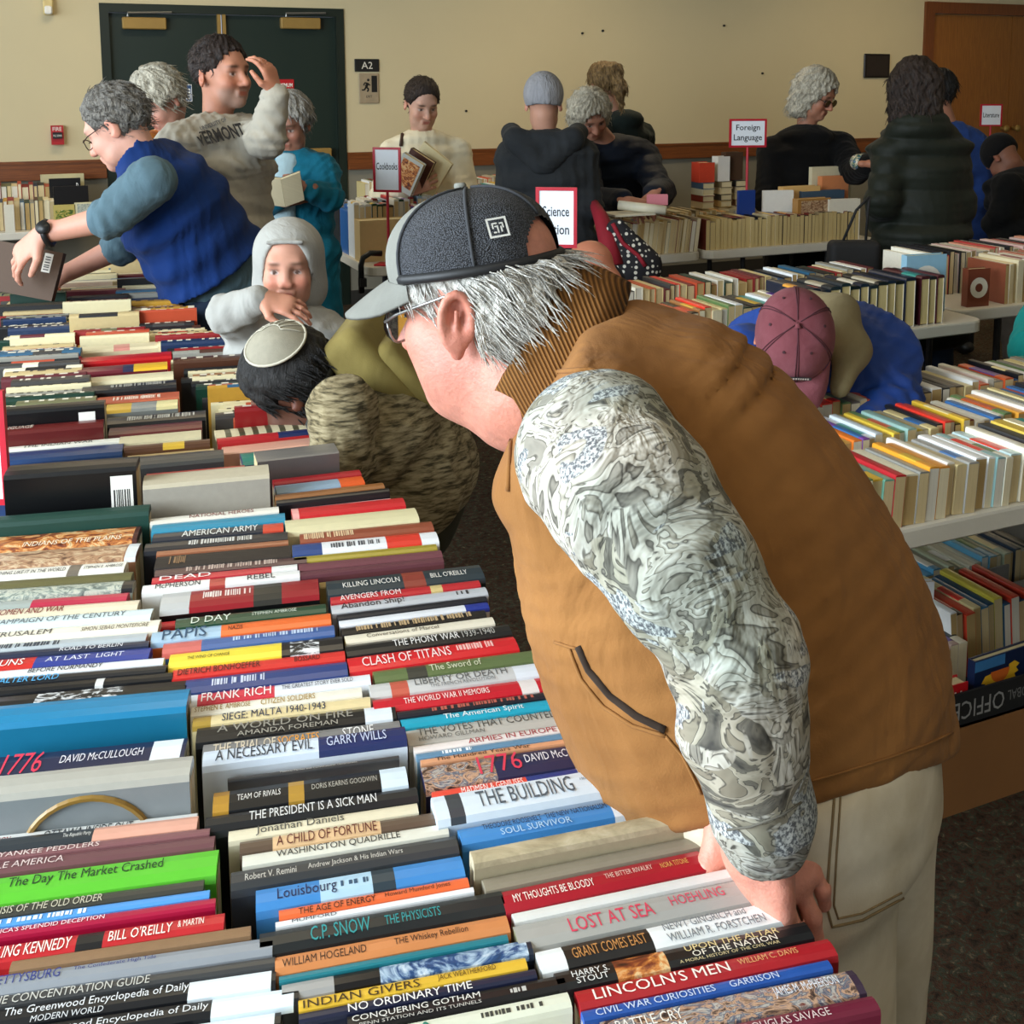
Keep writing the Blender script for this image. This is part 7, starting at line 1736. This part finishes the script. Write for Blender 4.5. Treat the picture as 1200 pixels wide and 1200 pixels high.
for k, (px, py, Z, w_, h_, t_, ang, col, lb, ttl) in enumerate(((488, 195, 6.14, .20, .25, .02, .62, '#d8cba0', 'cream book held outermost by the woman in cream sweater', None), (478, 198, 6.06, .15, .21, .03, .52, '#4a2a22', 'brown book held in the middle by the woman in cream sweater', None), (470, 201, 5.98, .13, .19, .03, .5, '#b9bdb8', 'pale photo-covered book held nearest by the woman in cream sweater', None))):
    c_ = P(px, py, Z); o = slab(c_-V(0, 0, h_/2), -YAW, w_, t_, h_, col, lb, title=ttl, name='held_book'); o.rotation_euler = (0.1, ang, -YAW-.35)
    if k == 2: MB().box((-w_*.4, -t_/2-.001, h_*.15), (w_*.4, -t_/2, h_*.9)).obj('cover_picture', ART['warm'], o)

# ---- person in knit hat and dark hooded coat, seen from behind
fr = facing(92, 8); H = P(637, 122, 5.35)
DCOAT = cloth('charcoal_coat', '#25282b', .9, 8, .5, 300, .2, .15)
Nn = P(638, 160, 5.38); hoodp = []
g = figure('person in pale knit hat and charcoal hooded coat facing away', H, fr, Nn, P(645, 290, 5.4), 92, '#b98a74', None, True, s=1.02, thick=.03, tw=1.08, td=1.1, bv=.009, hem=.12, crease=.006, extra_top=hoodp, neckcut=False,
    arms=[arm((602, 182, 5.38), (598, 240, 5.36), (620, 280, 5.45)), arm((680, 182, 5.38), (688, 240, 5.36), (668, 285, 5.46))], hands=False, topmat=DCOAT, topname='coat', legmat=cloth('camouflage_skirt', '#3c3a34', .9, 8, .3, 300, .2, .5, (1, 1, 1), .02, '#77705f', mix=40))
hb_ = -facing(92)[0]
hd_ = [sdf_cone(Nn+RT*sx*.155+UP*.015-hb_*.02, Nn+RT*sx*.13+hb_*.10-UP*.01, .050, .052, None, .03) for sx in (-1, 1)]+[sdf_cone(Nn+RT*sx*.13+hb_*.10-UP*.01, Nn+RT*sx*.02+hb_*.155-UP*.12, .052, .045, None, .03) for sx in (-1, 1)]+[sdf_ell(Nn+hb_*.11-UP*.03, (RT, AWAY, UP), V(.13, .05, .07), .04)]
v_, q_ = field_mesh(hd_, .008, 2); v_ = crumple(v_, q_, .005, 8); addobj('hood', qmesh('hood', [(v_, q_)], g['base']), DCOAT, g['t'])
kq = hq(H, fr, 1.0)
addpart(g, 'knit_hat', [sdf_ell(kq(-.010, 0, .045), fr, V(.112, .094, .108), .02), plane_cut(kq(0, 0, -.015), -fr[2]), sub(sdf_ell(kq(-.01, 0, .03), fr, V(.098, .080, .09)), .005)], .006, cloth('pale_grey_knit', '#8f8f93', .95, 30, .8, 200, .4, .1, (1, 1, .2)), 1)
# dotted tote bag hanging from the same person's side
tc = P(736, 287, 5.15); tb = thing('tote_bag', 'black and white dotted tote bag with red edge', 'bag', tc)
m, nt, b = newmat('dotted_fabric', .8); vz = node(nt, 'ShaderNodeTexVoronoi', i_Scale=42, i_Randomness=.35); nt.links.new(objco(nt), vz.inputs['Vector'])
nt.links.new(ramp(nt, vz.outputs[0], [(.30, '#d8d4c8'), (.36, '#15131a')]), b.inputs['Base Color'])
v, q_ = field_mesh([sdf_cone(tc+V(0, 0, .07)-rt*.05, tc-V(0, 0, .10)+rt*.03, .05, .125, (AWAY, .5), .05)], .009, 2, None)
addobj('bag_body', qmesh('bag_body', [(v, q_)], tc), m, tb)
REDB = plain('bag_red_cloth', '#8c1024', .8)
tr_ = bvh(v, q_)
seam([(718, 262), (730, 285), (748, 300), (756, 312)], tr_, .010, REDB, 'red_stripe', tb, .002)
local(MB().tube([P(718, 312, 5.12), P(712, 280, 5.15), P(704, 255, 5.22), P(694, 235, 5.33)], [.05, .045, .035, .02], 8), tb).obj('red_lining', REDB, tb, True)

# ---- woman in the navy quilted jacket leaning on the books
fr = facing(-112, 38, 12); H = P(692, 135, 6.05)
def quilt(axis, period, amp):
    def post(D, gx):
        X, Y, Z = gx[0][:, None, None], gx[1][None, :, None], gx[2][None, None, :]
        h = (X*axis[0]+Y*axis[1]+Z*axis[2])/period
        return D-amp*(np.abs(np.sin(math.pi*h))**.45-.6).astype(np.float32)
    return post
NAVY = cloth('navy_quilted_nylon', '#081221', .7, 10, .2, 300, .1, .1, spec=.2)
g = figure('silver haired woman in navy quilted jacket leaning on the books', H, fr, P(716, 170, 6.2), P(735, 290, 6.55), -100, '#a87762', None, True, s=.98, thick=.035, tw=1.15, td=1.1, bv=.010, hem=.06, post=quilt((0, 0, 1), .055, .010), neckcut=False, crease=.0015,
    arms=[arm((684, 185, 6.15), (692, 236, 5.85), (735, 236, 5.55), RT*.9-UP*.2, UP*.8+TOW*.5, TOW, .5), arm((752, 182, 6.3), (774, 225, 6.0), (766, 228, 5.65), TOW*.4+LEFT*.5-UP*.5, UP, LEFT, .5)],
    hair=dict(prims=hair_bob(H, fr, 1.0, .022, .07), mat=WHITEG, vox=.0065, amp=.005), topmat=NAVY, topname='quilted_jacket', legmat=JEANS)
o = thing('rolled_magazine', 'rolled magazine lying on books under the woman\'s hands', 'magazine', P(750, 246, 5.40))
a_, b2 = V(0, 0, .02)-rt*.10+AWAY*.03, V(0, 0, .0)+rt*.12-AWAY*.02
MB().tube([a_, b2], .022, 14).obj('roll', plain('magazine_paper', '#c9c3ae', .5), o, True)
MB().box((-.16, -.06, -.02), (.05, .10, -.012)).obj('loose_pages', plain('magazine_paper', '#c9c3ae', .5), o)
o = slab(P(770, 240, 5.52), -YAW, .10, .03, .05, '#c97a84', 'small pink book held by the navy jacket woman', name='held_book')

# ---- woman with the ponytail
fr = facing(60, 5); H = P(706, 100, 6.9); pq = hq(H, fr, 1.0)
tail = [sdf_ell(pq(-.010, 0, .044), fr, V(.106, .090, .100), .02), sdf_cone(pq(-.09, 0, .10), pq(-.15, 0, .08), .028, .034, None, .02), sdf_cone(pq(-.15, 0, .08), pq(-.175, -.01, -.03), .036, .034, None, .03), sdf_cone(pq(-.175, -.01, -.03), pq(-.15, -.03, -.15), .034, .012, None, .03), sub(sdf_ell(pq(.09, 0, -.03), fr, V(.085, .09, .095)), .015)]
g = figure('woman with a high blond ponytail and dark hooded jacket', H, fr, P(722, 138, 6.95), P(725, 260, 7.0), 60, '#b98a74', None, True, thick=.03, tw=1.1, td=1.1, bv=.013, hem=.06, arms=[arm((700, 158, 6.8), (695, 205, 6.8), (690, 240, 6.7)), arm((752, 158, 7.1), (757, 205, 7.1), (745, 240, 7.0))], hands=False,
    extra_top=[sdf_ell(P(735, 140, 6.9), (RT, AWAY, UP), V(.10, .10, .06), .05)], hair=dict(prims=tail, mat=BLOND, vox=.0075), topmat=cloth('dark_green_jacket', '#16201e', .9), topname='jacket', legmat=BLACKT, neckcut=False)

# ---- woman in the black coat and sunglasses
fr = facing(-140, 22); H = P(955, 112, 6.67)
g = figure('silver haired woman in black coat and sunglasses browsing', H, fr, P(945, 155, 6.73), P(940, 290, 6.78), -120, '#a8745c', None, True, s=1.08, hs=1.10, crease=.003, thick=.035, tw=1.15, td=1.1, bv=.010, hem=.35, neckcut=False,
    arms=[arm((905, 178, 6.67), (900, 235, 6.56), (930, 255, 6.46)), arm((985, 172, 6.73), (1002, 200, 6.51), (1018, 192, 6.24), RT*.9, UP, TOW, .5)],
    hair=dict(prims=hair_bob(H, fr, 1.10, .022, .085), mat=WHITEG, vox=.0065, amp=.005), topmat=cloth('black_wool_coat', '#060607', .95, 8, .4), topname='coat', legmat=JEANS,
    extra_top=[sdf_ell(P(945, 160, 6.67), (RT, AWAY, UP), V(.16, .12, .06), .04)])
DG = plain('sunglass_black', '#0a0a0b', .2)
glasses(g, DG, w_=.030, h=.020, tint=DG)
o = thing('patterned_cuff', 'bright floral mitten at the black coat woman\'s wrist', 'mitten', P(1012, 190, 6.29)); cc_ = P(1012, 190, 6.29)
v, q_ = field_mesh([sdf_cone(cc_-rt*.03, cc_+rt*.05, .045, .050, None, .02)], .008, 1); addobj('mitten', qmesh('mitten', [(v, q_)], cc_), artmat('floral_knit', [(.3, '#8a1a1c'), (.45, '#d8cfb4'), (.52, '#2a5a2c'), (.62, '#3a6a9a'), (.7, '#c9402a')], 40, 1.0), o)

# ---- woman in the long dark green quilted coat
fr = facing(102, 15); H = P(1072, 108, 5.15); GREENQ = cloth('dark_green_nylon', '#12170e', .65, 10, .2, 300, .1, .1, spec=.25)
Nn = P(1076, 148, 5.18); hf = facing(102)[0]
g = figure('dark haired woman in long dark green quilted coat', H, fr, Nn, P(1080, 285, 5.20), 102, '#b98a74', None, True, s=1.05, hs=1.06, crease=.0015, thick=.03, tw=.98, td=1.0, bv=.009, hem=.42, post=quilt((0, 0, 1), .075, .013), neckcut=False,
    extra_top=[sdf_ell(Nn-hf*.08+UP*.005, (RT, AWAY, UP), V(.14, .10, .075), .04), sdf_ell(Nn-hf*.10-UP*.05, (RT, AWAY, UP), V(.11, .05, .08), .04)],
    arms=[arm((1046, 178, 5.15), (1034, 236, 5.10), (1030, 262, 5.30), UP*-.4+AWAY, LEFT, UP, .5), arm((1112, 178, 5.18), (1124, 240, 5.18), (1118, 285, 5.25))], hands=False,
    hair=dict(prims=hair_bob(H, fr, 1.06, .018, .12), mat=DARKH, vox=.006), topmat=GREENQ, topname='long_coat', legmat=JEANS)
o = thing('black_tote', 'black leather tote hanging beside the green coat', 'bag', P(1000, 300, 4.9)); cc_ = P(1000, 306, 4.95)
o.location = cc_
v, q_ = field_mesh([rbox(cc_-V(0, 0, .03), (rt, AWAY, UP), (.11, .05, .12), .025)], .009, 2); addobj('bag_body', qmesh('bag_body', [(v, q_)], cc_), plain('black_leather', '#0c0c0e', .8), o)
for k in (-.05, .05): local(MB().tube([cc_+rt*(k)+UP*.08, cc_+rt*(k*.5+.03)+UP*.22, cc_+rt*(.06)+UP*.28], .006, 6), o).obj('handle', plain('black_leather', '#0c0c0e', .8), o, True)

# ---- person in the blue jacket behind the green coat
fr = facing(80, 5); H = P(1100, 110, 6.6)
g = figure('short dark haired person in blue jacket behind green coat', H, fr, P(1112, 150, 6.65), P(1118, 280, 6.7), 80, '#a8745c', None, True, thick=.03, tw=1.1, td=1.1, bv=.013, hem=.05, arms=[arm((1085, 172, 6.6), (1080, 220, 6.6), (1090, 255, 6.7)), arm((1142, 170, 6.65), (1150, 222, 6.6), (1140, 262, 6.7))], hands=False,
    hair=dict(prims=hair_short(H, fr, 1.0, .014, -.06), mat=BLACKH, vox=.007), topmat=cloth('blue_zip_jacket', '#25407c', .9), topname='jacket', legmat=BLACKT, neckcut=False)
# ---- person bending at the frame's right, black cap and dark top
fr = facing(60, 55); H = P(1176, 186, 6.3)
g = figure('person in black cap and dark sweater bending toward the Literature table', H, fr, P(1196, 205, 6.3), P(1208, 285, 6.2), 60, '#8a5c48', None, True, thick=.03, tw=1.2, td=1.2, bv=.013, hem=.04, arms=[arm((1182, 220, 6.1), (1175, 250, 6.1), (1160, 265, 6.2)), arm((1215, 215, 6.45), (1215, 250, 6.5), (1200, 270, 6.5))], hands=False,
    topmat=cloth('black_sweater', '#101214', .95), topname='sweater', legmat=cloth('grey_sweatpants', '#6a645e', .95), neckcut=False)
kq = hq(H, fr, 1.0); addpart(g, 'knit_cap', [sdf_ell(kq(-.010, 0, .045), fr, V(.11, .092, .105), .02), plane_cut(kq(0, 0, .0), -fr[2])], .008, cloth('black_knit', '#0d0d0f', .95), 1)

# ---- man in the pink cap and blue jacket bending over the paperbacks
fr = facing(-82, 62); H = P(930, 402, 2.72); HS2 = 1.04
BLUEJ = cloth('blue_nylon_jacket', '#123a84', .6, 8, .4, 300, .1, .12, spec=.4)
Nn = P(956, 412, 2.88); Pp = P(962, 440, 3.30)
ff = facing(-86)[0]
g = figure('man in faded pink cap and blue jacket bending over paperbacks', H, fr, Nn, Pp, -86, '#b07a62', None, True, s=1.08, hs=HS2, thick=.028, tw=1.12, td=1.1, bv=.0085, hem=.05, sleeve=.97, armr=1.1, crease=.006, neckcut=False,
    arms=[arm((872, 420, 2.90), (862, 470, 2.82), (900, 520, 2.7)), arm((1030, 425, 2.94), (1044, 475, 2.86), (1010, 520, 2.72))], hands=False,
    topmat=BLUEJ, topname='jacket', legmat=JEANS)
TANF = cloth('tan_fleece_hood', '#7d7153', .95, 10, .4, 200, .3)
addpart(g, 'hood', [sdf_cone(P(945, 350, 2.93), P(985, 365, 2.86), .026, .040, None, .03), sdf_cone(P(985, 365, 2.86), P(998, 410, 2.78), .040, .044, None, .03), sdf_cone(P(998, 410, 2.78), P(984, 455, 2.72), .042, .024, None, .03)], .008, TANF, 2)
# pink cap
PINK = cloth('faded_pink_cotton', '#70393f', .9, 14, .35, 400, .2, .10, (1, 1, 1), .012, '#804a51')
kq = hq(H, fr, HS2); c0 = kq(-.008, 0, .040); f_, l_, u_ = fr
def cp(th, ph, inf=0): 
    e = ph*math.pi/2; r = math.cos(e)**.75; z = math.sin(e); return c0+f_*((.112+inf)*r*math.cos(th))+l_*((.092+inf)*r*math.sin(th))+u_*((.098+inf)*z)
mb = MB(); nt_, np_ = 48, 14
for i in range(nt_):
    for j in range(np_+1): mb.v.append(tuple(cp(2*math.pi*i/nt_, j/np_*.995)))
W2 = np_+1
fs = [[i*W2+j, ((i+1) % nt_)*W2+j, ((i+1) % nt_)*W2+j+1, i*W2+j+1] for i in range(nt_) for j in range(np_)]
mb.f = fs; mb.m = [0]*len(fs); mb.c = [None]*len(fs)
pc = local(mb, g['t']).obj('cap', PINK, g['t'], True)
for k in range(6):
    th = math.pi/6*0+k*math.pi/3
    for dth in (-.035, .035): local(MB().tube([cp(th+dth*(1 if p < .8 else .4), p, .001) for p in np.linspace(.01, .98, 14)], .0013, 4), g['t']).obj('seam', plain('pink_cap_seam', '#4a2028', .9), pc, True)
local(MB().tube([cp(0, .97, .002), cp(0, .999, .006)], [.008, .005], 8), g['t']).obj('button', PINK, pc, True)
for k in range(6):
    th = math.pi/6+k*math.pi/3; p = cp(th, .62, .0012); local(MB().tube([p, p+nrm(p-c0)*.002], .0035, 6), g['t']).obj('eyelet', plain('eyelet_dark', '#3a1a20', .8), pc)
mb = MB(); pts = []; nt2, ns2 = 20, 7
for sd in (0, 1):
    for i in range(nt2+1):
        t_ = -1+2*i/nt2
        for j in range(ns2+1):
            s_ = j/ns2; ln = .078*math.sqrt(max(0, 1-abs(t_)**3)); pts.append(cp(t_*1.12, .02, .001)+f_*ln*s_-u_*(.020*s_*s_+.022*t_*t_*(.3+.7*s_))-u_*.004*sd)
W3 = ns2+1; off = (nt2+1)*W3; fs = []
for i in range(nt2):
    for j in range(ns2): a = i*W3+j; fs += [(a, a+1, a+W3+1, a+W3), tuple(off+k for k in (a, a+W3, a+W3+1, a+1))]
    a, c_ = i*W3+ns2, (i+1)*W3+ns2; fs.append((a, off+a, off+c_, c_))
local(mb.add(pts, fs), g['t']).obj('brim', PINK, pc, True)
pf = cp(0, .20, .0035); un = nrm(cp(0, .26)-cp(0, .14)); 
lo_ = np.array(pf)-np.array(g['t'].location); nf = nrm(np.cross(l_, un)); nf = nf if nf@f_ > 0 else -nf
xd = -l_ if (-l_)@rt > 0 else l_; yd = np.cross(nf, xd)
MB().quad(*(lo_+xd*x+yd*y+nf*.0005 for x, y in ((-.034, -.006), (.034, -.006), (.034, .008), (-.034, .008)))).obj('patch', plain('patch_dark', '#2a2a2c', .8), pc)
mb = MB(); rr = random.Random(2); x = -.028
while x < .028:
    wd = rr.uniform(.002, .005); mb.quad(*(lo_+xd*a_+yd*b2_+nf*.0012 for a_, b2_ in ((x, -.003), (x+wd, -.003), (x+wd, .004), (x, .004)))); x += wd+.0015
mb.obj('patch_marks', inkmat('#c9c2b8'), pc, kind='stuff')

# ---- bald man behind the vest
fr = facing(30, 50); H = P(697, 322, 4.15)
g = figure('bald man bending low behind the tan vest', H, fr, P(690, 360, 4.2), P(720, 420, 4.5), 20, '#b9775c', None, True, thick=.025, tw=1.1, bv=.014, hem=.05, arms=[arm((670, 380, 4.1), (650, 430, 4.1), (620, 450, 4.1)), arm((710, 375, 4.4), (690, 430, 4.4), (650, 450, 4.4))], hands=False, hv=.006,
    topmat=cloth('dark_navy_shirt', '#1a2030', .9), topname='shirt', legmat=BLACKT, neckcut=False)
# ---- person in teal at the frame's right edge
fr = facing(30, 40); H = P(1262, 330, 3.60)
g = figure('person in a bright teal fleece at the paperback table\'s far side', H, fr, P(1245, 362, 3.66), P(1262, 440, 3.74), 30, '#b98a74', None, True, s=1.05, thick=.028, tw=1.1, td=1.1, bv=.012, hem=.05, arms=[arm((1222, 385, 3.53), (1212, 410, 3.47), (1240, 440, 3.35)), arm((1270, 385, 3.84), (1275, 440, 3.84), (1260, 470, 3.66))], hands=False, hair=dict(prims=hair_short(H, fr, 1.0, .014, -.06), mat=DARKH, vox=.008), hv=.007,
    topmat=cloth('bright_teal_fleece', '#12807c', .95), topname='fleece', legmat=BLACKT, neckcut=False)
flush_texts()
